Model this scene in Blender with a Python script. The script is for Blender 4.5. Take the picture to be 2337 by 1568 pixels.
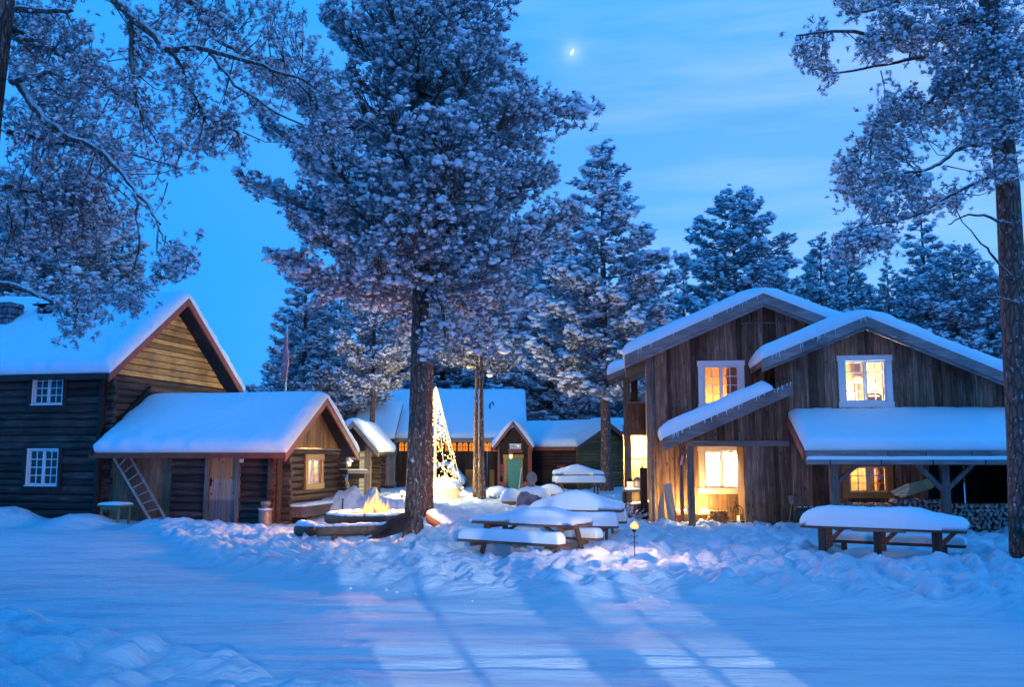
import bpy, bmesh, math, random
import numpy as np
from mathutils import Vector, Matrix

for _o in list(bpy.data.objects):
    bpy.data.objects.remove(_o)
SC = bpy.context.scene
COL = SC.collection
random.seed(7)
pi = math.pi

# ------------------------------------------------------------------ camera, sky, sun, exposure
F = 2077.3                       # focal length in pixels of a 2337 px wide view (32 mm on 36 mm)
PITCH = math.atan((1040 - 784) / F)
CAMZ = 1.9
CAM = Vector((0, 0, CAMZ))
cd = bpy.data.cameras.new('camera')
cam = bpy.data.objects.new('camera', cd)
COL.objects.link(cam)
cd.sensor_width = 36
cd.lens = 32
cd.clip_start = 0.1
cd.clip_end = 9000
cam.location = CAM
cam.rotation_euler = (pi / 2 + PITCH, 0, 0)
SC.camera = cam
SC.view_settings.view_transform = 'Standard'
SC.view_settings.look = 'None'
SC.view_settings.exposure = 0
SC.view_settings.gamma = 1
SC.cycles.use_denoising = True
SC.cycles.max_bounces = 7
SC.cycles.diffuse_bounces = 3
SC.cycles.glossy_bounces = 2
SC.cycles.transmission_bounces = 3
SC.cycles.transparent_max_bounces = 8
SC.cycles.caustics_reflective = False
SC.cycles.caustics_refractive = False
SC.cycles.sample_clamp_indirect = 4
SC.render.film_transparent = False

SUN_EL, SUN_ROT = math.radians(-3.0), math.radians(62)   # the sun is just under the horizon, ahead and to the right
W = bpy.data.worlds.new('World')
SC.world = W
W.use_nodes = True
nt = W.node_tree
nt.nodes.clear()


def nd(tree, kind, **kw):
    n = tree.nodes.new(kind)
    for k, v in kw.items():
        setattr(n, k, v)
    return n


def lk(tree, a, b):
    tree.links.new(a, b)


def ramp(tree, stops, fac=None, interp='LINEAR'):
    r = nd(tree, 'ShaderNodeValToRGB')
    r.color_ramp.interpolation = interp
    e = r.color_ramp.elements
    while len(e) < len(stops):
        e.new(0.5)
    for i, (p, c) in enumerate(stops):
        e[i].position = p
        e[i].color = tuple(c) + ((1,) if len(c) == 3 else ())
    if fac is not None:
        lk(tree, fac, r.inputs[0])
    return r.outputs[0]


def mth(tree, op, a, b=None, clamp=False):
    m = nd(tree, 'ShaderNodeMath', operation=op, use_clamp=clamp)
    for i, v in enumerate((a, b)):
        if v is None:
            continue
        if isinstance(v, (int, float)):
            m.inputs[i].default_value = v
        else:
            lk(tree, v, m.inputs[i])
    return m.outputs[0]


def mix(tree, fac, a, b, mode='MIX'):
    m = nd(tree, 'ShaderNodeMix', data_type='RGBA', blend_type=mode)
    m.clamp_factor = True
    for i, v in ((0, fac), (6, a), (7, b)):
        if isinstance(v, (int, float)):
            m.inputs[i].default_value = v
        elif isinstance(v, (tuple, list)):
            m.inputs[i].default_value = tuple(v) + ((1,) if len(v) == 3 else ())
        else:
            lk(tree, v, m.inputs[i])
    return m.outputs[2]


MOON_PX = (1306, 118)


def ray(px, py):
    u = (px - 1168.5) / F
    v = (784 - py) / F
    return Vector((u, math.cos(PITCH) - v * math.sin(PITCH), math.sin(PITCH) + v * math.cos(PITCH)))


MOON_DIR = ray(*MOON_PX).normalized()

tc = nd(nt, 'ShaderNodeTexCoord')
sep = nd(nt, 'ShaderNodeSeparateXYZ')
lk(nt, tc.outputs['Generated'], sep.inputs[0])
elev = sep.outputs[2]
# colours left (away from the glow) and right (towards it), by sine of elevation
skyL = ramp(nt, [(0.0, (0.024, 0.40, 1.30)), (0.18, (0.030, 0.41, 1.32)), (0.36, (0.050, 0.42, 1.34)), (0.6, (0.002, 0.46, 1.40)), (1.0, (0.0, 0.45, 1.42))], elev)
skyR = ramp(nt, [(0.0, (0.30, 0.69, 1.30)), (0.17, (0.19, 0.58, 1.30)), (0.36, (0.135, 0.48, 1.32)), (0.6, (0.004, 0.47, 1.40)), (1.0, (0.0, 0.45, 1.42))], elev)
side = nd(nt, 'ShaderNodeMapRange')
lk(nt, sep.outputs[0], side.inputs[0])
side.inputs[1].default_value = -0.38
side.inputs[2].default_value = 0.36
side.interpolation_type = 'SMOOTHSTEP'
base = mix(nt, side.outputs[0], skyL, skyR)
# the half of the sky away from the glow is a deeper blue
gd = nd(nt, 'ShaderNodeVectorMath', operation='DOT_PRODUCT')
lk(nt, tc.outputs['Generated'], gd.inputs[0])
gd.inputs[1].default_value = (0.80, 0.60, 0.0)
anti = nd(nt, 'ShaderNodeMapRange')
lk(nt, gd.outputs['Value'], anti.inputs[0])
anti.inputs[1].default_value = -0.75
anti.inputs[2].default_value = 0.10
anti.interpolation_type = 'SMOOTHSTEP'
base = mix(nt, anti.outputs[0], (0.0, 0.40, 1.34), base)
# thin streaky cloud
mp = nd(nt, 'ShaderNodeMapping')
mp.inputs['Scale'].default_value = (1.3, 1.3, 10.0)
mp.inputs['Rotation'].default_value = (0.0, 0.07, 0.0)
lk(nt, tc.outputs['Generated'], mp.inputs[0])
cn = nd(nt, 'ShaderNodeTexNoise')
cn.inputs['Scale'].default_value = 1.7
cn.inputs['Detail'].default_value = 5
cn.inputs['Roughness'].default_value = 0.55
lk(nt, mp.outputs[0], cn.inputs[0])
cl = ramp(nt, [(0.42, (0, 0, 0)), (0.72, (1, 1, 1))], cn.outputs[0])
clf = mth(nt, 'MULTIPLY', cl, side.outputs[0])
clf = mth(nt, 'MULTIPLY', clf, 0.62)
base = mix(nt, clf, base, (0.48, 0.74, 1.38))
# soft veil round the moon, in the thin cloud
dp = nd(nt, 'ShaderNodeVectorMath', operation='DOT_PRODUCT')
lk(nt, tc.outputs['Generated'], dp.inputs[0])
dp.inputs[1].default_value = MOON_DIR
ang = mth(nt, 'SUBTRACT', 1.0, dp.outputs['Value'])
halo = mth(nt, 'POWER', 2.718, mth(nt, 'MULTIPLY', ang, -26000.0))
halo2 = mth(nt, 'POWER', 2.718, mth(nt, 'MULTIPLY', ang, -2600.0))
base = mix(nt, mth(nt, 'MULTIPLY', halo2, 0.14), base, (0.6, 0.85, 1.0))
base = mix(nt, mth(nt, 'MULTIPLY', halo, 0.45), base, (0.62, 0.95, 1.0))
sky = nd(nt, 'ShaderNodeTexSky', sky_type='NISHITA', sun_disc=False)
sky.sun_elevation = SUN_EL
sky.sun_rotation = SUN_ROT
sk = mix(nt, 1.0, sky.outputs[0], (0.02, 0.045, 0.08), 'MULTIPLY')
tot = mix(nt, 1.0, base, sk, 'ADD')
bg = nd(nt, 'ShaderNodeBackground')
bg.inputs[1].default_value = 1.0
lk(nt, tot, bg.inputs[0])
wo = nd(nt, 'ShaderNodeOutputWorld')
lk(nt, bg.outputs[0], wo.inputs[0])


def light(name, kind, loc, power, color, radius=0.1):
    l = bpy.data.lights.new(name, kind)
    l.energy = power
    l.color = color
    if kind == 'POINT':
        l.shadow_soft_size = radius
    o = bpy.data.objects.new(name, l)
    o.location = loc
    COL.objects.link(o)
    return o


moonlight = light('moonlight', 'SUN', (0, 0, 50), 0.05, (0.75, 0.88, 1.0))
moonlight.data.angle = math.radians(2)
moonlight.rotation_euler = (-MOON_DIR).to_track_quat('-Z', 'Y').to_euler()
LODGE_LAMP = (3.2, -8.0, 2.9)
light('room_lamp', 'POINT', LODGE_LAMP, 9800, (1.0, 0.88, 0.74), 0.03)
light('hall_lamp', 'POINT', (1.0, -3.5, 2.3), 1400, (1.0, 0.80, 0.66), 0.06)
FILL_LAMP = (-1.5, -13.2, 8.6)
light('fill_light', 'POINT', FILL_LAMP, 1200, (1.0, 0.48, 0.24), 0.15)  # warm fill added out of view behind the camera for trees and walls

# ------------------------------------------------------------------ helpers: noise, ground height, pixels to points


def _h(i, j, s):
    v = np.sin(i * 127.1 + j * 311.7 + s * 74.7) * 43758.5453
    return v - np.floor(v)


def vn(x, y, s=0):
    x = np.asarray(x, float)
    y = np.asarray(y, float)
    i, j = np.floor(x), np.floor(y)
    u, v = x - i, y - j
    u = u * u * (3 - 2 * u)
    v = v * v * (3 - 2 * v)
    return ((_h(i, j, s) * (1 - u) + _h(i + 1, j, s) * u) * (1 - v) + (_h(i, j + 1, s) * (1 - u) + _h(i + 1, j + 1, s) * u) * v)


def fbm(x, y, s=0, o=4):
    t, a, f = 0, 0.5, 1.0
    for k in range(o):
        t = t + a * (vn(x * f, y * f, s + k) - 0.5)
        a *= 0.5
        f *= 2.03
    return t


def pillow(x, y, s=0, r=0.75):
    x = np.asarray(x, float)
    y = np.asarray(y, float)
    i, j = np.floor(x), np.floor(y)
    best = np.full(np.shape(x), 9.0)
    amp = np.zeros(np.shape(x))
    for a in (-1, 0, 1):
        for b in (-1, 0, 1):
            cx = i + a + 0.15 + 0.7 * _h(i + a, j + b, s)
            cy = j + b + 0.15 + 0.7 * _h(i + a, j + b, s + 5)
            d = np.hypot(x - cx, y - cy)
            w = d < best
            best = np.where(w, d, best)
            amp = np.where(w, _h(i + a, j + b, s + 9), amp)
    return np.clip(1 - (best / r) ** 2, 0, 1) * (0.35 + 0.65 * amp)


def ss(a, b, x):
    t = np.clip((np.asarray(x, float) - a) / (b - a), 0, 1)
    return t * t * (3 - 2 * t)


EDGE_X = [-40, -12, -9, -7.0, -5.7, -4.2, -2.8, -1.2, 0, 1.0, 2.0, 3.6, 5.7, 8, 40]
EDGE_Y = [25, 24.5, 23.2, 19.5, 16.4, 15.0, 14.0, 13.0, 12.5, 12.2, 13.0, 12.2, 11.2, 10.8, 10.5]


def gz(x, y):
    """Height of the snow."""
    x = np.asarray(x, float)
    y = np.asarray(y, float)
    z = 0.30 * ss(24, 36, y) + 0.012 * (fbm(x * 0.5, y * 0.5, 3))
    yb = np.interp(x, EDGE_X, EDGE_Y) + 0.9 * fbm(x * 0.9, y * 0.3, 21)
    t = ss(-0.1, 0.55, y - yb)
    near = 1 - 0.55 * ss(24, 32, y)
    l = 0.17 * pillow(x * 1.55 + 2 * fbm(x, y, 5), y * 1.75 + 2 * fbm(x, y, 6), 1) + 0.085 * pillow(x * 3.7 + fbm(x * 2, y * 2, 9), y * 4.1, 2) + 0.05 * fbm(x * 6, y * 6, 33) + 0.20 * fbm(x * 0.8, y * 0.8, 31)
    dents = 0.14 * pillow(x * 2.3 + 7.3, y * 1.8 + 1.1, 14, 0.48) + 0.06 * pillow(x * 4.1 + 3.3, y * 3.6, 15, 0.5)
    quiet = 1 - 0.75 * ss(22.5, 24.5, y) * ss(-14, -12, x) * (1 - ss(-6, -4.5, x))   # less trodden along the log house
    z = z + t * (0.05 + (1.2 * l - 1.2 * dents) * near * quiet)
    # crumbly ridge left by the plough along the edge of the drive
    z = z + 0.13 * np.exp(-((y - yb - 0.15) / 0.28) ** 2) * (0.3 + 0.9 * vn(x * 2.6, y * 2.2, 40)) * ss(-5.2, -3.0, x)
    # drive: packed, with faint ruts running along it
    z = z + (1 - t) * (0.05 * fbm(x * 0.35 + 0.3 * y, y * 2.2 + 0.5 * x, 50) + 0.035 * fbm(x * 1.3, y * 6, 52, 3))
    # wheel ruts sweeping across the drive
    for (c0, sl, wv) in ((10.55, -0.10, 3), (9.0, -0.10, 4), (8.55, -0.03, 5), (7.35, -0.05, 6), (11.35, -0.15, 7)):
        dy = y - (c0 + sl * x + 0.010 * (x + 2) ** 2 + 0.25 * fbm(x * 0.35, x * 0 + wv, wv))
        z = z + (1 - t) * (-0.026 * np.exp(-(dy / 0.11) ** 2) + 0.012 * np.exp(-((np.abs(dy) - 0.2) / 0.08) ** 2)) * (0.5 + 0.9 * vn(x * 0.8, y * 0 + wv, 66))
    # bank of thrown snow in the near left corner
    yl = 10.9 - 0.74 * (x + 6) + 0.8 * fbm(x * 0.8, y * 0.8, 61)
    tl = 1 - ss(-0.9, 0.1, y - yl)
    z = z + tl * ss(0.2, -1.0, x) * (0.18 + 0.20 * pillow(x * 2.3, y * 2.6, 70) + 0.08 * pillow(x * 5, y * 5.4, 71) + 0.05 * fbm(x * 6, y * 6, 74) + 0.30 * fbm(x * 0.7, y * 0.7, 72))

    def mound(cx, cy, rx, ry, h):
        d = np.hypot((x - cx) / rx, (y - cy) / ry)
        return h * np.clip(1 - d * d, 0, 1) ** 1.3
    z = z + mound(-1.25, 19.0, 1.2, 1.1, 0.34)                 # drift against the big pine
    z = z + mound(-4.6, 27.6, 1.9, 1.0, 0.62) * (0.8 + 0.6 * pillow(x * 2, y * 2, 80))     # shovelled heap behind the fire
    z = z + mound(-2.6, 27.2, 1.4, 0.8, 0.35)
    z = z + mound(1.35, 16.2, 0.7, 0.6, 0.16)                   # lump by the table
    z = z + mound(-11.6, 24.6, 1.3, 0.9, 0.30) + mound(-8.6, 23.6, 1.5, 0.7, 0.22) + mound(-14.0, 25.2, 1.6, 0.9, 0.28)
    z = z + 0.07 * np.exp(-((y - (21.7 - 0.16 * (x - 4.0))) / 0.9) ** 2) * ss(3.9, 4.6, x) * (0.75 + 0.5 * vn(x * 1.3, y, 90))
    z = z + mound(2.5, 22.0, 1.4, 1.0, 0.12) - mound(6.9, 16.8, 1.9, 1.5, 0.17) - mound(0.4, 17.3, 1.8, 1.4, 0.14)
    # the woods beyond rise a little
    z = z + 1.2 * ss(60, 200, np.hypot(x, y - 10)) + 6.0 * ss(200, 2500, np.hypot(x, y))
    return z


def g1(x, y):
    return float(gz(np.array([x]), np.array([y]))[0])


def P(px, py, Y):
    d = ray(px, py)
    return CAM + d * (Y / d.y)


def G(px, py):
    """Where the line of sight through a pixel meets the snow."""
    d = ray(px, py)
    t = np.linspace(6, 70, 3000) / d.y
    z = CAMZ + d.z * t - gz(d.x * t, d.y * t)
    k = int(np.argmax(z < 0))
    return CAM + d * float(t[k])


# ------------------------------------------------------------------ helpers: objects

def tag(o, label=None, cat=None, group=None, kind=None):
    if label:
        o['label'] = label
    if cat:
        o['category'] = cat
    if group:
        o['group'] = group
    if kind:
        o['kind'] = kind
    return o


def thing(name, label, cat, loc=(0, 0, 0), rot=0.0, group=None):
    o = bpy.data.objects.new(name, None)
    o.empty_display_size = 0.2
    COL.objects.link(o)
    o.location = loc
    o.rotation_euler = (0, 0, rot)
    return tag(o, label, cat, group)


def link(name, me, parent=None):
    o = bpy.data.objects.new(name, me)
    COL.objects.link(o)
    if parent is not None:
        o.parent = parent
    return o


def dup(o, name=None):
    c = o.copy()
    COL.objects.link(c)
    return c


def dup_tree(root, loc, rot=None, label=None):
    r = dup(root)
    r.location = loc
    if rot is not None:
        r.rotation_euler = (0, 0, rot)
    if label:
        r['label'] = label
    for ch in list(root.children):
        c = dup(ch)
        c.parent = r
        for g in list(ch.children):
            k = dup(g)
            k.parent = c
    return r


class MB:
    """Collects polygons; build() links them as ONE mesh object."""

    def __init__(s):
        s.v = []
        s.f = []
        s.m = []
        s.cur = 0

    def add(s, vs, fs):
        b = len(s.v)
        s.v += [tuple(v) for v in vs]
        s.f += [tuple(b + i for i in f) for f in fs]
        s.m += [s.cur] * len(fs)
        return s

    def box(s, x0, y0, z0, x1, y1, z1):
        vs = [(x0, y0, z0), (x1, y0, z0), (x1, y1, z0), (x0, y1, z0), (x0, y0, z1), (x1, y0, z1), (x1, y1, z1), (x0, y1, z1)]
        return s.add(vs, [(0, 3, 2, 1), (4, 5, 6, 7), (0, 1, 5, 4), (1, 2, 6, 5), (2, 3, 7, 6), (3, 0, 4, 7)])

    def hexa(s, q0, q1):
        """Block between two quads of four points each."""
        return s.add(list(q0) + list(q1), [(0, 3, 2, 1), (4, 5, 6, 7), (0, 1, 5, 4), (1, 2, 6, 5), (2, 3, 7, 6), (3, 0, 4, 7)])

    def beam(s, a, b, w, h, up=(0, 0, 1)):
        a, b, up = Vector(a), Vector(b), Vector(up)
        d = (b - a).normalized()
        sx = d.cross(up)
        if sx.length < 1e-4:
            sx = d.cross(Vector((0, 1, 0)))
        sx.normalize()
        uz = sx.cross(d).normalized()
        c = [sx * (w / 2 * i) + uz * (h / 2 * j) for i, j in ((-1, -1), (1, -1), (1, 1), (-1, 1))]
        return s.hexa([a + k for k in c], [b + k for k in c])

    def tube(s, pts, rad, n=8, cap=True, jit=0.0, rng=random):
        pts = [Vector(p) for p in pts]
        if isinstance(rad, (int, float)):
            rad = [rad] * len(pts)
        base = len(s.v)
        ref = None
        for i, p in enumerate(pts):
            t = (pts[min(i + 1, len(pts) - 1)] - pts[max(i - 1, 0)])
            if t.length < 1e-9:
                t = Vector((0, 0, 1))
            t.normalize()
            if ref is None:
                ref = Vector((1, 0, 0)) if abs(t.x) < 0.9 else Vector((0, 1, 0))
            ref = (ref - t * ref.dot(t)).normalized()
            bi = t.cross(ref)
            for k in range(n):
                a = 2 * pi * k / n
                r = rad[i] * (1 + (rng.uniform(-jit, jit) if jit else 0))
                s.v.append(tuple(p + ref * (r * math.cos(a)) + bi * (r * math.sin(a))))
        for i in range(len(pts) - 1):
            for k in range(n):
                k2 = (k + 1) % n
                s.f.append((base + i * n + k, base + i * n + k2, base + (i + 1) * n + k2, base + (i + 1) * n + k))
                s.m.append(s.cur)
        if cap:
            s.f.append(tuple(base + k for k in range(n))[::-1])
            s.f.append(tuple(base + (len(pts) - 1) * n + k for k in range(n)))
            s.m += [s.cur, s.cur]
        return s

    def lathe(s, prof, n=16, loc=(0, 0, 0)):
        """prof: (radius, z) pairs from bottom to top."""
        lx, ly, lz = loc
        return s.tube([(lx, ly, lz + z) for r, z in prof], [max(r, 1e-4) for r, z in prof], n)

    def build(s, name, mat, parent=None, smooth=False, fix=True):
        me = bpy.data.meshes.new(name)
        me.from_pydata(s.v, [], s.f)
        for m in (mat if isinstance(mat, (list, tuple)) else [mat]):
            me.materials.append(m)
        if any(s.m):
            me.polygons.foreach_set('material_index', s.m)
        if fix:
            bm = bmesh.new()
            bm.from_mesh(me)
            bmesh.ops.recalc_face_normals(bm, faces=bm.faces)
            bm.to_mesh(me)
            bm.free()
        if smooth:
            me.polygons.foreach_set('use_smooth', [True] * len(me.polygons))
        me.update()
        return link(name, me, parent)


def np_mesh(name, v, tris, matidx=None, smooth=None):
    me = bpy.data.meshes.new(name)
    nv, nf = len(v), len(tris)
    me.vertices.add(nv)
    me.vertices.foreach_set('co', np.ascontiguousarray(v, np.float32).ravel())
    me.loops.add(nf * 3)
    me.loops.foreach_set('vertex_index', np.ascontiguousarray(tris, np.int32).ravel())
    me.polygons.add(nf)
    me.polygons.foreach_set('loop_start', np.arange(0, nf * 3, 3, dtype=np.int32))
    if matidx is not None:
        me.polygons.foreach_set('material_index', np.ascontiguousarray(matidx, np.int32))
    if smooth is not None:
        me.polygons.foreach_set('use_smooth', np.ascontiguousarray(smooth, bool))
    me.update(calc_edges=True)
    me.validate()
    return me


class Frame:
    """A building: an Empty at its base, and maps from pixels to its own wall planes."""

    def __init__(s, name, label, cat, loc, deg=0, group=None):
        s.o = thing(name, label, cat, loc, math.radians(deg), group)
        s.l = Vector(loc)
        s.R = Matrix.Rotation(math.radians(-deg), 3, 'Z')

    def w2l(s, w):
        return s.R @ (Vector(w) - s.l)

    def fy(s, px, py, c=0.0):
        """Point (x, z) where the pixel meets the local plane y = c."""
        a, d = s.R @ (CAM - s.l), s.R @ ray(px, py)
        t = (c - a.y) / d.y
        p = a + d * t
        return (p.x, p.z)

    def l2w(s, p):
        return s.R.transposed() @ Vector(p) + s.l

    def fx(s, px, py, c=0.0):
        """Point (y, z) where the pixel meets the local plane x = c."""
        a, d = s.R @ (CAM - s.l), s.R @ ray(px, py)
        t = (c - a.x) / d.x
        p = a + d * t
        return (p.y, p.z)


def P3(plane):
    """Maps (along, up, outwards) on a wall plane to local coordinates."""
    ax, c = plane
    if ax == '-y':
        return lambda a, z, d: (a, c - d, z)
    if ax == '+x':
        return lambda a, z, d: (c + d, a, z)
    if ax == '-x':
        return lambda a, z, d: (c - d, a, z)
    return lambda a, z, d: (a, c + d, z)
# ------------------------------------------------------------------ materials

def new_mat(name):
    m = bpy.data.materials.new(name)
    m.use_nodes = True
    t = m.node_tree
    b = t.nodes['Principled BSDF']
    b.inputs['Specular IOR Level'].default_value = 0.25
    return m, t, b


def objrand(t):
    n = nd(t, 'ShaderNodeObjectInfo')
    return n.outputs['Random']


def coords(t, scale=(1, 1, 1), rand=False):
    c = nd(t, 'ShaderNodeTexCoord')
    m = nd(t, 'ShaderNodeMapping')
    m.inputs['Scale'].default_value = scale
    if rand:
        v = nd(t, 'ShaderNodeVectorMath', operation='ADD')
        lk(t, c.outputs['Object'], v.inputs[0])
        r = mth(t, 'MULTIPLY', objrand(t), 57.0)
        cc = nd(t, 'ShaderNodeCombineXYZ')
        for i in range(3):
            lk(t, r, cc.inputs[i])
        lk(t, cc.outputs[0], v.inputs[1])
        lk(t, v.outputs[0], m.inputs[0])
    else:
        lk(t, c.outputs['Object'], m.inputs[0])
    return m.outputs[0]


def noise(t, vec, scale, detail=4, rough=0.6):
    n = nd(t, 'ShaderNodeTexNoise')
    n.inputs['Scale'].default_value = scale
    n.inputs['Detail'].default_value = detail
    n.inputs['Roughness'].default_value = rough
    lk(t, vec, n.inputs[0])
    return n.outputs[0]


def bump(t, b, h, strength=0.4, dist=0.02):
    n = nd(t, 'ShaderNodeBump')
    n.inputs['Strength'].default_value = strength
    n.inputs['Distance'].default_value = dist
    lk(t, h, n.inputs['Height'])
    lk(t, n.outputs[0], b.inputs['Normal'])
    return n


def wood(name, cols, grain='z', rough=0.75, knots=0.5, vary=0.5, frost=0.0):
    """Weathered timber: grain along one local axis, a tone of its own per board."""
    m, t, b = new_mat(name)
    s = {'z': (26, 26, 1.6), 'x': (1.6, 26, 26), 'y': (26, 1.6, 26)}[grain]
    k = {'z': (7, 7, 3.0), 'x': (3.0, 7, 7), 'y': (7, 3.0, 7)}[grain]
    v = coords(t, s, True)
    g = noise(t, v, 1.0, 5, 0.65)
    c = ramp(t, [(0.25, cols[0]), (0.55, cols[1]), (0.8, cols[2])], g)
    r = objrand(t)
    tone = ramp(t, [(0.0, (1 - vary, 1 - vary * 1.05, 1 - vary * 1.1)), (0.5, (1, 1, 1)), (1.0, (1 + vary, 1 + vary * 0.95, 1 + vary * 0.9))], r)
    c = mix(t, 1.0, c, tone, 'MULTIPLY')
    big = noise(t, coords(t, (1, 1, 1)), 0.9, 3)
    c = mix(t, mth(t, 'MULTIPLY', ramp(t, [(0.45, (0, 0, 0)), (0.7, (1, 1, 1))], big), 0.55), c, tuple(x * 0.5 for x in cols[0]))
    if knots:
        vo = nd(t, 'ShaderNodeTexVoronoi', feature='F1')
        vo.inputs['Scale'].default_value = 1.0
        lk(t, coords(t, k, True), vo.inputs[0])
        kn = ramp(t, [(0.06, (1, 1, 1)), (0.16, (0, 0, 0))], vo.outputs['Distance'])
        c = mix(t, mth(t, 'MULTIPLY', kn, knots), c, tuple(x * 0.25 for x in cols[0]))
    if frost:
        ge = nd(t, 'ShaderNodeNewGeometry')
        sp = nd(t, 'ShaderNodeSeparateXYZ')
        lk(t, ge.outputs['Normal'], sp.inputs[0])
        up = ramp(t, [(0.35, (0, 0, 0)), (0.75, (1, 1, 1))], sp.outputs[2])
        c = mix(t, mth(t, 'MULTIPLY', up, frost), c, (0.75, 0.79, 0.85))
    lk(t, c, b.inputs['Base Color'])
    b.inputs['Roughness'].default_value = rough
    bump(t, b, g, 0.5, 0.012)
    return m


def plain(name, col, rough=0.6, metal=0.0, var=0.25, scale=9, spec=0.3, bmp=0.15):
    m, t, b = new_mat(name)
    n = noise(t, coords(t), scale, 4)
    c = mix(t, ramp(t, [(0.3, (0, 0, 0)), (0.75, (1, 1, 1))], n), tuple(x * (1 - var) for x in col), tuple(min(1, x * (1 + var)) for x in col))
    lk(t, c, b.inputs['Base Color'])
    b.inputs['Roughness'].default_value = rough
    b.inputs['Metallic'].default_value = metal
    b.inputs['Specular IOR Level'].default_value = spec
    bump(t, b, n, bmp, 0.01)
    return m


def emit(name, col, strength):
    m = bpy.data.materials.new(name)
    m.use_nodes = True
    t = m.node_tree
    t.nodes.clear()
    e = nd(t, 'ShaderNodeEmission')
    e.inputs[0].default_value = tuple(col) + (1,)
    e.inputs[1].default_value = strength
    o = nd(t, 'ShaderNodeOutputMaterial')
    lk(t, e.outputs[0], o.inputs[0])
    return m


# snow on the ground and on roofs: white, faintly blue, grainy
def snow_mat(name, fine=1.0, streak=False):
    m, t, b = new_mat(name)
    v = coords(t)
    n1 = noise(t, v, 26 * fine, 6, 0.75)
    n2 = noise(t, v, 5 * fine, 4, 0.6)
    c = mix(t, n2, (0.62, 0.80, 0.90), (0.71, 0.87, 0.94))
    if streak:
        # packed-snow streaks, darkened in colour to stand in for missing shading contrast
        q1 = noise(t, coords(t, (0.30, 1.6, 1)), 1.6, 5, 0.62)
        q2 = noise(t, coords(t, (1.2, 9, 1)), 1.4, 4, 0.65)
        shade_streak = ramp(t, [(0.47, (0, 0, 0)), (0.66, (1, 1, 1))], mth(t, 'ADD', mth(t, 'MULTIPLY', q1, 0.6), mth(t, 'MULTIPLY', q2, 0.4)))
        c = mix(t, mth(t, 'MULTIPLY', shade_streak, 0.7), c, (0.32, 0.47, 0.66))
    lk(t, c, b.inputs['Base Color'])
    b.inputs['Roughness'].default_value = 0.62
    b.inputs['Specular IOR Level'].default_value = 0.3
    h = mth(t, 'ADD', mth(t, 'MULTIPLY', n1, 0.35), n2)
    if streak:
        n3 = noise(t, coords(t, (0.9, 7, 1)), 2.2, 5, 0.65)
        n4 = noise(t, coords(t, (3.5, 22, 1)), 2.5, 4, 0.7)
        h = mth(t, 'ADD', h, mth(t, 'ADD', mth(t, 'MULTIPLY', n3, 1.5), n4))
    bump(t, b, h, 1.0 if streak else 0.5, 0.04)
    return m


M = {}
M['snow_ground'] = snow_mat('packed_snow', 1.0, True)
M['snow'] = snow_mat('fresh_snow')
M['tar_log'] = wood('tarred_log', [(0.018, 0.013, 0.012), (0.065, 0.047, 0.042), (0.21, 0.175, 0.16)], 'x', 0.7, 0.4, 0.5)
M['tar_log_side'] = wood('tarred_log_side', [(0.028, 0.018, 0.014), (0.085, 0.056, 0.042), (0.20, 0.15, 0.12)], 'y', 0.7, 0.3, 0.4)
M['amber_board_y'] = wood('honey_board_lying', [(0.16, 0.085, 0.03), (0.50, 0.29, 0.10), (0.64, 0.44, 0.22)], 'y', 0.65, 0.8, 0.55)
M['amber_board'] = wood('honey_board', [(0.18, 0.095, 0.035), (0.38, 0.215, 0.08), (0.50, 0.31, 0.14)], 'z', 0.65, 0.6, 0.3)
M['old_board'] = wood('weathered_board', [(0.06, 0.034, 0.024), (0.22, 0.14, 0.10), (0.50, 0.38, 0.31)], 'z', 0.8, 0.85, 0.6)
M['porch_board'] = wood('dry_board', [(0.10, 0.058, 0.035), (0.22, 0.135, 0.085), (0.33, 0.23, 0.16)], 'z', 0.8, 0.8, 0.35)
M['grey_beam'] = wood('grey_timber', [(0.075, 0.065, 0.062), (0.17, 0.15, 0.145), (0.29, 0.27, 0.26)], 'z', 0.8, 0.5, 0.2)
M['grey_beam_x'] = wood('grey_timber_lying', [(0.12, 0.105, 0.105), (0.26, 0.235, 0.235), (0.42, 0.39, 0.385)], 'x', 0.8, 0.4, 0.2)
M['ladder_wood'] = wood('silvered_timber', [(0.22, 0.21, 0.21), (0.36, 0.35, 0.35), (0.48, 0.47, 0.47)], 'z', 0.8, 0.3, 0.15)
M['table_wood'] = wood('table_timber', [(0.07, 0.045, 0.032), (0.16, 0.105, 0.075), (0.26, 0.19, 0.14)], 'x', 0.75, 0.4, 0.3)
M['dark_wood'] = wood('dark_timber', [(0.015, 0.011, 0.011), (0.04, 0.03, 0.028), (0.08, 0.06, 0.055)], 'z', 0.7, 0.2, 0.3)
M['red_trim'] = plain('dull_red_paint', (0.27, 0.085, 0.075), 0.6, 0, 0.25, 6)
M['rust_trim'] = plain('rust_red_paint', (0.22, 0.060, 0.035), 0.6, 0, 0.25, 6)
M['white_paint'] = plain('white_paint', (0.72, 0.74, 0.76), 0.45, 0, 0.06, 12)
M['cream_paint'] = plain('cream_paint', (0.72, 0.63, 0.46), 0.5, 0, 0.08, 12)
M['ochre_paint'] = plain('ochre_paint', (0.42, 0.22, 0.07), 0.55, 0, 0.2, 10)
M['pine_panel'] = wood('pale_pine_panel', [(0.40, 0.27, 0.13), (0.56, 0.40, 0.21), (0.66, 0.50, 0.30)], 'z', 0.6, 0.4, 0.1)
M['teal_paint'] = plain('teal_paint', (0.05, 0.28, 0.25), 0.45, 0, 0.15, 9)
M['green_log'] = wood('olive_log', [(0.08, 0.045, 0.015), (0.19, 0.115, 0.04), (0.30, 0.19, 0.075)], 'x', 0.7, 0.3, 0.25)
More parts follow.
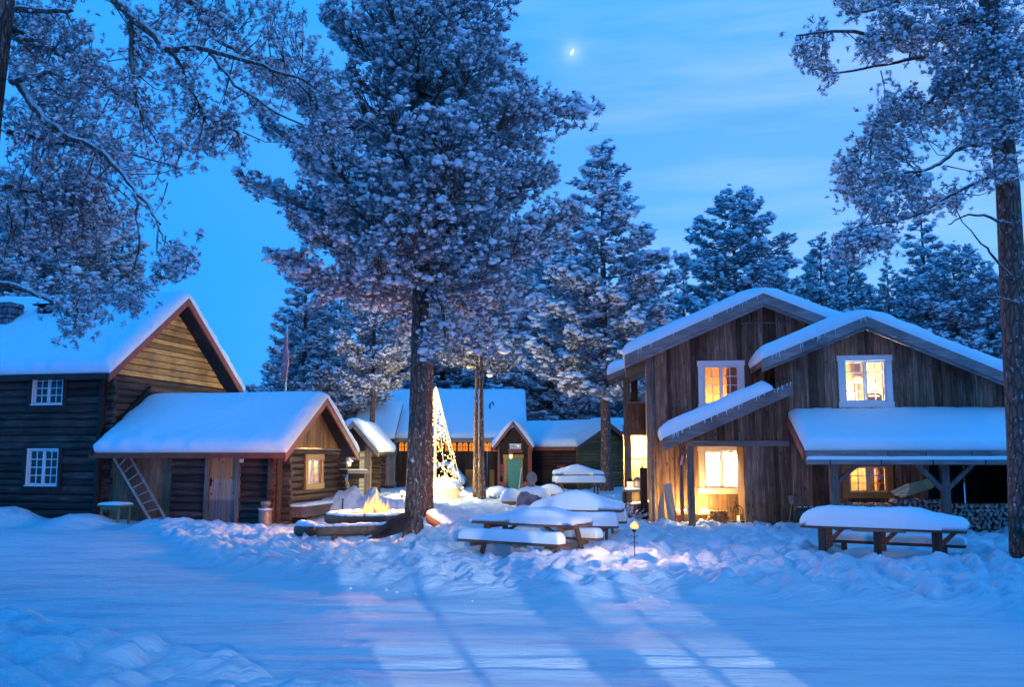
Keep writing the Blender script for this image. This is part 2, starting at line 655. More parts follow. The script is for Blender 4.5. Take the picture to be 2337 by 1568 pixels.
M['green_log_side'] = wood('olive_log_side', [(0.08, 0.045, 0.015), (0.19, 0.115, 0.04), (0.30, 0.19, 0.075)], 'y', 0.7, 0.3, 0.25)
M['pale_log'] = wood('pale_green_board', [(0.30, 0.34, 0.28), (0.45, 0.50, 0.42), (0.55, 0.60, 0.50)], 'x', 0.7, 0.3, 0.15)
M['black_metal'] = plain('black_iron', (0.015, 0.015, 0.017), 0.45, 0.6, 0.2)
M['steel'] = plain('milk_can_metal', (0.30, 0.24, 0.20), 0.5, 0.5, 0.25)
M['green_paint'] = plain('sage_paint', (0.12, 0.20, 0.13), 0.55)
M['stone'] = plain('field_stone', (0.16, 0.17, 0.20), 0.85, 0, 0.5, 4, 0.2, 0.6)
M['mortar'] = plain('dark_mortar', (0.07, 0.07, 0.08), 0.9, 0, 0.3, 14)
M['flag'] = plain('dull_red_cloth', (0.42, 0.22, 0.27), 0.85)
M['plastic_white'] = plain('off_white_plastic', (0.6, 0.6, 0.55), 0.4)
M['crate_green'] = plain('green_crate_plastic', (0.02, 0.10, 0.05), 0.45)
M['crate_brown'] = wood('brown_crate_wood', [(0.07, 0.03, 0.02), (0.15, 0.065, 0.04), (0.22, 0.11, 0.07)], 'x')
M['red_box'] = plain('red_enamel', (0.30, 0.02, 0.03), 0.4)
M['bottle'] = plain('dark_bottle_glass', (0.02, 0.025, 0.02), 0.12, 0, 0.2, 9, 0.6)
M['bread_cloth'] = plain('grey_fur', (0.35, 0.33, 0.34), 0.9)
M['ash'] = plain('ash_and_embers_bed', (0.12, 0.10, 0.09), 0.9)


def glass_mat(name, dark):
    m, t, b = new_mat(name)
    if dark:
        b.inputs['Base Color'].default_value = (0.012, 0.014, 0.018, 1)
        b.inputs['Roughness'].default_value = 0.08
        b.inputs['Specular IOR Level'].default_value = 0.6
        n = noise(t, coords(t), 3.0, 2)
        bump(t, b, n, 0.06, 0.02)
    else:
        o = t.nodes['Material Output']
        tr = nd(t, 'ShaderNodeBsdfTransparent')
        gl = nd(t, 'ShaderNodeBsdfGlossy')
        gl.inputs['Roughness'].default_value = 0.05
        mx = nd(t, 'ShaderNodeMixShader')
        mx.inputs[0].default_value = 0.06
        lk(t, tr.outputs[0], mx.inputs[1])
        lk(t, gl.outputs[0], mx.inputs[2])
        lk(t, mx.outputs[0], o.inputs[0])
    return m


M['glass_dark'] = glass_mat('dark_glass', True)
M['glass'] = glass_mat('clear_glass', False)
M['glass_amber'] = emit('amber_lit_glass', (1.0, 0.30, 0.035), 0.95)
M['bulb'] = emit('lamp_bulb', (1.0, 0.82, 0.45), 14)
M['string_bulb'] = emit('string_bulb', (1.0, 0.64, 0.19), 10)


def flame_mat(name, core, edge, s):
    m = bpy.data.materials.new(name)
    m.use_nodes = True
    t = m.node_tree
    t.nodes.clear()
    lw_ = nd(t, 'ShaderNodeLayerWeight')
    lw_.inputs[0].default_value = 0.35
    c = mix(t, lw_.outputs['Facing'], core, edge)
    e = nd(t, 'ShaderNodeEmission')
    lk(t, c, e.inputs[0])
    e.inputs[1].default_value = s
    o = nd(t, 'ShaderNodeOutputMaterial')
    lk(t, e.outputs[0], o.inputs[0])
    return m


M['flame'] = flame_mat('flame', (1.0, 0.66, 0.24), (1.0, 0.20, 0.02), 1.9)
M['ember'] = emit('ember', (1.0, 0.22, 0.03), 2.2)
M['candle_flame'] = emit('candle_flame', (1.0, 0.66, 0.24), 22)
M['moon'] = emit('moonlit_face', (0.75, 1.0, 0.95), 1.3)
M['warm_glow'] = emit('warm_glow_emission', (1.0, 0.72, 0.35), 2.2)  # lantern panes; also makes the light tree's pole and guy lines glow
M['cloth_curtain'] = plain('rust_curtain', (0.35, 0.13, 0.06), 0.9)
M['cloth_pale'] = plain('pale_curtain', (0.62, 0.50, 0.33), 0.9)
M['shade'] = plain('tan_lampshade', (0.50, 0.30, 0.16), 0.8)


def bark_mat():
    m, t, b = new_mat('pine_bark')
    v = coords(t, (7, 7, 1.6))
    n = noise(t, v, 2.0, 5, 0.7)
    vo = nd(t, 'ShaderNodeTexVoronoi', feature='DISTANCE_TO_EDGE')
    vo.inputs['Scale'].default_value = 1.6
    lk(t, coords(t, (8, 8, 2.2)), vo.inputs[0])
    crack = ramp(t, [(0.0, (0, 0, 0)), (0.16, (1, 1, 1))], vo.outputs['Distance'])
    c = mix(t, n, (0.075, 0.045, 0.036), (0.27, 0.18, 0.145))
    c = mix(t, 1.0, c, mix(t, crack, (0.4, 0.4, 0.4), (1, 1, 1)), 'MULTIPLY')
    # rime: flecks of snow caught in the bark, and a coat on everything that faces up
    fl = noise(t, coords(t, (1, 1, 0.6)), 17, 3, 0.6)
    fk = noise(t, coords(t), 3.0, 2)
    f = mth(t, 'MULTIPLY', ramp(t, [(0.60, (0, 0, 0)), (0.68, (1, 1, 1))], fl), ramp(t, [(0.35, (0.15, 0.15, 0.15)), (0.6, (1, 1, 1))], fk))
    ge = nd(t, 'ShaderNodeNewGeometry')
    sp = nd(t, 'ShaderNodeSeparateXYZ')
    lk(t, ge.outputs['Normal'], sp.inputs[0])
    up = ramp(t, [(0.15, (0, 0, 0)), (0.5, (1, 1, 1))], sp.outputs[2])
    f = mth(t, 'MAXIMUM', mth(t, 'MULTIPLY', f, 0.8), up)
    c = mix(t, f, c, (0.72, 0.76, 0.82))
    lk(t, c, b.inputs['Base Color'])
    b.inputs['Roughness'].default_value = 0.85
    bump(t, b, mth(t, 'ADD', mth(t, 'MULTIPLY', crack, 0.7), n), 0.9, 0.04)
    return m


def needle_mat():
    m, t, b = new_mat('frosted_needles')
    n = noise(t, coords(t), 1.3, 3)
    n2 = noise(t, coords(t), 14, 2)
    c = mix(t, n, (0.05, 0.062, 0.07), (0.22, 0.25, 0.29))
    c = mix(t, ramp(t, [(0.44, (0, 0, 0)), (0.66, (1, 1, 1))], n2), c, (0.56, 0.63, 0.70))
    lk(t, c, b.inputs['Base Color'])
    b.inputs['Roughness'].default_value = 0.8
    return m


M['bark'] = bark_mat()
M['needle'] = needle_mat()
M['clump_snow'] = plain('clinging_snow', (0.78, 0.81, 0.86), 0.7, 0, 0.06, 6)

# ------------------------------------------------------------------ builders shared by the houses

def _cross(poly, s, vert):
    """Intervals of the polygon along the strip direction at coordinate s."""
    out = []
    n = len(poly)
    for i in range(n):
        (a0, z0), (a1, z1) = poly[i], poly[(i + 1) % n]
        if not vert:
            a0, z0, a1, z1 = z0, a0, z1, a1
        if (a0 <= s < a1) or (a1 <= s < a0):
            out.append(z0 + (z1 - z0) * (s - a0) / (a1 - a0))
    out.sort()
    return out


def wall_pieces(poly, opens, width, vert, rng, jit):
    ss_ = [p[0] if vert else p[1] for p in poly]
    lo, hi = min(ss_), max(ss_)
    op = [(o[0], o[2], o[1], o[3]) if vert else (o[1], o[3], o[0], o[2]) for o in opens]   # (s0,s1,t0,t1)
    hard = sorted({round(x, 4) for o in op for x in o[:2] if lo < x < hi})
    cuts, s = [lo], lo
    while True:
        s += width * rng.uniform(1 - jit, 1 + jit)
        if s > hi - width * 0.4:
            break
        cuts.append(s)
    cuts.append(hi)
    cuts = [c for c in cuts if all(abs(c - h) > width * 0.35 for h in hard) or c in (lo, hi)]
    cuts = sorted(set(cuts) | set(hard))
    res = []
    for s0, s1 in zip(cuts[:-1], cuts[1:]):
        if s1 - s0 < 0.012:
            continue
        m = (s0 + s1) / 2
        cm = _cross(poly, m, vert)
        c0 = _cross(poly, s0 + 1e-4, vert)
        c1 = _cross(poly, s1 - 1e-4, vert)
        if len(c0) != len(cm):
            c0 = cm
        if len(c1) != len(cm):
            c1 = cm
        for k in range(0, len(cm) - 1, 2):
            segs = [(c0[k], c0[k + 1], c1[k], c1[k + 1])]
            for (a, b, t0, t1) in op:
                if b <= m or a >= m:
                    continue
                nx = []
                for (l0, h0, l1, h1) in segs:
                    if t1 <= min(l0, l1) or t0 >= max(h0, h1):
                        nx.append((l0, h0, l1, h1))
                        continue
                    if t0 > min(l0, l1) + 0.01:
                        nx.append((l0, t0, l1, t0))
                    if t1 < max(h0, h1) - 0.01:
                        nx.append((min(t1, h0), h0, min(t1, h1), h1))
                segs = nx
            for (l0, h0, l1, h1) in segs:
                if (h0 - l0) + (h1 - l1) > 0.05:
                    res.append((s0, s1, l0, h0, l1, h1))
    return res


def board_wall(par, plane, poly, mat, width, th=0.03, vert=True, opens=(), name='board', seed=1, jit=0.3, log=False, gap=0.006, back=None, tilt=0.0):
    """Clads a wall polygon with separate boards or logs (each an object) on a thin dark core."""
    rng = random.Random(seed)
    to3 = P3(plane)
    core = MB()
    for (s0, s1, l0, h0, l1, h1) in wall_pieces(poly, opens, width, vert, rng, jit):
        T = th * rng.uniform(0.7, 1.3)
        g = gap / 2

        def q(s, t, d):
            return to3(s, t, d) if vert else to3(t, s, d)
        core.hexa([q(s0, l0, -0.06), q(s1, l1, -0.06), q(s1, h1, -0.06), q(s0, h0, -0.06)], [q(s0, l0, 0), q(s1, l1, 0), q(s1, h1, 0), q(s0, h0, 0)])
        b = MB()
        if log:
            w = s1 - s0
            prof = [(0.0, 0.001), (0.06, 0.45), (0.22, 0.85), (0.5, 1.0), (0.78, 0.85), (0.94, 0.45), (1.0, 0.001)]
            vs = []
            for e, (lo, hi) in enumerate(((l0, l1), (h0, h1))):
                for f, dd in prof:
                    vs.append(q(s0 + f * w, lo + (hi - lo) * f, dd * T * (1 if e == 0 else rng.uniform(0.92, 1.05))))
            n = len(prof)
            fs = [(i, i + 1, n + i + 1, n + i) for i in range(n - 1)] + [tuple(range(n))[::-1], tuple(range(n, 2 * n)), (n - 1, 0, n, 2 * n - 1)]
            b.add(vs, fs)
        else:
            w = s1 - s0
            k0 = g / w
            a0, a1 = s0 + g, s1 - g
            L0, L1 = l0 + (l1 - l0) * k0, l1 + (l0 - l1) * k0
            H0, H1 = h0 + (h1 - h0) * k0, h1 + (h0 - h1) * k0
            e1, e2 = rng.uniform(-0.004, 0.004), rng.uniform(-0.004, 0.004)
            b.hexa([q(a0, L0, 0.001), q(a1, L1, 0.001), q(a1, H1, 0.001), q(a0, H0, 0.001)], [q(a0, L0, T + e1), q(a1, L1, T + e2), q(a1, H1, T + e2), q(a0, H0, T + e1)])
        b.build(name, mat, par, smooth=False)
    core.build('wall', back or M['dark_wood'], par)


def window(par, plane, a0, z0, a1, z1, cas=0.11, cols=2, rows=4, sashes=2, frame=None, sash=None, glass=None, proud=0.055, sill=True, head=0.02, name='window', mun=0.022, stile=0.045, keep=None):
    """a0..z1 is the outside of the casing. house > window > sash, pane."""
    to3 = P3(plane)
    frame = frame or M['white_paint']
    sash = sash or frame
    glass = glass or M['glass_dark']

    def bx(mb, A0, Z0, A1, Z1, d0, d1):
        mb.hexa([to3(A0, Z0, d0), to3(A1, Z0, d0), to3(A1, Z1, d0), to3(A0, Z1, d0)], [to3(A0, Z0, d1), to3(A1, Z0, d1), to3(A1, Z1, d1), to3(A0, Z1, d1)])
    m = MB()
    bx(m, a0, z0 + cas, a0 + cas, z1 - cas, -0.05, proud)
    bx(m, a1 - cas, z0 + cas, a1, z1 - cas, -0.05, proud)
    bx(m, a0 - head, z1 - cas, a1 + head, z1, -0.05, proud + 0.006)
    bx(m, a0 - (head if sill else 0), z0, a1 + (head if sill else 0), z0 + cas, -0.05, proud + (0.025 if sill else 0.004))
    w = m.build(name, frame, par)
    A0, A1, Z0, Z1 = a0 + cas, a1 - cas, z0 + cas, z1 - cas
    sw = (A1 - A0) / sashes
    for s in range(sashes):
        x0, x1 = A0 + s * sw + 0.004, A0 + (s + 1) * sw - 0.004
        k = MB()
        bx(k, x0, Z0 + 0.002, x0 + stile, Z1 - 0.002, -0.03, 0.022)
        bx(k, x1 - stile, Z0 + 0.002, x1, Z1 - 0.002, -0.03, 0.022)
        bx(k, x0 + stile, Z0 + 0.002, x1 - stile, Z0 + stile, -0.03, 0.02)
        bx(k, x0 + stile, Z1 - stile, x1 - stile, Z1 - 0.002, -0.03, 0.02)
        gx0, gx1, gz0, gz1 = x0 + stile, x1 - stile, Z0 + stile, Z1 - stile
        pw, ph = (gx1 - gx0) / cols, (gz1 - gz0) / rows
        for i in range(1, cols):
            bx(k, gx0 + i * pw - mun / 2, gz0, gx0 + i * pw + mun / 2, gz1, -0.02, 0.012)
        for j in range(1, rows):
            bx(k, gx0, gz0 + j * ph - mun / 2, gx1, gz0 + j * ph + mun / 2, -0.018, 0.010)
        k.build('sash', sash, w)
        for i in range(cols):
            for j in range(rows):
                p = MB()
                bx(p, gx0 + i * pw + mun * 0.4, gz0 + j * ph + mun * 0.4, gx0 + (i + 1) * pw - mun * 0.4, gz0 + (j + 1) * ph - mun * 0.4, -0.006, -0.002)
                p.build('pane', glass, w)
    return w


def room(par, plane, a0, z0, a1, z1, depth, mat, lamp, power, color, frame):
    """A shallow room behind a lit window, with its lamp."""
    to3 = P3(plane)

    def bx(A0, Z0, A1, Z1, d0, d1):
        m.hexa([to3(A0, Z0, d0), to3(A1, Z0, d0), to3(A1, Z1, d0), to3(A0, Z1, d0)], [to3(A0, Z0, d1), to3(A1, Z0, d1), to3(A1, Z1, d1), to3(A0, Z1, d1)])
    m = MB()
    bx(a0, z0, a1, z1, -depth - 0.04, -depth)
    bx(a0 - 0.04, z0, a0, z1, -depth, -0.065)
    bx(a1, z0, a1 + 0.04, z1, -depth, -0.065)
    bx(a0, z0 - 0.04, a1, z0, -depth, -0.065)
    bx(a0, z1, a1, z1 + 0.04, -depth, -0.065)
    r = m.build('room', mat, par)
    # the panelling of the back wall, board by board as one relief
    k = MB()
    x = a0 + 0.01
    while x < a1 - 0.1:
        k.hexa([to3(x, z0 + 0.01, -depth + 0.001)] * 1 + [to3(x + 0.125, z0 + 0.01, -depth + 0.001), to3(x + 0.125, z1 - 0.01, -depth + 0.001), to3(x, z1 - 0.01, -depth + 0.001)],
               [to3(x, z0 + 0.01, -depth + 0.012), to3(x + 0.125, z0 + 0.01, -depth + 0.012), to3(x + 0.125, z1 - 0.01, -depth + 0.012), to3(x, z1 - 0.01, -depth + 0.012)])
        x += 0.135
    k.build('panelling', mat, r)
    L = light('room_lamp', 'POINT', (0, 0, 0), power, color, 0.15)
    L.parent = par
    L.location = to3(*lamp)
    return r


def slope_slab(par, prof, lo, hi, th, axis, mat, name='roof'):
    """Roof deck: prof is the top line (across, z) from eave over ridge to eave; extruded from lo to hi along the ridge."""
    m = MB()

    def q(a, z, r):
        return (r, a, z) if axis == 'x' else (a, r, z)
    for (a0, z0), (a1, z1) in zip(prof[:-1], prof[1:]):
        m.hexa([q(a0, z0 - th, lo), q(a1, z1 - th, lo), q(a1, z1, lo), q(a0, z0, lo)], [q(a0, z0 - th, hi), q(a1, z1 - th, hi), q(a1, z1, hi), q(a0, z0, hi)])
    return m.build(name, mat, par)


def barge(par, prof, at, w, th, axis, mat, name='barge_board', off=0.0, drop=0.02):
    """Barge boards hung under the roof edge at one gable end, one part per slope."""
    for (a0, z0), (a1, z1) in zip(prof[:-1], prof[1:]):
        m = MB()

        def q(a, z, r):
            return (r, a, z) if axis == 'x' else (a, r, z)
        u, d = drop, w
        m.hexa([q(a0, z0 - d, at), q(a1, z1 - d, at), q(a1, z1 + u, at), q(a0, z0 + u, at)], [q(a0, z0 - d, at + th), q(a1, z1 - d, at + th), q(a1, z1 + u, at + th), q(a0, z0 + u, at + th)])
        m.build(name, mat, par)


def snow_sheet(par, prof, lo, hi, T, axis='x', seed=1, name='snow_cover', r=None, over=0.05, rough=0.10, ridge=0.35, step=0.11, tl=None):
    """Blanket of snow over a roof profile, thick at the edges with a rounded lip."""
    r = r or T * 0.9
    pts = [Vector((a, z)) for a, z in prof]
    seg = [(pts[i + 1] - pts[i]).length for i in range(len(pts) - 1)]
    L = sum(seg)

    def edges(n_len):
        e = [0, 0.012, 0.035, 0.075, 0.13, 0.2, 0.3]
        e = [x for x in e if x < n_len / 2.5]
        n = max(2, int((n_len - 2 * e[-1]) / step))
        mid = list(np.linspace(e[-1], n_len - e[-1], n + 1))[1:-1]
        return np.array(e + mid + [n_len - x for x in reversed(e)])
    S = edges(L)
    R_ = edges(hi - lo) + lo

    def at(s):
        s = min(max(s, 0), L)
        for i, g in enumerate(seg):
            if s <= g + 1e-9:
                return pts[i].lerp(pts[i + 1], s / g)
            s -= g
        return pts[-1]
    base = [at(s) for s in S]
    sm = []
    nrm = []
    for s in S:
        w = ridge
        k = [at(s + d) for d in np.linspace(-min(w, s), min(w, L - s), 9)]
        d0 = min(w, s, L - s)
        k = [at(s + d) for d in np.linspace(-d0, d0, 9)]
        c = sum((x for x in k), Vector((0, 0))) / 9
        b = at(s)
        sm.append(c)
        t = at(min(s + 0.3, L)) - at(max(s - 0.3, 0))
        n = Vector((-t.y, t.x))
        if n.y < 0:
            n = -n
        n.normalize()
        nrm.append((n * 0.75 + Vector((0, 0.25))).normalized())
    ns, nr = len(S), len(R_)
    ga, gb = np.meshgrid(S, R_, indexing='ij')
    d = np.minimum(np.minimum(ga, L - ga), np.minimum(gb - lo, hi - gb))
    dn = d * (1 + 1.1 * fbm(ga * 3.1 + seed, gb * 3.1, seed + 7)) * (1 + 0.7 * fbm(ga * 9 + seed, gb * 9, seed + 8, 2))
    f = np.sqrt(np.clip(1 - (1 - np.clip(dn / r, 0, 1)) ** 2, 0, 1))
    tt = T * f * (1 + rough * 3.0 * fbm(ga * 0.8 + seed * 13, gb * 0.8, seed) + rough * 1.3 * fbm(ga * 3.5, gb * 3.5, seed + 4)) + 0.004
    if tl is not None:
        tt = tt * tl(ga / L, (gb - lo) / (hi - lo))
    ov = over * np.sqrt(f) * np.clip(1 - d / 0.25, 0, 1)
    V = []
    for i in range(ns):
        for j in range(nr):
            b = base[i] + (sm[i] - base[i]) * float(f[i, j])
            p = b + nrm[i] * float(tt[i, j])
            a, z = p.x, p.y
            rr = R_[j]
            if S[i] < L - S[i]:
                sgn = -1 if pts[0].x < pts[-1].x else 1
            else:
                sgn = 1 if pts[0].x < pts[-1].x else -1
            es = min(S[i], L - S[i])
            er = min(rr - lo, hi - rr)
            wob = 1 + 2.2 * float(fbm(np.array([rr * 2.2 + seed]), np.array([S[i] * 2.2]), 8)[0])
            if es <= er:
                a += sgn * float(ov[i, j]) * wob
            else:
                rr += (-1 if rr - lo < hi - rr else 1) * float(ov[i, j]) * wob
            V.append((rr, a, z) if axis == 'x' else (a, rr, z))
    top = len(V)
    for i in range(ns):
        for j in range(nr):
            p = base[i]
            V.append((R_[j], p.x, p.y + 0.003) if axis == 'x' else (p.x, R_[j], p.y + 0.003))
    Fc = []
    for i in range(ns - 1):
        for j in range(nr - 1):
            k = i * nr + j
            Fc.append((k, k + 1, k + nr + 1, k + nr))
            Fc.append((top + k, top + k + nr, top + k + nr + 1, top + k + 1))
    ring = [(0, j) for j in range(nr)] + [(i, nr - 1) for i in range(1, ns)] + [(ns - 1, j) for j in range(nr - 2, -1, -1)] + [(i, 0) for i in range(ns - 2, 0, -1)]
    for k in range(len(ring)):
        a = ring[k][0] * nr + ring[k][1]
        b = ring[(k + 1) % len(ring)][0] * nr + ring[(k + 1) % len(ring)][1]
        Fc.append((a, b, top + b, top + a))
    m = MB()
    m.add(V, Fc)
    return m.build(name, M['snow'], par, smooth=True)


def blob(mb, c, rx, ry, rz, seed=0, n=14, m=9, rough=0.12, flat=-0.3):
    """Lumpy rounded mound (snow cap, boulder)."""
    vs, fs = [], []
    for i in range(m + 1):
        th = pi * i / m
        for k in range(n):
            a = 2 * pi * k / n
            x, y, z = math.sin(th) * math.cos(a), math.sin(th) * math.sin(a), math.cos(th)
            q = 1 + rough * 2 * float(fbm(np.array([x * 1.7 + seed * 3.1 + z]), np.array([y * 1.7 + z * 1.3]), seed)[0])
            zz = max(z, flat)
            vs.append((c[0] + rx * x * q, c[1] + ry * y * q, c[2] + rz * zz * q))
    for i in range(m):
        for k in range(n):
            k2 = (k + 1) % n
            fs.append((i * n + k, (i + 1) * n + k, (i + 1) * n + k2, i * n + k2))
    mb.add(vs, fs)
    return mb
# ------------------------------------------------------------------ ground

def build_ground():
    def axis(lo, f0, f1, hi, step, grow):
        mid = np.arange(f0, f1 + 1e-6, step)
        up, s, x = [], step, f1
        while x < hi:
            s *= grow
            x += s
            up.append(x)
        dn, s, x = [], step, f0
        while x > lo:
            s *= grow
            x -= s
            dn.append(x)
        return np.array(dn[::-1] + list(mid) + up)
    xs = axis(-3500, -7.5, 8.0, 3500, 0.062, 1.035)
    ys = axis(-400, 6.4, 24.0, 4500, 0.062, 1.028)
    X, Y = np.meshgrid(xs, ys, indexing='ij')
    Z = gz(X, Y)
    nx, ny = len(xs), len(ys)
    v = np.stack([X, Y, Z], -1).reshape(-1, 3)
    i = np.arange(nx * ny).reshape(nx, ny)
    a, b, c, d = i[:-1, :-1].ravel(), i[1:, :-1].ravel(), i[1:, 1:].ravel(), i[:-1, 1:].ravel()
    t = np.concatenate([np.stack([a, b, c], 1), np.stack([a, c, d], 1)])
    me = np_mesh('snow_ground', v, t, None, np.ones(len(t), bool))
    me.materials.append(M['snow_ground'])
    o = link('snow_ground', me)
    tag(o, 'trodden snow of the yard with a packed drive across the front', None, None, 'structure')


build_ground()

# loose chunks of snow thrown up along the drive
_r = np.random.RandomState(3)
ch = MB()
for k in range(40):
    x = _r.uniform(-5, 7)
    y = float(np.interp(x, EDGE_X, EDGE_Y)) + _r.normal(-0.1, 0.35)
    s = abs(_r.normal(0.0, 0.008)) + 0.006
    blob(ch, (x, y, g1(x, y) + s * 0.3), s * 1.2, s, s * 0.8, k, 6, 4, 0.25, -1)
for x, y, s in ((2.55, 12.0, 0.022), ):
    blob(ch, (x, y, g1(x, y) + s * 0.3), s, s, s * 0.8, int(x * 9), 8, 5, 0.25, -1)
tag(ch.build('snow_chunks', M['snow'], None, True), 'loose crumbs of snow scattered along the edge of the drive', 'snow', None, 'stuff')

# ------------------------------------------------------------------ the two-storey log house on the left
CA, CB = 0.978, 0.208
LX, LY = -11.62, 26.0
LH = Frame('log_house', 'dark two-storey log house with steep snowy roof, stone chimney and honey-coloured gable', 'house', (LX, LY, 0), -12)
lh = LH.o
ov = 0.45
ye, ze = LH.fx(255, 852, ov)[0], 0
EAVE_Z = LH.fx(255, 852, ov)[1]
ry_, rz_ = 3.3, LH.fx(431, 680, ov)[1]
sl = (rz_ - EAVE_Z) / (ry_ + 0.5)
prof = [(-0.5, EAVE_Z), (ry_, rz_), (7.1, EAVE_Z)]
slope_slab(lh, prof, -7.0, ov - 0.03, 0.14, 'x', M['dark_wood'])
barge(lh, prof, ov - 0.03, 0.24, 0.05, 'x', M['red_trim'])
snow_sheet(lh, prof, -7.0, ov + 0.03, 0.36, 'x', 3, rough=0.12, ridge=0.3)
fz = MB().box(-7.0, -0.53, EAVE_Z - 0.16, ov - 0.06, -0.5, EAVE_Z - 0.01)
fz.build('eave_board', M['dark_wood'], lh)
W1 = (LH.fy(76, 926), LH.fy(151, 846))
W2 = (LH.fy(62, 1110), LH.fy(139, 1024))
op = [(W1[0][0] + 0.03, W1[0][1] + 0.03, W1[1][0] - 0.03, W1[1][1] - 0.03), (W2[0][0] + 0.03, W2[0][1] + 0.03, W2[1][0] - 0.03, W2[1][1] - 0.03)]
board_wall(lh, ('-y', 0), [(-5.2, -0.3), (-0.02, -0.3), (-0.02, EAVE_Z + 0.2), (-5.2, EAVE_Z + 0.2)], M['tar_log'], 0.215, 0.07, False, op, 'log', 11, 0.12, True)
for Wn in (W1, W2):
    window(lh, ('-y', 0), Wn[0][0], Wn[0][1], Wn[1][0], Wn[1][1], 0.035, 2, 4, 2, M['white_paint'], None, M['glass_dark'], 0.09, mun=0.026)
    # dark outer casing round the white frame
    c = MB()
    x0, z0, x1, z1 = Wn[0][0], Wn[0][1], Wn[1][0], Wn[1][1]
    c.box(x0 - 0.13, -0.10, z0 - 0.02, x0 - 0.005, -0.0, z1)
    c.box(x1 + 0.005, -0.10, z0 - 0.02, x1 + 0.13, -0.0, z1)
    c.box(x0 - 0.16, -0.11, z0 - 0.16, x1 + 0.16, -0.0, z0 - 0.025)
    c.build('casing', M['dark_wood'], lh)
# gable: logs low down, lying boards of fresher wood above
zb = EAVE_Z + 0.05
tri = [(0.0, zb), (7.7, zb), (ry_, rz_ - 0.15)]
tri = [(0.15, zb), (6.45, zb), (ry_, zb + 3.15 * sl)]
board_wall(lh, ('+x', 0), [(0.02, -0.2), (6.6, -0.2), (6.6, zb), (0.02, zb)], M['tar_log_side'], 0.215, 0.07, False, (), 'log', 12, 0.12, True)
board_wall(lh, ('+x', 0.0), tri, M['amber_board_y'], 0.19, 0.05, False, (), 'board', 13, 0.25, gap=0.03)
# log ends crossing at the corner
ce = MB()
for k in range(20):
    z = 0.02 + k * 0.215
    if z > EAVE_Z - 0.15:
        break
    e = MB().tube([(0.0, 0.10, z + 0.1), (0.22 + 0.03 * ((k * 7) % 3), 0.10, z + 0.1)], 0.098, 8)
    e.build('log_end', M['tar_log'], lh)
MB().box(-0.10, -0.16, 0.0, 0.02, -0.075, EAVE_Z - 0.15).build('corner_board', M['dark_wood'], lh)
# stone chimney: rough stones on a core
yc, zc = LH.fy(20, 745, 1.2)
chx0, chx1 = LH.fy(-90, 745, 1.3)[0], LH.fy(20, 745, 1.3)[0]
zt, zl = LH.fy(20, 692, 1.3)[1], LH.fy(20, 805, 1.3)[1]
MB().box(chx0 + 0.06, 1.36, zl - 0.6, chx1 - 0.06, 1.94, zt - 0.04).build('chimney', M['mortar'], lh)
chim = lh.children[-1]
rs = random.Random(5)
z = zl - 0.5
stones = 0
while z < zt - 0.08:
    h = rs.uniform(0.13, 0.24)
    x = chx0
    while x < chx1 - 0.05:
        w = min(rs.uniform(0.16, 0.36), chx1 - x)
        if w > 0.08:
            s_ = MB()
            j = lambda: rs.uniform(-0.02, 0.02)
            s_.hexa([(x + 0.012, 1.37, z + 0.012), (x + w - 0.012, 1.37, z + 0.012), (x + w - 0.012, 1.37, z + h - 0.012), (x + 0.012, 1.37, z + h - 0.012)],
                    [(x + 0.03 + j(), 1.30 + j(), z + 0.03 + j()), (x + w - 0.03 + j(), 1.30 + j(), z + 0.03 + j()), (x + w - 0.03 + j(), 1.30 + j(), z + h - 0.03 + j()), (x + 0.03 + j(), 1.30 + j(), z + h - 0.03 + j())])
            s_.build('stone', M['stone'], chim)
        x += w
    for yy in (1.36, 1.66):
        MB().hexa([(chx1 - 0.07, yy + 0.01, z + 0.012), (chx1 - 0.07, yy + 0.27, z + 0.012), (chx1 - 0.07, yy + 0.27, z + h - 0.012), (chx1 - 0.07, yy + 0.01, z + h - 0.012)],
                  [(chx1 + rs.uniform(-0.02, 0.02), yy + 0.03, z + 0.03), (chx1 + rs.uniform(-0.02, 0.02), yy + 0.25, z + 0.03), (chx1 + rs.uniform(-0.02, 0.02), yy + 0.25, z + h - 0.03), (chx1 + rs.uniform(-0.02, 0.02), yy + 0.03, z + h - 0.03)]).build('stone', M['stone'], chim)
    z += h
cap = MB()
blob(cap, ((chx0 + chx1) / 2, 1.64, zt - 0.02), (chx1 - chx0) / 2 + 0.02, 0.34, 0.10, 4, 18, 8, 0.06, -0.1)
cap.build('snow_cap', M['snow'], chim, True)
# black flue box on the roof
fx0, fx1 = LH.fy(84, 720, 1.9)[0], LH.fy(117, 720, 1.9)[0]
fzb, fzt = LH.fy(98, 748, 1.9)[1], LH.fy(98, 697, 1.9)[1]
fl = MB()
fl.box(fx0, 1.9, fzb - 0.5, fx1, 2.3, fzt)
fl.box(fx0 - 0.10, 1.80, fzt, fx1 + 0.10, 2.40, fzt + 0.045)
fl.tube([(fx1 - 0.14, 2.1, fzt), (fx1 - 0.14, 2.1, fzt + 0.28)], 0.06, 10)
fl.build('flue', M['black_metal'], lh)

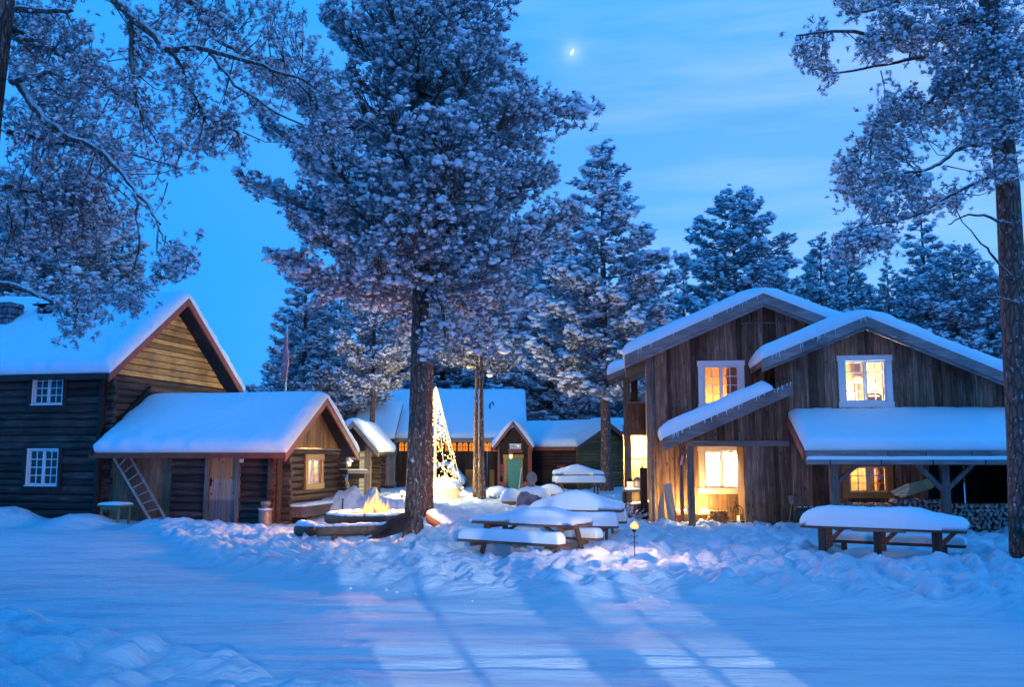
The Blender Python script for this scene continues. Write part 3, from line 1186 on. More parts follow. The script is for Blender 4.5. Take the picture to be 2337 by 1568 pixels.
# ------------------------------------------------------------------ low log annexe with the snowy roof
AN = Frame('log_annexe', 'low log annexe with thick snow on its roof, red barge boards and a lit window', 'house', (LX, LY, 0), -12)
an = AN.o
AL, AD = 5.42, 4.08
e_z = AN.fy(655, 1034, -0.55)[1]
r_z = AN.fx(744, 908, AL + 0.42)[1]
aprof = [(-0.55, e_z), (AD / 2, r_z), (AD + 0.55, e_z)]
slope_slab(an, aprof, 0.02, AL + 0.42, 0.12, 'x', M['dark_wood'])
barge(an, aprof, AL + 0.42, 0.22, 0.05, 'x', M['red_trim'])
snow_sheet(an, aprof, 0.10, AL + 0.48, 0.30, 'x', 9, rough=0.08, ridge=0.35, over=0.07)
MB().box(0.0, -0.58, e_z - 0.14, AL + 0.40, -0.55, e_z - 0.005).build('eave_board', M['rust_trim'], an)
# dark board that closes the roof against the house wall
q0, q1 = (-0.62, e_z + 0.16), (AD / 2 - 0.1, r_z + 0.42)
MB().hexa([(0.075, q0[0], q0[1] - 0.22), (0.075, q1[0], q1[1] - 0.22), (0.075, q1[0], q1[1]), (0.075, q0[0], q0[1])], [(0.17, q0[0], q0[1] - 0.22), (0.17, q1[0], q1[1] - 0.22), (0.17, q1[0], q1[1]), (0.17, q0[0], q0[1])]).build('flashing_board', M['dark_wood'], an)
zw = e_z + 0.30
dx0, dz0 = AN.fy(468, 1182)
dx1, dz1 = AN.fy(553, 1031)
lx1 = AN.fy(392, 1100)[0]
board_wall(an, ('-y', 0.12), [(0.16, -0.2), (lx1 - 0.02, -0.2), (lx1 - 0.02, zw), (0.16, zw)], M['porch_board'], 0.22, 0.03, True, (), 'board', 21, 0.35)
board_wall(an, ('-y', 0.0), [(lx1, -0.2), (AL - 0.02, -0.2), (AL - 0.02, zw), (lx1, zw)], M['tar_log'], 0.20, 0.07, False, [(dx0 + 0.04, -0.3, dx1 - 0.04, dz1 - 0.04)], 'log', 22, 0.12, True)
# door
df = MB()
df.box(dx0, -0.12, dz0 - 0.3, dx0 + 0.12, 0.05, dz1 - 0.12)
df.box(dx1 - 0.12, -0.12, dz0 - 0.3, dx1, 0.05, dz1 - 0.12)
df.box(dx0 - 0.02, -0.13, dz1 - 0.12, dx1 + 0.02, 0.05, dz1)
df.build('door_frame', M['grey_beam'], an)
dm, dt, db = new_mat('worn_door_board')
v = coords(dt, (22, 22, 1.6), True)
g_ = noise(dt, v, 1.0, 5, 0.65)
tcn = nd(dt, 'ShaderNodeTexCoord')
spn = nd(dt, 'ShaderNodeSeparateXYZ')
lk(dt, tcn.outputs['Object'], spn.inputs[0])
wz = mth(dt, 'ADD', spn.outputs[2], mth(dt, 'MULTIPLY', noise(dt, coords(dt), 9, 2), 0.07))
zz = nd(dt, 'ShaderNodeMapRange')
lk(dt, wz, zz.inputs[0])
zz.inputs[1].default_value = dz0
zz.inputs[2].default_value = dz1
hb = ramp(dt, [(0.0, (0.13, 0.12, 0.14)), (0.27, (0.15, 0.14, 0.15)), (0.31, (0.32, 0.25, 0.21)), (0.58, (0.36, 0.28, 0.22)), (0.62, (0.40, 0.22, 0.11)), (1, (0.42, 0.24, 0.12))], zz.outputs[0])
hb = mix(dt, 1.0, hb, ramp(dt, [(0.25, (0.55, 0.5, 0.48)), (0.6, (1.1, 1.1, 1.1))], g_), 'MULTIPLY')
vo = nd(dt, 'ShaderNodeTexVoronoi')
lk(dt, coords(dt, (6, 6, 3.4), True), vo.inputs[0])
vo.inputs['Scale'].default_value = 1.0
hb = mix(dt, ramp(dt, [(0.08, (1, 1, 1)), (0.16, (0, 0, 0))], vo.outputs['Distance']), hb, (0.05, 0.03, 0.025))
lk(dt, hb, db.inputs['Base Color'])
db.inputs['Roughness'].default_value = 0.8
bump(dt, db, g_, 0.5, 0.01)
door = MB().box(dx0 + 0.125, -0.02, dz0 - 0.3, dx1 - 0.125, 0.03, dz1 - 0.125).build('door', M['dark_wood'], an)
nb = 3
dw = (dx1 - dx0 - 0.25) / nb
for k in range(nb):
    MB().box(dx0 + 0.128 + k * dw, -0.05, dz0 - 0.3, dx0 + 0.122 + (k + 1) * dw, -0.021, dz1 - 0.13).build('board', dm, door)
hd = MB().box(dx0 + 0.15, -0.075, dz0 + (dz1 - dz0) * 0.48, dx0 + 0.19, -0.05, dz0 + (dz1 - dz0) * 0.60)
hd.tube([(dx0 + 0.17, -0.10, dz0 + (dz1 - dz0) * 0.56), (dx0 + 0.17, -0.05, dz0 + (dz1 - dz0) * 0.56), ], 0.012, 6)
hd.tube([(dx0 + 0.17, -0.10, dz0 + (dz1 - dz0) * 0.56), (dx0 + 0.27, -0.11, dz0 + (dz1 - dz0) * 0.56)], 0.012, 6)
hd.build('handle', M['black_metal'], door)
bx_, bz_ = AN.fy(556, 1052)
MB().box(bx_ - 0.05, -0.14, bz_ - 0.05, bx_ + 0.05, -0.07, bz_ + 0.05).build('lamp_switch', M['plastic_white'], an)
# gable end towards the fire
board_wall(an, ('+x', AL), [(0.0, -0.2), (AD, -0.2), (AD, e_z + 0.12), (0.0, e_z + 0.12)], M['tar_log_side'], 0.19, 0.07, False,
           [(AN.fx(692, 1118, AL)[0] + 0.03, AN.fx(692, 1118, AL)[1] + 0.03, AN.fx(733, 1037, AL)[0] - 0.03, AN.fx(733, 1037, AL)[1] - 0.03)], 'log', 23, 0.12, True)
board_wall(an, ('+x', AL + 0.02), [(0.05, e_z + 0.14), (AD - 0.05, e_z + 0.14), (AD / 2, r_z - 0.10)], M['amber_board'], 0.16, 0.035, True, (), 'board', 24, 0.25)
MB().box(AL, 0.0, e_z + 0.09, AL + 0.09, AD, e_z + 0.135).build('sill_board', M['grey_beam_x'], an)
wy0, wz0 = AN.fx(690, 1118, AL)
wy1, wz1 = AN.fx(733, 1037, AL)
window(an, ('+x', AL), wy0, wz0, wy1, wz1, 0.16, 2, 3, 2, M['ochre_paint'], M['white_paint'], M['glass'], 0.10, head=0.02)
room(an, ('+x', AL), wy0 - 0.3, wz0 - 0.2, wy1 + 0.3, wz1 + 0.2, 1.1, M['pine_panel'], (wy1 + 0.1, wz1 + 0.05, -0.55), 260, (1.0, 0.74, 0.36), None)
cu = MB()
for (c0, c1) in ((wy0 + 0.17, wy0 + 0.42), (wy1 - 0.45, wy1 - 0.17)):
    n = 12
    for k in range(n):
        ya, yb_ = c0 + (c1 - c0) * k / n, c0 + (c1 - c0) * (k + 1) / n
        da, dbb = 0.02 * math.sin(k * 2.1), 0.02 * math.sin((k + 1) * 2.1)
        cu.hexa([(AL - 0.14 + da, ya, wz0 + 0.1), (AL - 0.14 + dbb, yb_, wz0 + 0.1), (AL - 0.14 + dbb, yb_, wz1 - 0.1), (AL - 0.14 + da, ya, wz1 - 0.1)],
                [(AL - 0.135 + da, ya, wz0 + 0.1), (AL - 0.135 + dbb, yb_, wz0 + 0.1), (AL - 0.135 + dbb, yb_, wz1 - 0.1), (AL - 0.135 + da, ya, wz1 - 0.1)])
cu.build('curtain', M['cloth_pale'], an)
# crossing log ends at both corners of the gable
for k in range(10):
    z = -0.05 + k * 0.19
    if z > e_z - 0.05:
        break
    for yy in (0.10, AD - 0.06):
        MB().tube([(AL - 0.05, yy, z + 0.1), (AL + 0.30 + 0.03 * ((k * 5) % 3), yy, z + 0.1)], 0.088, 8).build('log_end', M['tar_log'], an)
    MB().tube([(AL - 0.1, 0.0, z + 0.2), (AL - 0.1, -0.24 - 0.02 * (k % 3), z + 0.2)], 0.088, 8).build('log_end', M['tar_log_side'], an)
MB().box(AL - 0.24, -0.16, -0.1, AL - 0.02, -0.02, e_z - 0.03).build('corner_board', M['rust_trim'], an)
MB().box(AL + 0.02, -0.12, -0.1, AL + 0.10, 0.02, e_z + 0.05).build('corner_board', M['tar_log_side'], an)

# ------------------------------------------------------------------ the plank house on the right
RX, RY, RDEG = 3.72, 25.0, -7.5
RH = Frame('plank_house', 'two-storey house of weathered planks with stepped snowy gables and lit windows', 'house', (RX, RY, 0), RDEG)
rh = RH.o
FRT = -1.6        # front wall of the near wing
B1, B2 = -0.75, -2.3   # planes of the two barge boards


def rp(px, py, c=0.0):
    return RH.fy(px, py, c)


# far gable
e1 = rp(1425, 813, B1)
k1 = rp(1742, 671, B1)
slope1 = (k1[1] - e1[1]) / (k1[0] - e1[0])
e1r = (rp(1990, 790, B1)[0], k1[1] - (rp(1990, 790, B1)[0] - k1[0]) * slope1 * 0.98)
pr1 = [e1, k1, e1r]
slope_slab(rh, pr1, B1 + 0.02, 7.5, 0.16, 'y', M['old_board'])
barge(rh, pr1, B1 - 0.03, 0.24, 0.05, 'y', M['grey_beam_x'])
barge(rh, [(a, z - 0.17) for a, z in pr1], B1 + 0.03, 0.16, 0.04, 'y', M['grey_beam_x'])
snow_sheet(rh, pr1, B1 - 0.02, 7.5, 0.34, 'y', 17, rough=0.10, ridge=0.55, over=0.04)
w1 = (rp(1595, 935), rp(1697, 823))
w2 = (rp(1595.7, 1127), rp(1698, 1017))
wl = 0.0
top = lambda x: min(e1[1] + (x - e1[0]) * slope1, k1[1] - (x - k1[0]) * slope1) - 0.18
xr1 = rp(1960, 800)[0]
poly1 = [(wl, -0.3), (xr1, -0.3), (xr1, top(xr1)), (k1[0], top(k1[0])), (wl, top(wl))]
o1 = [(w1[0][0] + 0.04, w1[0][1] + 0.04, w1[1][0] - 0.04, w1[1][1] - 0.04), (w2[0][0] + 0.04, w2[0][1] + 0.04, w2[1][0] - 0.04, w2[1][1] - 0.04)]
# upper storey of greyed planks, drier wood under the lean-to
zs = rp(1600, 985)[1]
polyU = [(wl, zs), (xr1, zs), (xr1, top(xr1)), (k1[0], top(k1[0])), (wl, top(wl))]
board_wall(rh, ('-y', 0), polyU, M['old_board'], 0.155, 0.035, True, [o1[0]], 'plank', 31, 0.35)
polyL = [(1.02, -0.3), (3.05, -0.3), (3.05, zs - 0.005), (1.02, zs - 0.005)]
board_wall(rh, ('-y', 0), polyL, M['porch_board'], 0.22, 0.03, True, [o1[1]], 'plank', 32, 0.3)
board_wall(rh, ('-y', 0), [(0.0, -0.3), (1.015, -0.3), (1.015, zs - 0.005), (0.0, zs - 0.005)], M['old_board'], 0.17, 0.035, True, (), 'plank', 33, 0.3)
MB().box(-0.02, -0.085, -0.3, 0.14, 0.0, top(0.14)).build('corner_board', M['grey_beam'], rh)
# side wall of the far wing, seen edge-on from here
MB().box(-0.005, 0.0, -0.3, 0.05, 3.2, top(0.05)).build('wall', M['old_board'], rh)
vent = MB()
vx0, vz0 = rp(1690, 738, -0.04)
vx1, vz1 = rp(1795, 735, -0.04)
vent.box(vx0, -0.075, vz0 - 0.02, vx1, -0.045, vz0 + 0.02)
vent.box(vx0 + 0.22, -0.075, vz0 + 0.02, vx0 + 0.26, -0.045, vz0 + 0.28)
vent.box(vx1 - 0.26, -0.075, vz0 + 0.02, vx1 - 0.22, -0.045, vz0 + 0.28)
vent.build('gable_vent', M['grey_beam'], rh)

w_ = window(rh, ('-y', 0), w1[0][0], w1[0][1], w1[1][0], w1[1][1], 0.14, 2, 4, 2, M['white_paint'], M['white_paint'], M['glass'], 0.06)
room(rh, ('-y', 0), w1[0][0] - 0.5, w1[0][1] - 0.6, w1[1][0] + 0.5, w1[1][1] + 0.3, 1.7, M['pine_panel'], (w1[0][0] + 0.55, w1[0][1] + 0.05, -0.9), 230, (1.0, 0.47, 0.14), None)
w_ = window(rh, ('-y', 0), w2[0][0], w2[0][1], w2[1][0], w2[1][1], 0.15, 2, 4, 2, M['cream_paint'], M['cream_paint'], M['glass'], 0.06)
room(rh, ('-y', 0), w2[0][0] - 0.4, w2[0][1] - 0.5, w2[1][0] + 0.4, w2[1][1] + 0.4, 1.4, M['white_paint'], (w2[0][0] + 0.7, w2[1][1] + 0.2, -0.7), 700, (1.0, 0.90, 0.72), None)

# near gable and its front wall
e2 = rp(1738, 822, B2)
k2 = rp(1976.6, 724, B2)
s2 = (k2[1] - e2[1]) / (k2[0] - e2[0])
xr = rp(2360, 880, B2)[0]
e2r = (xr, k2[1] - (xr - k2[0]) * (rp(1976.6, 724, B2)[1] - rp(2303.6, 857, B2)[1]) / (rp(2303.6, 857, B2)[0] - k2[0]))
pr2 = [e2, k2, e2r]
slope_slab(rh, pr2, B2 + 0.02, 6.5, 0.16, 'y', M['old_board'])
barge(rh, pr2, B2 - 0.03, 0.22, 0.05, 'y', M['grey_beam_x'])
barge(rh, [(a, z - 0.16) for a, z in pr2], B2 + 0.03, 0.14, 0.04, 'y', M['grey_beam_x'])
snow_sheet(rh, pr2, B2 - 0.02, 6.5, 0.33, 'y', 23, rough=0.14, ridge=0.6, over=0.04)
t2 = lambda x: (e2[1] + (x - e2[0]) * s2 if x < k2[0] else k2[1] - (x - k2[0]) * (k2[1] - e2r[1]) / (xr - k2[0])) - 0.17
# lean-to
l0 = rp(1512, 1003, B2)
l1 = rp(1808, 872, B2)
sL = (l1[1] - l0[1]) / (l1[0] - l0[0])
prL = [l0, l1]
slope_slab(rh, prL, B2 + 0.02, -0.04, 0.14, 'y', M['old_board'])
barge(rh, prL, B2 - 0.03, 0.30, 0.06, 'y', M['grey_beam_x'])
snow_sheet(rh, [l0, (l1[0] - 0.45, l1[1] - 0.45 * sL)], B2 - 0.02, -0.06, 0.36, 'y', 29, rough=0.12, over=0.05, ridge=0.2)
tl_ = lambda x: l0[1] + (x - l0[0]) * sL - 0.16
xp = rp(1577, 1100, FRT)[0]
xa = rp(1701, 1100, FRT)[0]
xg = rp(1768, 860, FRT)[0]
xe = rp(2330, 1000, FRT)[0]
zbm = rp(1690, 1010, FRT)[1]
w3 = (rp(1915.5, 931, FRT), rp(2032, 810.5, FRT))
w4 = (rp(1925.5, 1137, FRT), rp(2035, 1052, FRT))
o3 = (w3[0][0] + 0.04, w3[0][1] + 0.04, w3[1][0] - 0.04, w3[1][1] - 0.04)
o4 = (w4[0][0] + 0.04, w4[0][1] + 0.04, w4[1][0] - 0.04, w4[1][1] - 0.04)
xd = rp(2118, 1100, FRT)[0]       # the woodshed opening starts here
zd = rp(2200, 1040, FRT)[1]
polyA = [(xa, -0.3), (xg, -0.3), (xg, zbm), (xa, zbm)]
board_wall(rh, ('-y', FRT), polyA, M['old_board'], 0.19, 0.04, True, (), 'plank', 41, 0.35)
board_wall(rh, ('-y', FRT), [(xp - 0.1, zbm + 0.05), (xg, zbm + 0.05), (xg, tl_(xg)), (xp - 0.1, max(zbm + 0.06, tl_(xp - 0.1)))], M['old_board'], 0.17, 0.04, True, (), 'plank', 42, 0.35)
polyB = [(xg + 0.005, -0.3), (xd, -0.3), (xd, zd), (xe, zd), (xe, t2(xe)), (k2[0], t2(k2[0])), (xg + 0.005, t2(xg))]
board_wall(rh, ('-y', FRT), polyB, M['old_board'], 0.175, 0.04, True, [o3, o4], 'plank', 43, 0.35)
# patch of newer boards above the window
zp = w3[1][1]
for k in range(3):
    MB().box(rp(1912, 800, FRT)[0] + k * 0.15, FRT - 0.075, zp + 0.02, rp(1912, 800, FRT)[0] + k * 0.15 + 0.14, FRT - 0.052, zp + 0.5 + 0.06 * k).build('patch_board', M['porch_board'], rh)
MB().box(xp - 0.1, FRT - 0.10, zbm - 0.10, rp(1800, 1010, FRT)[0], FRT + 0.03, zbm + 0.045).build('beam', M['grey_beam_x'], rh)
MB().box(xp - 0.085, FRT - 0.06, -0.3, xp + 0.085, FRT + 0.11, zbm - 0.103).build('post', M['grey_beam'], rh)
# end of the near wing beside the recess, and the lean-to's own left post
MB().box(xa - 0.02, FRT + 0.02, -0.3, xa + 0.05, -0.04, zbm - 0.1).build('wall', M['porch_board'], rh)
MB().box(rp(1553, 1000, -0.9)[0] - 0.05, -1.0, -0.3, rp(1553, 1000, -0.9)[0] + 0.05, -0.9, l0[1] + 0.05).build('post', M['grey_beam'], rh)
# two flat stones and a dark fitting low on the wall
for a, b in ((1790, 1822), (1823, 1890)):
    MB().box(rp(a, 1200, FRT)[0], FRT - 0.09, -0.1, rp(b, 1200, FRT)[0] - 0.02, FRT - 0.058, rp(a, 1183 + (a % 7), FRT)[1]).build('base_board', M['grey_beam_x'], rh)
window(rh, ('-y', FRT), w3[0][0], w3[0][1], w3[1][0], w3[1][1], 0.14, 2, 4, 2, M['white_paint'], M['white_paint'], M['glass'], 0.07)
room(rh, ('-y', FRT), w3[0][0] - 0.7, w3[0][1] - 0.5, w3[1][0] + 0.7, w3[1][1] + 0.4, 2.0, M['pine_panel'], (w3[0][0] + 0.6, w3[0][1] - 0.28, -0.8), 1500, (1.0, 0.85, 0.48), None)
window(rh, ('-y', FRT), w4[0][0], w4[0][1], w4[1][0], w4[1][1], 0.14, 2, 3, 2, M['ochre_paint'], M['cream_paint'], M['glass'], 0.06)
room(rh, ('-y', FRT), w4[0][0] - 0.5, w4[0][1] - 0.4, w4[1][0] + 0.5, w4[1][1] + 0.3, 1.6, M['pine_panel'], (w4[0][0] + 0.3, w4[1][1] + 0.1, -0.8), 260, (1.0, 0.55, 0.16), None)
# curtain inside the far upper window and the lower window
for (a, b, y, z0, z1, mt) in ((w1[1][0] - 0.46, w1[1][0] - 0.12, 0.16, w1[0][1] + 0.1, w1[1][1] - 0.1, 'cloth_curtain'),
                              (w4[0][0] + 0.62, w4[0][0] + 0.78, FRT + 0.16, w4[0][1] + 0.1, w4[1][1] - 0.05, 'cloth_pale'),
                              (w4[1][0] - 0.30, w4[1][0] - 0.15, FRT + 0.16, w4[0][1] + 0.1, w4[1][1] - 0.05, 'cloth_curtain'),
                              (w3[1][0] - 0.19, w3[1][0] - 0.15, FRT + 0.16, w3[0][1] + 0.1, w3[1][1] - 0.1, 'cloth_curtain')):
    c = MB()
    n = 14
    for k in range(n):
        xa_, xb_ = a + (b - a) * k / n, a + (b - a) * (k + 1) / n
        da, dbb = 0.025 * math.sin(k * 1.7), 0.025 * math.sin((k + 1) * 1.7)
        c.hexa([(xa_, y + da, z0), (xb_, y + dbb, z0), (xb_, y + dbb, z1), (xa_, y + da, z1)], [(xa_, y + da + 0.004, z0), (xb_, y + dbb + 0.004, z0), (xb_, y + dbb + 0.004, z1), (xa_, y + da + 0.004, z1)])
    c.build('curtain', M[mt], rh)

# ---- porch roof over the woodpile
pt = rp(1900, 948, FRT - 0.02)
PE = -3.75
pe_z = rp(1900, 1029, PE)[1]
x0p = rp(1797, 946, FRT)[0]
x1p = rp(2318, 946, FRT)[0]
prP = [(PE, pe_z), (FRT - 0.06, pt[1] - 0.02)]
slope_slab(rh, prP, x0p, x1p, 0.10, 'x', M['old_board'])
barge(rh, prP, x0p - 0.045, 0.20, 0.045, 'x', M['red_trim'])
snow_sheet(rh, [(PE - 0.02, pe_z), (FRT - 0.07, pt[1])], x0p + 0.0, x1p, 0.24, 'x', 37, rough=0.08, over=0.03, ridge=0.1, r=0.2)
# eave planks in separate lengths, then the gutter with its line of snow
xx = x0p + 0.02
rr = random.Random(9)
while xx < x1p - 0.1:
    w = min(rr.uniform(0.8, 1.0), x1p - xx)
    MB().box(xx + 0.006, PE - 0.05, pe_z - 0.155, xx + w - 0.006, PE - 0.018, pe_z - 0.0).build('eave_board', M['grey_beam_x'], rh)
    xx += w
gb = MB()
gb.box(x0p + 0.01, PE - 0.16, pe_z - 0.235, x1p, PE - 0.03, pe_z - 0.215)
gb.box(x0p + 0.01, PE - 0.175, pe_z - 0.31, x1p, PE - 0.155, pe_z - 0.20)
gb.box(x0p + 0.01, PE - 0.028, pe_z - 0.31, x1p, PE - 0.01, pe_z - 0.16)
gt = gb.build('gutter', M['grey_beam_x'], rh)
xx = x0p + 0.5
while xx < x1p:
    MB().box(xx, PE - 0.185, pe_z - 0.32, xx + 0.02, PE - 0.176, pe_z - 0.20).build('bracket', M['black_metal'], gt)
    xx += 1.1
snow_sheet(gt, [(PE - 0.17, pe_z - 0.213), (PE - 0.03, pe_z - 0.213)], x0p + 0.02, x1p, 0.09, 'x', 41, over=0.015, ridge=0.02, r=0.06)
for (pa, pb) in ((1893.7, 1911), (2147, 2165)):
    xq0, xq1 = rp(pa, 1100, PE + 0.3)[0], rp(pb, 1100, PE + 0.3)[0]
    MB().box(xq0, PE + 0.2, -0.4, xq1, PE + 0.38, pe_z - 0.05).build('post', M['grey_beam'], rh)
yb_ = PE + 0.29
zt_ = rp(1950, 1054, yb_)[1]
for (ax, az, bx2, bz2) in ((1904, 1108, 1966, 1052), (2085, 1052, 2150, 1118), (2160, 1118, 2228, 1052)):
    a_, b_ = rp(ax, az, yb_), rp(bx2, bz2, yb_)
    MB().beam((a_[0], yb_, a_[1]), (b_[0], yb_, b_[1]), 0.09, 0.14, (0, 1, 0)).build('brace', M['grey_beam'], rh)
MB().box(x0p + 0.1, PE + 0.21, pe_z - 0.19, x1p, PE + 0.37, pe_z - 0.06).build('beam', M['grey_beam_x'], rh)
# dark store behind the opening, with daylight slits between its far boards
dk = MB()
yb2 = FRT + 2.4
xs_ = [xd, rp(2199, 1100, yb2)[0], rp(2203, 1100, yb2)[0], rp(2254, 1100, yb2)[0], rp(2259, 1100, yb2)[0], xe]
dk.box(xs_[0], yb2, -0.3, xs_[1], yb2 + 0.05, zd + 0.3)
dk.box(xs_[2], yb2, -0.3, xs_[3], yb2 + 0.05, zd + 0.3)
dk.box(xs_[4], yb2, -0.3, xs_[5] + 0.3, yb2 + 0.05, zd + 0.3)
dk.box(xd - 0.06, FRT + 0.02, -0.3, xd, yb2, zd + 0.3)
dk.box(xe, FRT + 0.02, -0.3, xe + 0.06, yb2, zd + 0.3)
dk.box(xd, FRT + 0.02, zd + 0.3, xe, yb2, zd + 0.35)
dk.build('store', M['dark_wood'], rh)
# right-hand side wall of the near wing
MB().box(xe - 0.05, FRT + 0.01, zd + 0.36, xe + 0.02, 5.0, t2(xe) - 0.05).build('wall', M['old_board'], rh)
# icicles and frost fringe under the barge boards
ic = MB()
for (pr, pl, n, dd) in ((prL, B2 - 0.035, 26, 0.26), (pr2[:2], B2 - 0.035, 18, 0.20), (pr1[:2], B1 - 0.035, 16, 0.22)):
    for k in range(n):
        f = rr.random()
        a, z = pr[0][0] + (pr[1][0] - pr[0][0]) * f, pr[0][1] + (pr[1][1] - pr[0][1]) * f
        l = rr.uniform(0.04, 0.16)
        ic.tube([(a, pl, z + 0.02), (a + rr.uniform(-0.01, 0.01), pl - 0.005, z - l * 0.5), (a + rr.uniform(-0.02, 0.02), pl, z - l)], [0.009, 0.006, 0.001], 4)
tag(ic.build('icicles', M['snow'], rh, True), None, None, None, 'stuff')

# ---- balcony and the lit doorway on the left flank
YB = 5.0
bp = lambda px, py, y=YB: rp(px, py, y)
px0, px1 = bp(1424, 1000)[0], bp(1440, 1000)[0]
zt2 = bp(1430, 862)[1]
MB().box(px0, YB, -0.2, px1, YB + 0.2, zt2).build('balcony_post', M['grey_beam'], rh)
xi = bp(1486, 1000)[0]
# rail boards
zr0, zr1 = bp(1450, 980)[1], bp(1450, 921)[1]
board_wall(rh, ('-y', YB + 0.03), [(px1 - 0.1, zr0), (xi, zr0), (xi, zr1), (px1 - 0.1, zr1)], M['old_board'], 0.14, 0.03, True, (), 'balcony_board', 51, 0.2)
MB().box(px1 - 0.12, YB - 0.06, zr1, xi, YB + 0.08, zr1 + 0.05).build('hand_rail', M['grey_beam_x'], rh)
MB().box(px1 - 0.15, YB - 0.10, zr0 - 0.20, xi, YB + 0.15, zr0 - 0.005).build('balcony_beam', M['porch_board'], rh)
MB().box(px1 - 0.3, YB + 0.16, zr0 - 0.18, xi, YB + 2.2, zr0 - 0.06).build('balcony_floor', M['porch_board'], rh)
MB().box(px1 + 0.02, YB + 2.0, zr0, px1 + 0.26, YB + 2.2, zt2 + 0.3).build('balcony_post', M['dark_wood'], rh)
# balcony roof
be = bp(1386, 858, YB - 0.5)
bk = bp(1500, 812, YB - 0.5)
prB = [be, bk]
slope_slab(rh, prB, YB - 0.5, YB + 2.4, 0.10, 'y', M['porch_board'])
barge(rh, prB, YB - 0.55, 0.16, 0.05, 'y', M['grey_beam_x'])
snow_sheet(rh, [(be[0] + 0.03, be[1] + 0.01), (bk[0] - 0.45, bk[1] - 0.42 * (bk[1] - be[1]) / (bk[0] - be[0]))], YB - 0.5, YB + 2.4, 0.36, 'y', 55, over=0.04, ridge=0.1)
MB().beam((be[0] + 0.25, YB + 0.1, be[1] - 0.05), (px0 + 0.1, YB + 0.1, be[1] - 0.55), 0.07, 0.09, (0, 1, 0)).build('brace', M['grey_beam'], rh)
# lit entrance under the balcony: panelled back wall, reveal and lamp
YE = YB + 1.7
yx0, yx1 = rp(1436, 1050, YE)[0], xi
ez0, ez1 = rp(1450, 1200, YE)[1], rp(1450, 990, YE)[1]
board_wall(rh, ('-y', YE), [(yx0 - 0.2, -0.2), (yx1 + 0.3, -0.2), (yx1 + 0.3, ez1 + 0.3), (yx0 - 0.2, ez1 + 0.3)], M['pine_panel'], 0.17, 0.03, True, (), 'panel_board', 61, 0.15)
MB().box(yx0 - 0.05, YE - 0.08, rp(1450, 1046, YE)[1] - 0.02, yx1 + 0.2, YE - 0.045, rp(1450, 1046, YE)[1] + 0.02).build('ledge', M['porch_board'], rh)
MB().box(yx0 - 0.05, YE - 0.10, rp(1450, 1108, YE)[1] - 0.03, yx1 + 0.2, YE - 0.045, rp(1450, 1108, YE)[1] + 0.03).build('ledge', M['pine_panel'], rh)
lpx, lpz = rp(1449, 1020, YE - 0.25)
lm = MB()
blob(lm, (lpx, YE - 0.25, lpz), 0.11, 0.11, 0.13, 3, 12, 8, 0, -1)
lamp = lm.build('globe_lamp', M['bulb'], rh, True)
L_ = light('globe_light', 'POINT', (0, 0, 0), 620, (1.0, 0.66, 0.22), 0.13)
L_.parent = rh
L_.location = (lpx + 0.05, YE - 0.5, lpz)
# ------------------------------------------------------------------ small open porch house behind the annexe
PY = 35.0
PH = Frame('porch_cabin', 'small open log porch with snowy gable roof between the annexe and the big pine', 'cabin', (P(800, 1100, PY).x, PY, 0.25), 0)
ph = PH.o
pe = PH.fy(864, 1031, -0.6)
pk = PH.fy(805, 962, -0.6)
pl = (pk[0] - (pe[0] - pk[0]), pe[1])
pp = [pl, pk, pe]
slope_slab(ph, pp, -0.58, 4.0, 0.12, 'y', M['dark_wood'])
barge(ph, pp, -0.63, 0.22, 0.05, 'y', M['grey_beam_x'])
snow_sheet(ph, pp, -0.62, 4.0, 0.26, 'y', 71, over=0.03, ridge=0.3)
fz = lambda px, py, c=0.0: PH.fy(px, py, c)
a0, a1 = fz(832, 1100)[0], fz(846, 1100)[0]
MB().box(a0, -0.12, -0.4, a1, 0.12, fz(840, 1016)[1]).build('post', M['grey_beam'], ph)
MB().box(pl[0] + 0.3, -0.12, -0.4, pl[0] + 0.55, 0.12, fz(840, 1016)[1]).build('post', M['grey_beam'], ph)
z1 = fz(800, 1046)[1]
MB().box(pl[0] + 0.2, -0.10, z1 - 0.06, a1, 0.06, z1 + 0.06).build('beam', M['grey_beam_x'], ph)
z2 = fz(800, 1078)[1]
MB().box(pl[0] + 0.2, -0.16, z2 - 0.05, a1 - 0.05, 0.06, z2 + 0.07).build('counter', M['grey_beam_x'], ph)
snow_sheet(ph, [(-0.15, z2 + 0.073), (0.05, z2 + 0.073)], pl[0] + 0.3, a1 - 0.1, 0.04, 'x', 75, over=0.01, ridge=0.02)
q0, q1 = fz(786, 1086), fz(812, 1142)
MB().beam((q0[0], -0.02, q0[1]), (q1[0], -0.02, q1[1] - 0.2), 0.10, 0.16, (0, 1, 0)).build('brace', M['grey_beam'], ph)
board_wall(ph, ('-y', 2.6), [(pl[0] + 0.3, -0.4), (a1, -0.4), (a1, fz(800, 1000, 2.6)[1]), (pl[0] + 0.3, fz(800, 1000, 2.6)[1])], M['tar_log'], 0.22, 0.06, False, (), 'log', 81, 0.1, True)
board_wall(ph, ('-y', -0.02), [(pl[0] + 0.35, pe[1] + 0.02), (pe[0] - 0.35, pe[1] + 0.02), (pk[0], pk[1] - 0.25)], M['dark_wood'], 0.16, 0.03, True, (), 'board', 82, 0.2)
s0, s1 = fz(820, 1100, 1.2)[0], fz(836, 1100, 1.2)[0]
for (pa, pb) in ((1022, 1076), (1092, 1140)):
    board_wall(ph, ('-y', 1.2), [(s0, fz(825, pb, 1.2)[1]), (s1, fz(825, pb, 1.2)[1]), (s1, fz(825, pa, 1.2)[1]), (s0, fz(825, pa, 1.2)[1])], M['pale_log'], 0.155, 0.05, False, (), 'slat', 83 + pa, 0.1, True)

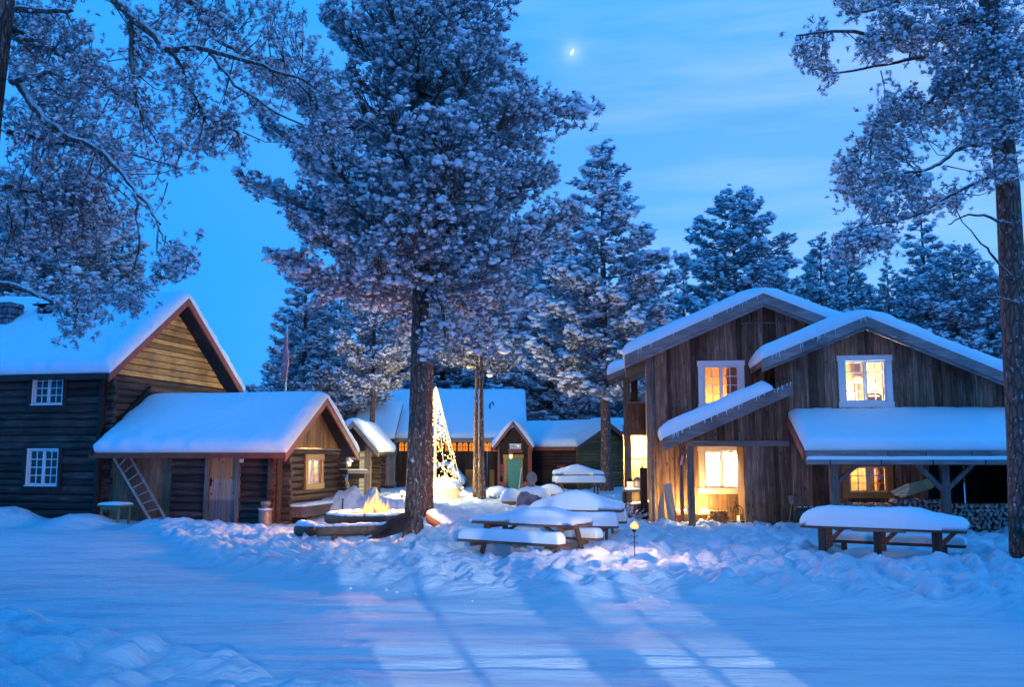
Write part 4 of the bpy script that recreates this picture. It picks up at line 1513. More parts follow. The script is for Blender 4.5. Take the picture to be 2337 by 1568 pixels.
# hanging lantern in the porch
lz = PH.fy(797, 1038, -0.3)
lan = thing('hanging_lantern', 'pale bell-shaped lantern hanging in the log porch behind the annexe', 'lantern', (PH.l.x + lz[0], PY - 0.3, PH.l.z + lz[1]))
MB().tube([(0, 0, -0.10), (0, 0, 0.12)], 0.008, 5).build('hook', M['black_metal'], lan)
MB().lathe([(0.02, -0.10), (0.05, -0.14), (0.16, -0.24), (0.17, -0.26), (0.15, -0.265)], 14).build('lamp_shade', M['white_paint'], lan, True)
MB().lathe([(0.075, -0.27), (0.085, -0.30), (0.08, -0.40), (0.05, -0.44)], 12).build('glass', M['warm_glow'], lan, True)

# ------------------------------------------------------------------ long low hall across the back
HY = 45.0
HA = Frame('long_hall', 'long low hall with a wide snowy roof and a band of arched amber windows', 'hall', (P(905, 1100, HY).x, HY, 0.3), 0)
ha = HA.o
hy = lambda px, py, c=0.0: HA.fy(px, py, c)
hx1 = hy(1203, 1100)[0]
he = hy(1000, 1001, -0.6)[1]
hr = 5.0
hk = HA.fy(1000, 893, hr)[1]
hp = [(-0.6, he), (hr, hk), (2 * hr + 0.6, he)]
slope_slab(ha, hp, -1.1, hx1, 0.15, 'x', M['dark_wood'])
snow_sheet(ha, hp, -1.15, hx1, 0.24, 'x', 91, rough=0.12, over=0.03, ridge=0.5, step=0.25)
barge(ha, hp, -1.12, 0.2, 0.05, 'x', M['grey_beam_x'])
MB().box(-1.1, -0.66, he - 0.18, hx1, -0.6, he - 0.02).build('gutter', M['grey_beam_x'], ha)
# arched windows in threes
wz0, wz1 = hy(1000, 1030)[1], hy(1000, 1010)[1]
groups = [(911, 3, 13.0), (1001, 1, 12), (1016, 3, 14.5), (1057, 3, 14.0), (1101, 1, 12), (1112, 2, 12.5)]
ops = []
ah = wz1 - wz0
for (px, n, dpx) in groups:
    for k in range(n):
        a = hy(px + k * dpx, 1020)[0]
        ops.append((a, wz0, a + 0.225, wz1))
board_wall(ha, ('-y', 0), [(0, -0.5), (hx1, -0.5), (hx1, he + 0.1), (0, he + 0.1)], M['dark_wood'], 0.24, 0.03, True, ops, 'board', 92, 0.2)
for (a, z0, b, z1) in ops:
    m = MB()
    n = 8
    c, r = (a + b) / 2, (b - a) / 2
    arch = [(a, z0), (b, z0)] + [(c + r * math.cos(pi * k / n), z1 - r + r * math.sin(pi * k / n)) for k in range(n + 1)]
    vs = [(x, 0.02, z) for x, z in arch] + [(x, 0.03, z) for x, z in arch]
    N = len(arch)
    m.add(vs, [tuple(range(N)), tuple(range(N, 2 * N))[::-1]] + [(i, (i + 1) % N, N + (i + 1) % N, N + i) for i in range(N)])
    w = m.build('window', M['glass_amber'], ha)
    # spandrels that make the head round, and a glazing bar
    s = MB()
    for sg in (0, 1):
        xs = [(c + (1 if sg else -1) * r * math.cos(pi / 2 * k / 4), z1 - r + r * math.sin(pi / 2 * k / 4)) for k in range(5)]
        cor = (b if sg else a, z1)
        for k in range(4):
            s.add([(cor[0], -0.03, cor[1]), (xs[k][0], -0.03, xs[k][1]), (xs[k + 1][0], -0.03, xs[k + 1][1])], [(0, 1, 2)])
    s.box(c - 0.008, -0.02, z0, c + 0.008, 0.012, z1)
    s.box(a, -0.02, z0 + ah * 0.45, b, 0.012, z0 + ah * 0.45 + 0.018)
    s.build('frame', M['dark_wood'], w)
# blackened doors and shutters low on the hall wall
for (pa, pb) in ((1062, 1088), (1118, 1128)):
    xa_, xb_ = hy(pa, 1100)[0], hy(pb, 1100)[0]
    MB().box(xa_, -0.09, -0.3, xb_, -0.035, hy(1000, 1072)[1]).build('shutter', M['amber_board'], ha)
# stove pipe on the roof
fp = HA.fy(1117, 945, 2.2)
f_ = MB()
f_.box(fp[0] - 0.15, 2.05, fp[1] - 0.6, fp[0] + 0.2, 2.4, fp[1] + 0.15)
f_.tube([(fp[0], 2.2, fp[1] + 0.15), (fp[0] + 0.02, 2.2, fp[1] + 0.5), (fp[0] + 0.16, 2.2, fp[1] + 0.62), (fp[0] + 0.22, 2.2, fp[1] + 0.45)], 0.035, 8)
f_.build('flue', M['black_metal'], ha)
# left wing of logs with its own lower roof and a panel of pale upright boards
LYW = -1.2
lw0, lw1 = hy(843, 1100, LYW)[0], hy(898, 1100, LYW)[0]
lwe = hy(870, 1002, LYW - 0.3)[1]
board_wall(ha, ('-y', LYW), [(lw0, -0.5), (lw1, -0.5), (lw1, lwe), (lw0, lwe)], M['tar_log_side'], 0.2, 0.06, False, (), 'log', 95, 0.1, True)
lp = [(LYW - 0.35, lwe), (LYW + 3.0, lwe + 1.9)]
slope_slab(ha, lp, lw0 - 1.0, lw1 + 0.05, 0.12, 'x', M['dark_wood'])
snow_sheet(ha, lp, lw0 - 1.0, lw1 + 0.05, 0.2, 'x', 97, over=0.03)
x2, x3 = hy(880, 1060, LYW - 0.08)[0], hy(903, 1060, LYW - 0.08)[0]
board_wall(ha, ('-y', LYW - 0.08), [(x2, hy(890, 1108, LYW)[1]), (x3, hy(890, 1108, LYW)[1]), (x3, hy(890, 1008, LYW)[1]), (x2, hy(890, 1004, LYW)[1])], M['grey_beam'], 0.09, 0.03, True, (), 'board', 96, 0.1)
g0, g1_ = hy(874, 952, LYW - 0.6), hy(905, 1003, LYW - 0.6)
# snowy lean-to against the hall, behind the light tree
lx0, lz0 = hy(985, 1075, -2.4)
lx2, lz2 = hy(1058, 1106, -2.4)
sp_ = [(hy(1015, 1060, -2.4)[0], hy(1015, 1060, -2.4)[1]), (lx2, lz2)]
slope_slab(ha, [(lx0 - 0.2, lz0 - 0.2)] + sp_, -2.5, -0.4, 0.10, 'y', M['dark_wood'], 'shelter_roof')
snow_sheet(ha, [(lx0 - 0.2, lz0 - 0.2)] + sp_, -2.5, -0.4, 0.22, 'y', 99, over=0.03)
MB().box(lx0 - 0.1, -2.3, -0.4, lx2 - 0.2, -0.4, lz2 + 0.02).build('shelter_wall', M['grey_beam'], ha)

# ------------------------------------------------------------------ dark cottage with the teal door
CO = Frame('dark_cottage', 'black timber cottage with red trim, gabled porch and teal front door', 'cottage', (P(1316, 1100, 42.0).x, 42.0, 0.3), -40)
co = CO.o
# local x runs along the front to the right, local y along the gable into the depth
GW, GL = 4.6, 4.8
cez = CO.fx(1311, 1020, 0.3)[1]
ckz = CO.fx(1384, 966, 0.3)[1]
cp = [(-0.45, cez), (GW / 2, ckz), (GW + 0.45, cez)]
slope_slab(co, cp, -GL, 0.30, 0.12, 'x', M['dark_wood'])
barge(co, cp, 0.30, 0.22, 0.05, 'x', M['rust_trim'])
snow_sheet(co, cp, -GL, 0.36, 0.30, 'x', 101, over=0.04, ridge=0.4, step=0.14)
MB().box(-GL, -0.49, cez - 0.16, 0.28, -0.45, cez - 0.01).build('eave_board', M['rust_trim'], co)
board_wall(co, ('+x', 0), [(0.0, -0.5), (GW, -0.5), (GW, cez + 0.15), (GW / 2, ckz - 0.15), (0.0, cez + 0.15)], M['green_log_side'], 0.15, 0.05, False, (), 'log', 103, 0.1, True)
wa, wb = CO.fy(1275, 1106), CO.fy(1292, 1062)
board_wall(co, ('-y', 0.0), [(-GL, -0.5), (-0.02, -0.5), (-0.02, cez + 0.2), (-GL, cez + 0.2)], M['dark_wood'], 0.16, 0.05, False, [(wa[0] + 0.03, wa[1] + 0.03, wb[0] - 0.03, wb[1] - 0.03)], 'log', 104, 0.1, True)
window(co, ('-y', 0.0), wa[0], wa[1], wb[0], wb[1], 0.10, 2, 4, 2, M['rust_trim'], M['white_paint'], M['glass_dark'], 0.09)
# porch
PYY = 42.2
CP = Frame('cottage_porch', None, None, (P(1172, 1100, PYY).x, PYY, 0.3), 0)
bpy.data.objects.remove(CP.o)
CPo = bpy.data.objects.new('porch', None)
COL.objects.link(CPo)
CPo.parent = co
CPo.matrix_parent_inverse = (Matrix.Translation(CO.l) @ Matrix.Rotation(math.radians(-40), 4, 'Z')).inverted()
CPo.location = CP.l
c_ = lambda px, py, y=0.0: CP.fy(px, py, y)
ple, pre, ppk = c_(1125, 1022, -0.4), c_(1216, 1022, -0.4), c_(1171, 962, -0.4)
ppf = [(ple[0], ple[1]), ppk, (pre[0], pre[1])]
slope_slab(CPo, ppf, -0.38, 2.2, 0.10, 'y', M['dark_wood'])
barge(CPo, ppf, -0.43, 0.17, 0.05, 'y', M['red_trim'])
snow_sheet(CPo, ppf, -0.42, 2.6, 0.24, 'y', 107, over=0.03, ridge=0.3)
pz = ple[1]
d0, d1 = c_(1157, 1122, 0.5), c_(1190, 1046, 0.5)
t0, t1_ = c_(1163, 1025, 0.0), c_(1189, 1013, 0.0)
pw0, pw1 = c_(1136, 1100)[0], c_(1214, 1100)[0]
pm = (ppk[0], ppk[1] - 0.2)
zj = (t0[1] - 0.12)
board_wall(CPo, ('-y', 0), [(pw0, zj), (pw1, zj), (pw1, pz), (pm[0], pm[1]), (pw0, pz)], M['dark_wood'], 0.12, 0.03, True, [(t0[0] + 0.02, t0[1] + 0.02, t1_[0] - 0.02, t1_[1] - 0.02)], 'board', 111, 0.1)
board_wall(CPo, ('-y', 0.5), [(pw0, -0.5), (pw1, -0.5), (pw1, zj + 0.1), (pw0, zj + 0.1)], M['dark_wood'], 0.14, 0.03, True, [(d0[0], -0.6, d1[0], d1[1])], 'board', 112, 0.1)
window(CPo, ('-y', 0), t0[0], t0[1], t1_[0], t1_[1], 0.03, 6, 1, 1, M['white_paint'], None, M['glass_dark'], 0.05, sill=False, mun=0.03)
MB().box(t0[0] - 0.06, -0.07, zj - 0.05, t1_[0] + 0.06, -0.035, t0[1] - 0.01).build('sill_board', M['red_trim'], CPo)
for (pa, pb, mt) in ((1136, 1140, 'red_trim'), (1205, 1214, 'rust_trim')):
    MB().box(c_(pa, 1100)[0], -0.1, -0.5, c_(pb, 1100)[0], 0.08, pz + 0.02).build('post', M[mt], CPo)
fr = MB()
fr.box(d0[0] - 0.16, 0.38, -0.4, d0[0], 0.52, d1[1])
fr.box(d1[0], 0.38, -0.4, d1[0] + 0.06, 0.52, d1[1])
fr.box(d0[0] - 0.18, 0.36, d1[1], d1[0] + 0.1, 0.52, d1[1] + 0.16)
fr.build('door_frame', M['ochre_paint'], CPo)
dd = MB()
dd.box(d0[0] + 0.01, 0.47, -0.4, d1[0] - 0.01, 0.52, d1[1] - 0.01)
dw_ = d1[0] - d0[0]
dh_ = d1[1] - d0[1]
for i in range(2):
    for (f0, f1) in ((0.06, 0.26), (0.30, 0.48), (0.52, 0.60)):
        dd.box(d0[0] + dw_ * (0.10 + 0.44 * i), 0.452, d0[1] + dh_ * f0, d0[0] + dw_ * (0.46 + 0.44 * i), 0.468, d0[1] + dh_ * f1)
dd.box(d0[0] + dw_ * 0.485, 0.44, -0.4, d0[0] + dw_ * 0.515, 0.468, d1[1] - 0.02)
dr = dd.build('door', M['teal_paint'], CPo)
for i in range(2):
    MB().box(c_(1136, 1100)[0] + 0.08 if i == 0 else c_(1192, 1100)[0], -0.05, -0.4, c_(1154, 1100)[0] if i == 0 else c_(1205, 1100)[0], 0.0, c_(1140, 1100)[1]).build('parapet', M['red_trim'], CPo)
MB().box(c_(1139, 1100)[0], 0.3, c_(1140, 1088)[1], c_(1150, 1100)[0], 0.34, c_(1140, 1060)[1]).build('notice_board', M['red_trim'], CPo)
a_, b_ = c_(1190, 1068, 0.1), c_(1184, 1118, 0.1)
MB().beam((a_[0], 0.15, a_[1]), (b_[0], 0.15, b_[1]), 0.03, 0.03).build('rail', M['white_paint'], CPo)
# porch lamp
gl = c_(1166, 1040, 0.1)
pl_ = thing('porch_lantern', 'small lit lantern above the teal cottage door', 'lantern', (CP.l.x + gl[0], PYY + 0.1, CP.l.z + gl[1]))
MB().lathe([(0.10, 0.05), (0.09, 0.12), (0.05, 0.18), (0.02, 0.22)], 10).build('hood', M['steel'], pl_, True)
MB().lathe([(0.05, -0.14), (0.07, -0.10), (0.085, 0.045)], 10).build('glass', M['warm_glow'], pl_, True)
l_ = light('lantern_light', 'POINT', (0, -0.05, -0.05), 5, (0.9, 0.9, 0.55), 0.08)
l_.parent = pl_
# green log store behind, to the right
SY = 45.5
ST = Frame('log_store', 'olive log storehouse with a small white window beside the balcony house', 'store', (P(1392, 1100, SY).x, SY, 0.3), 0)
st = ST.o
s_ = lambda px, py, y=0.0: ST.fy(px, py, y)
sx1 = s_(1500, 1100)[0]
se = s_(1400, 978)[1]
sw0, sw1 = s_(1395, 1013), s_(1419, 987)
board_wall(st, ('-y', 0), [(-0.3, -0.5), (sx1, -0.5), (sx1, se), (-0.3, se)], M['green_log'], 0.17, 0.05, False, [(sw0[0] + 0.03, sw0[1] + 0.03, sw1[0] - 0.03, sw1[1] - 0.03)], 'log', 121, 0.1, True)
window(st, ('-y', 0), sw0[0], sw0[1], sw1[0], sw1[1], 0.04, 3, 3, 1, M['white_paint'], None, M['glass_dark'], 0.08, sill=False, mun=0.03)
MB().box(sw0[0] - 0.2, -0.09, sw0[1] - 0.12, sw1[0] + 0.2, -0.055, sw0[1] - 0.01).build('sill_board', M['rust_trim'], st)
sp_ = [(-0.5, se + 0.0), (2.6, se + 0.45)]
slope_slab(st, sp_, -0.7, sx1, 0.12, 'x', M['dark_wood'])
snow_sheet(st, sp_, -0.7, sx1, 0.2, 'x', 123)

# ------------------------------------------------------------------ the guest house behind the camera whose windows throw light on the drive
GH = thing('guest_house', 'timber guest house facing the yard with tall lit windows, behind the viewer', 'house', (0, -2.0, 0))
zs0, zs1 = 1.52, 2.79
wins = [(1.60, 2.30), (2.49, 2.92)]
board_wall(GH, ('+y', 0.0), [(-6, -0.3), (6.5, -0.3), (6.5, 5.0), (-6, 5.0)], M['old_board'], 0.30, 0.03, True, [(a, zs0, b, zs1) for a, b in wins] + [(0.38, -0.2, 1.51, 2.40)], 'plank', 131, 0.2)
for (a, b) in wins:
    m = MB()
    m.box(a - 0.10, 0.0, zs0 - 0.10, a, 0.07, zs1 + 0.1)
    m.box(b, 0.0, zs0 - 0.10, b + 0.10, 0.07, zs1 + 0.1)
    m.box(a, 0.0, zs0 - 0.10, b, 0.07, zs0)
    m.box(a, 0.0, zs1, b, 0.07, zs1 + 0.1)
    w = m.build('window', M['white_paint'], GH)
    k = MB()
    mid = a + (b - a) * 0.45
    k.box(mid - 0.016, -0.03, zs0, mid + 0.016, 0.02, zs1)
    for z in (1.95, 2.38):
        k.box(a, -0.02, z - 0.014, b, 0.015, z + 0.014)
    k.build('sash', M['white_paint'], w)
r_ = MB()
r_.box(-6, -9.0, -0.3, -5.9, -0.07, 5.0)
r_.box(6.4, -9.0, -0.3, 6.5, -0.07, 5.0)
r_.box(-6, -9.1, -0.3, 6.5, -9.0, 5.0)
r_.box(-6, -9.0, 5.0, 6.5, -0.0, 5.1)
r_.box(1.56, -5.0, -0.3, 1.60, -0.07, 5.0)  # partition added to keep the room lamp's light out of the doorway
r_.build('wall', M['dark_wood'], GH)
df_ = MB()
df_.box(0.28, 0.0, -0.3, 0.38, 0.07, 2.5)
df_.box(1.51, 0.0, -0.3, 1.545, 0.07, 2.5)
df_.box(0.38, 0.0, 2.40, 1.51, 0.07, 2.5)
df_.build('door_frame', M['white_paint'], GH)
gp = [(0.6, 4.9), (-4.5, 7.4), (-9.6, 4.9)]
slope_slab(GH, gp, -6.4, 6.9, 0.15, 'x', M['old_board'])

sl_ = thing('fill_lamp_post', 'unseen lamp post added behind the guest house to warm the trees and walls', 'street lamp', (FILL_LAMP[0], FILL_LAMP[1] - 0.6, g1(FILL_LAMP[0], FILL_LAMP[1])))  # unseen post added to carry the warm fill light
MB().tube([(0, 0, -0.3), (0, 0, 8.9), (0, 0.15, 9.1), (0, 0.6, 9.15)], [0.10, 0.06, 0.05, 0.05], 10).build('pole', M['steel'], sl_, True)
MB().lathe([(0.22, 8.86), (0.12, 9.0), (0.03, 9.1)], 14, (0, 0.6, 0)).build('lamp_shade', M['black_metal'], sl_, True)
# ------------------------------------------------------------------ pines

def ico():
    t = (1 + 5 ** 0.5) / 2
    v = np.array([(-1, t, 0), (1, t, 0), (-1, -t, 0), (1, -t, 0), (0, -1, t), (0, 1, t), (0, -1, -t), (0, 1, -t), (t, 0, -1), (t, 0, 1), (-t, 0, -1), (-t, 0, 1)], float)
    v /= np.linalg.norm(v[0])
    f = np.array([(0, 11, 5), (0, 5, 1), (0, 1, 7), (0, 7, 10), (0, 10, 11), (1, 5, 9), (5, 11, 4), (11, 10, 2), (10, 7, 6), (7, 1, 8), (3, 9, 4), (3, 4, 2), (3, 2, 6), (3, 6, 8), (3, 8, 9), (4, 9, 5), (2, 4, 11), (6, 2, 10), (8, 6, 7), (9, 8, 1)])
    return v, f


ICO_V, ICO_F = ico()


def tuft_templates(rng, n_needles, k=6, wide=0.13, length=1.0):
    """Bunches of needles along +Z, unit size."""
    out = []
    for _ in range(k):
        V, T = [], []
        for i in range(n_needles):
            b = np.array([0, 0, rng.uniform(-0.3, 0.55)])
            th = rng.uniform(0.15, 1.5) if i > 2 else rng.uniform(0, 0.35)
            ph = rng.uniform(0, 2 * pi)
            d = np.array([math.sin(th) * math.cos(ph), math.sin(th) * math.sin(ph), math.cos(th)])
            s = np.cross(d, rng.normal(size=3))
            s /= np.linalg.norm(s) + 1e-9
            l = rng.uniform(0.65, 1.0) * length
            V += [b + s * wide, b - s * wide, b + d * l * 0.6 + s * wide * 0.8, b + d * l]
            o = 4 * i
            T += [(o, o + 1, o + 2), (o + 1, o + 3, o + 2)]
        out.append((np.array(V), np.array(T)))
    return out


def foliage(name, pos, dirs, size, snow, seed, n_needles=11, wide=0.13, snow_r=0.62, parent=None, link_it=True, length=1.0):
    """One mesh: needle bunches with a pad of clinging snow on the upper side of each."""
    rng = np.random.RandomState(seed)
    tp = tuft_templates(rng, n_needles, 6, wide, length)
    N = len(pos)
    z = dirs / (np.linalg.norm(dirs, axis=1, keepdims=True) + 1e-9)
    rnd = rng.normal(size=(N, 3))
    x = np.cross(z, rnd)
    x /= np.linalg.norm(x, axis=1, keepdims=True) + 1e-9
    y = np.cross(z, x)
    R = np.stack([x, y, z], -1)          # columns
    V, T, MI, SM = [], [], [], []
    off = 0
    which = rng.randint(0, len(tp), N)
    for k, (tv, tt) in enumerate(tp):
        idx = np.where(which == k)[0]
        if not len(idx):
            continue
        v = np.einsum('nij,vj->nvi', R[idx], tv) * size[idx, None, None] + pos[idx, None, :]
        t = tt[None] + (np.arange(len(idx)) * len(tv))[:, None, None] + off
        V.append(v.reshape(-1, 3))
        T.append(t.reshape(-1, 3))
        MI.append(np.zeros(len(idx) * len(tt), int))
        SM.append(np.zeros(len(idx) * len(tt), bool))
        off += len(idx) * len(tv)
    for pad in range(2):
        idx = np.where(snow > (0.05 if pad == 0 else 0.55))[0]
        if not len(idx):
            continue
        n = len(idx)
        sc = (size[idx] * snow[idx])[:, None, None] * snow_r * (1.0 if pad == 0 else 0.72)
        v = ICO_V[None] * (1 + 0.38 * rng.uniform(-1, 1, (n, 12, 1)))
        el = np.stack([rng.uniform(0.6, 1.25, n), rng.uniform(0.6, 1.25, n), rng.uniform(0.40, 0.75, n)], -1)
        v = v * el[:, None, :] * sc
        c = pos[idx] + z[idx] * size[idx, None] * (0.30 + 0.45 * pad) + np.array([0, 0, 1.0]) * size[idx, None] * 0.26 + rng.normal(0, 0.22, (n, 3)) * size[idx, None]
        v = v + c[:, None, :]
        t = ICO_F[None] + (np.arange(n) * 12)[:, None, None] + off
        off += 12 * n
        V.append(v.reshape(-1, 3))
        T.append(t.reshape(-1, 3))
        MI.append(np.ones(n * 20, int))
        SM.append(np.ones(n * 20, bool))
    me = np_mesh(name, np.concatenate(V), np.concatenate(T), np.concatenate(MI), np.concatenate(SM))
    me.materials.append(M['needle'])
    me.materials.append(M['clump_snow'])
    return link(name, me, parent) if link_it else me


def limb_tube(mb, pts, r0, r1, n=5):
    k = len(pts)
    mb.tube(pts, [r0 + (r1 - r0) * i / (k - 1) for i in range(k)], n, cap=False)


def profile_pine(rng, H, zc, prof, n_limbs, per_m, tsize, droop=(-0.15, 0.35), lateral=0.36, gap=0.0, twig_p=0.2):
    """Limb curves and needle bunches for a whole pine; prof gives crown radius by height (z list, r list)."""
    limbs, twigs, pos, dirs = [], [], [], []
    az = rng.uniform(0, 2 * pi)
    for k in range(n_limbs):
        t = (k + rng.uniform(0, 0.9)) / n_limbs
        z = zc + (H - zc) * t ** 1.05 * 0.985
        az += 2.39996 + rng.uniform(-0.5, 0.5)
        L = float(np.interp(z, prof[0], prof[1])) * rng.uniform(0.72, 1.12)
        if rng.uniform() < gap:
            L *= 0.55
        rise = droop[0] + (droop[1] - droop[0]) * t
        h = np.array([math.cos(az), math.sin(az), 0])
        sd = np.array([-h[1], h[0], 0])
        bend = rng.uniform(-0.25, 0.25)
        S = np.linspace(0, 1, 7)
        pts = [np.array([0, 0, z]) + h * L * s + sd * L * bend * s * s + np.array([0, 0, L * (rise * s - 0.16 * math.sin(pi * s) * (1 - t) + 0.14 * s ** 3)]) for s in S]
        limbs.append((pts, L))

        def at(s):
            f = s * 6
            i = min(int(f), 5)
            return pts[i] + (pts[i + 1] - pts[i]) * (f - i)
        n = max(3, int(L * L * per_m * 0.5 + L * per_m * 0.5))
        for q in range(n):
            s = 1 - rng.uniform(0, 1) ** 1.5 * 0.78
            w = L * lateral * (1 - 0.55 * abs(s - 0.55) / 0.45) * rng.uniform(-1, 1)
            p = at(s) + (sd + h * 0.35 * (1 if w > 0 else -1) * np.sign(w)) * w + np.array([0, 0, rng.normal(0.03, 0.08) * (0.5 + 0.3 * L)])
            pos.append(p)
            d = h * 0.55 + sd * w * 0.5 + np.array([0, 0, 0.45]) + rng.normal(0, 0.35, 3)
            dirs.append(d)
            if rng.uniform() < twig_p:
                twigs.append((at(max(0.15, s - 0.2)), p))
    n = len(pos)
    return limbs, twigs, np.array(pos), np.array(dirs), tsize * rng.uniform(0.7, 1.3, n)


def trunk_mesh(mb, H, r0, rng, lean=(0, 0), n=10, seg=14, flare=0.35):
    pts, rad = [], []
    for i in range(seg + 1):
        t = i / seg
        z = -0.4 + (H + 0.4) * t
        pts.append((lean[0] * t + 0.05 * math.sin(3.1 * t + lean[0]) * t, lean[1] * t + 0.04 * math.sin(4.3 * t), z))
        rad.append(max(0.012, r0 * (1 - t) ** 0.75 * (1 + flare * math.exp(-max(z, 0) * 2.2))))
    mb.tube(pts, rad, n, jit=0.05, rng=rng)
    return pts


TREES = []


def pine_meshes(seed, H, zc, prof, n_limbs, per_m, tsize, r0, needles, wide, snow=0.8, droop=(-0.15, 0.35), gap=0.1):
    rng = np.random.RandomState(seed)
    limbs, twigs, pos, dirs, size = profile_pine(rng, H, zc, prof, n_limbs, per_m, tsize, droop, 0.36, gap)
    sn = np.clip(rng.normal(snow * 0.85, 0.4, len(pos)), 0, 1.4)
    fo = foliage('crown', pos, dirs, size, sn, seed + 1, needles, wide, 0.52, None, False)
    b = MB()
    for pts, L in limbs:
        limb_tube(b, pts, 0.012 + 0.016 * L, 0.006, 4)
    for a, c in twigs:
        b.tube([a, (np.array(a) + np.array(c)) / 2 + np.array([0, 0, -0.04]), c], [0.010, 0.008, 0.004], 3, cap=False)
    t = MB()
    trunk_mesh(t, H, r0, random.Random(seed), (0, 0))
    tr = t.build('trunk', M['bark'], None, True, False)
    br = b.build('branchwork', M['bark'], None, True, False)
    res = (tr.data, br.data, fo)
    bpy.data.objects.remove(tr)
    bpy.data.objects.remove(br)
    return res


def plant(name, label, meshes, loc, rot=0.0, scale=1.0, sz=None, group=None, tilt=(0, 0)):
    r = thing(name, label, 'tree', loc, rot, group)
    r.scale = (scale, scale, sz or scale)
    r.rotation_euler = (tilt[0], tilt[1], rot)
    for n, me in zip(('trunk', 'branchwork', 'crown'), meshes):
        o = link(n, me, r)
        if n == 'branchwork':
            o['kind'] = 'stuff'
    return r


# ---- shapes of the trees in the wood behind (unit: a 16 m pine)
def cone_prof(zc, H, R, pw=0.8, low=0.75):
    zs = np.linspace(zc, H, 9)
    t = (zs - zc) / (H - zc)
    return zs, R * np.clip(np.where(t < 0.15, low + (1 - low) * t / 0.15, ((1 - t) / 0.85) ** pw), 0.04, 1)


WOODS = []
for i, (H, zc, R, pw, nl, dr) in enumerate(((16, 4.5, 2.9, 0.8, 74, (-0.22, 0.55)), (16, 2.5, 2.6, 0.85, 80, (-0.35, 0.5)), (16, 6.5, 2.7, 0.65, 62, (-0.1, 0.6)), (16, 3.5, 2.2, 0.9, 76, (-0.4, 0.35)), (16, 5.5, 3.2, 0.6, 70, (-0.15, 0.6)))):
    WOODS.append(pine_meshes(200 + i, H, zc, cone_prof(zc, H, R, pw), int(nl * 1.1), 24, 0.24, 0.20, 13, 0.09, 0.80, dr, 0.08))


def wood_tree(px, top, Y, k, label, sx=1.0, rot=None, grp='pines in the wood behind the buildings'):
    zt = P(px, top, Y).z
    x = P(px, 1000, Y).x
    z0 = g1(x, Y)
    s = (zt - z0) / 16.0
    plant('pine_tree', label, WOODS[k], (x, Y, z0), rot if rot is not None else (px * 0.37) % 6.28, s * sx * 1.25, s, grp)


for (px, top, Y, k, sx, lab) in (
    (1383, 322, 40.0, 0, 1.05, 'tall snowy pine with a bare lower trunk beside the balcony of the plank house'),
    (1690, 434, 52, 4, 1.05, 'broad snowy pine standing behind the ridge of the plank house'),
    (1568, 592, 58, 3, 0.9, 'slim snowy pine just left of the broad pine behind the plank house'),
    (1622, 640, 62, 1, 1.0, 'low snowy pine half hidden by the broad pine behind the plank house'),
    (1890, 536, 56, 0, 1.0, 'snowy pine behind the valley between the two snowy gables'),
    (1952, 580, 60, 2, 0.9, 'snowy pine behind the peak of the near gable'),
    (2045, 596, 60, 1, 0.95, 'pointed snowy pine behind the right slope of the near gable'),
    (2132, 470, 55, 3, 1.15, 'dark spire-shaped pine, tallest behind the right slope of the near gable'),
    (2200, 560, 52, 4, 1.0, 'snowy pine right of the dark spire-shaped pine'),
    (2270, 590, 56, 0, 1.0, 'snowy pine behind the trunk of the big pine at the right edge'),
    (2345, 520, 50, 1, 1.0, 'snowy pine cut by the right edge behind the big trunk'),
    (1835, 690, 70, 2, 1.0, 'far small pine low between the snowy gables'),
    (2000, 650, 72, 0, 1.0, 'far pine tip between two nearer pines behind the near gable'),
    (690, 545, 43, 1, 1.0, 'tall snowy pine behind the flagpole'),
    (655, 720, 50, 3, 1.2, 'small snowy pine left of the flagpole'),
    (770, 640, 46, 0, 1.0, 'snowy pine behind the right end of the annexe roof'),
    (848, 560, 40, 2, 0.9, 'snowy pine with a dark trunk behind the little log porch'),
    (905, 640, 56, 1, 1.0, 'snowy pine close behind the left side of the big central pine'),
    (1010, 560, 58, 4, 1.0, 'snowy pine close behind the right side of the big central pine'),
    (1165, 520, 55, 3, 1.25, 'snowy pine behind the roof of the long hall'),
    (1255, 480, 54, 1, 1.1, 'snowy pine left of the tall pine with the bare trunk'),
    (1310, 640, 62, 4, 1.0, 'snowy pine deep in the wood behind the dark cottage'),
    (1445, 600, 60, 0, 1.0, 'snowy pine behind the balcony'),
    (1500, 690, 66, 3, 1.0, 'snowy pine showing over the eave of the plank house'),
    (1100, 640, 66, 2, 1.1, 'snowy pine behind the twin bare trunks'),
    (1790, 640, 66, 4, 1.0, 'far snowy pine right of the broad pine behind the plank house'),
    (2085, 640, 66, 4, 1.1, 'snowy pine low between the pointed pine and the dark spire-shaped pine'),
    (2240, 640, 66, 2, 1.1, 'snowy pine low behind the right end of the near gable'),
    (1210, 590, 62, 0, 1.1, 'snowy pine behind the cottage porch, right of the twin trunks'),
    (1060, 690, 60, 3, 1.2, 'snowy pine close behind the hall roof, left of the twin trunks'),
    (1350, 690, 58, 1, 1.1, 'snowy pine behind the cottage gable'),
    (1480, 640, 72, 2, 1.1, 'far snowy pine over the balcony roof of the plank house'),
    (620, 800, 60, 1, 1.2, 'far small pine at the open gap left of the flagpole'),
    (730, 700, 56, 4, 1.0, 'snowy pine just right of the flagpole'),
    (100, 360, 40, 4, 1.15, 'snowy pine behind the ridge of the log house, half hidden by hanging branches'),
    (255, 455, 43, 1, 1.0, 'snowy pine behind the middle of the log house roof'),
    (-40, 380, 41, 0, 1.1, 'snowy pine at the left edge behind the log house chimney'),
):
    wood_tree(px, top, Y, k, lab, sx)

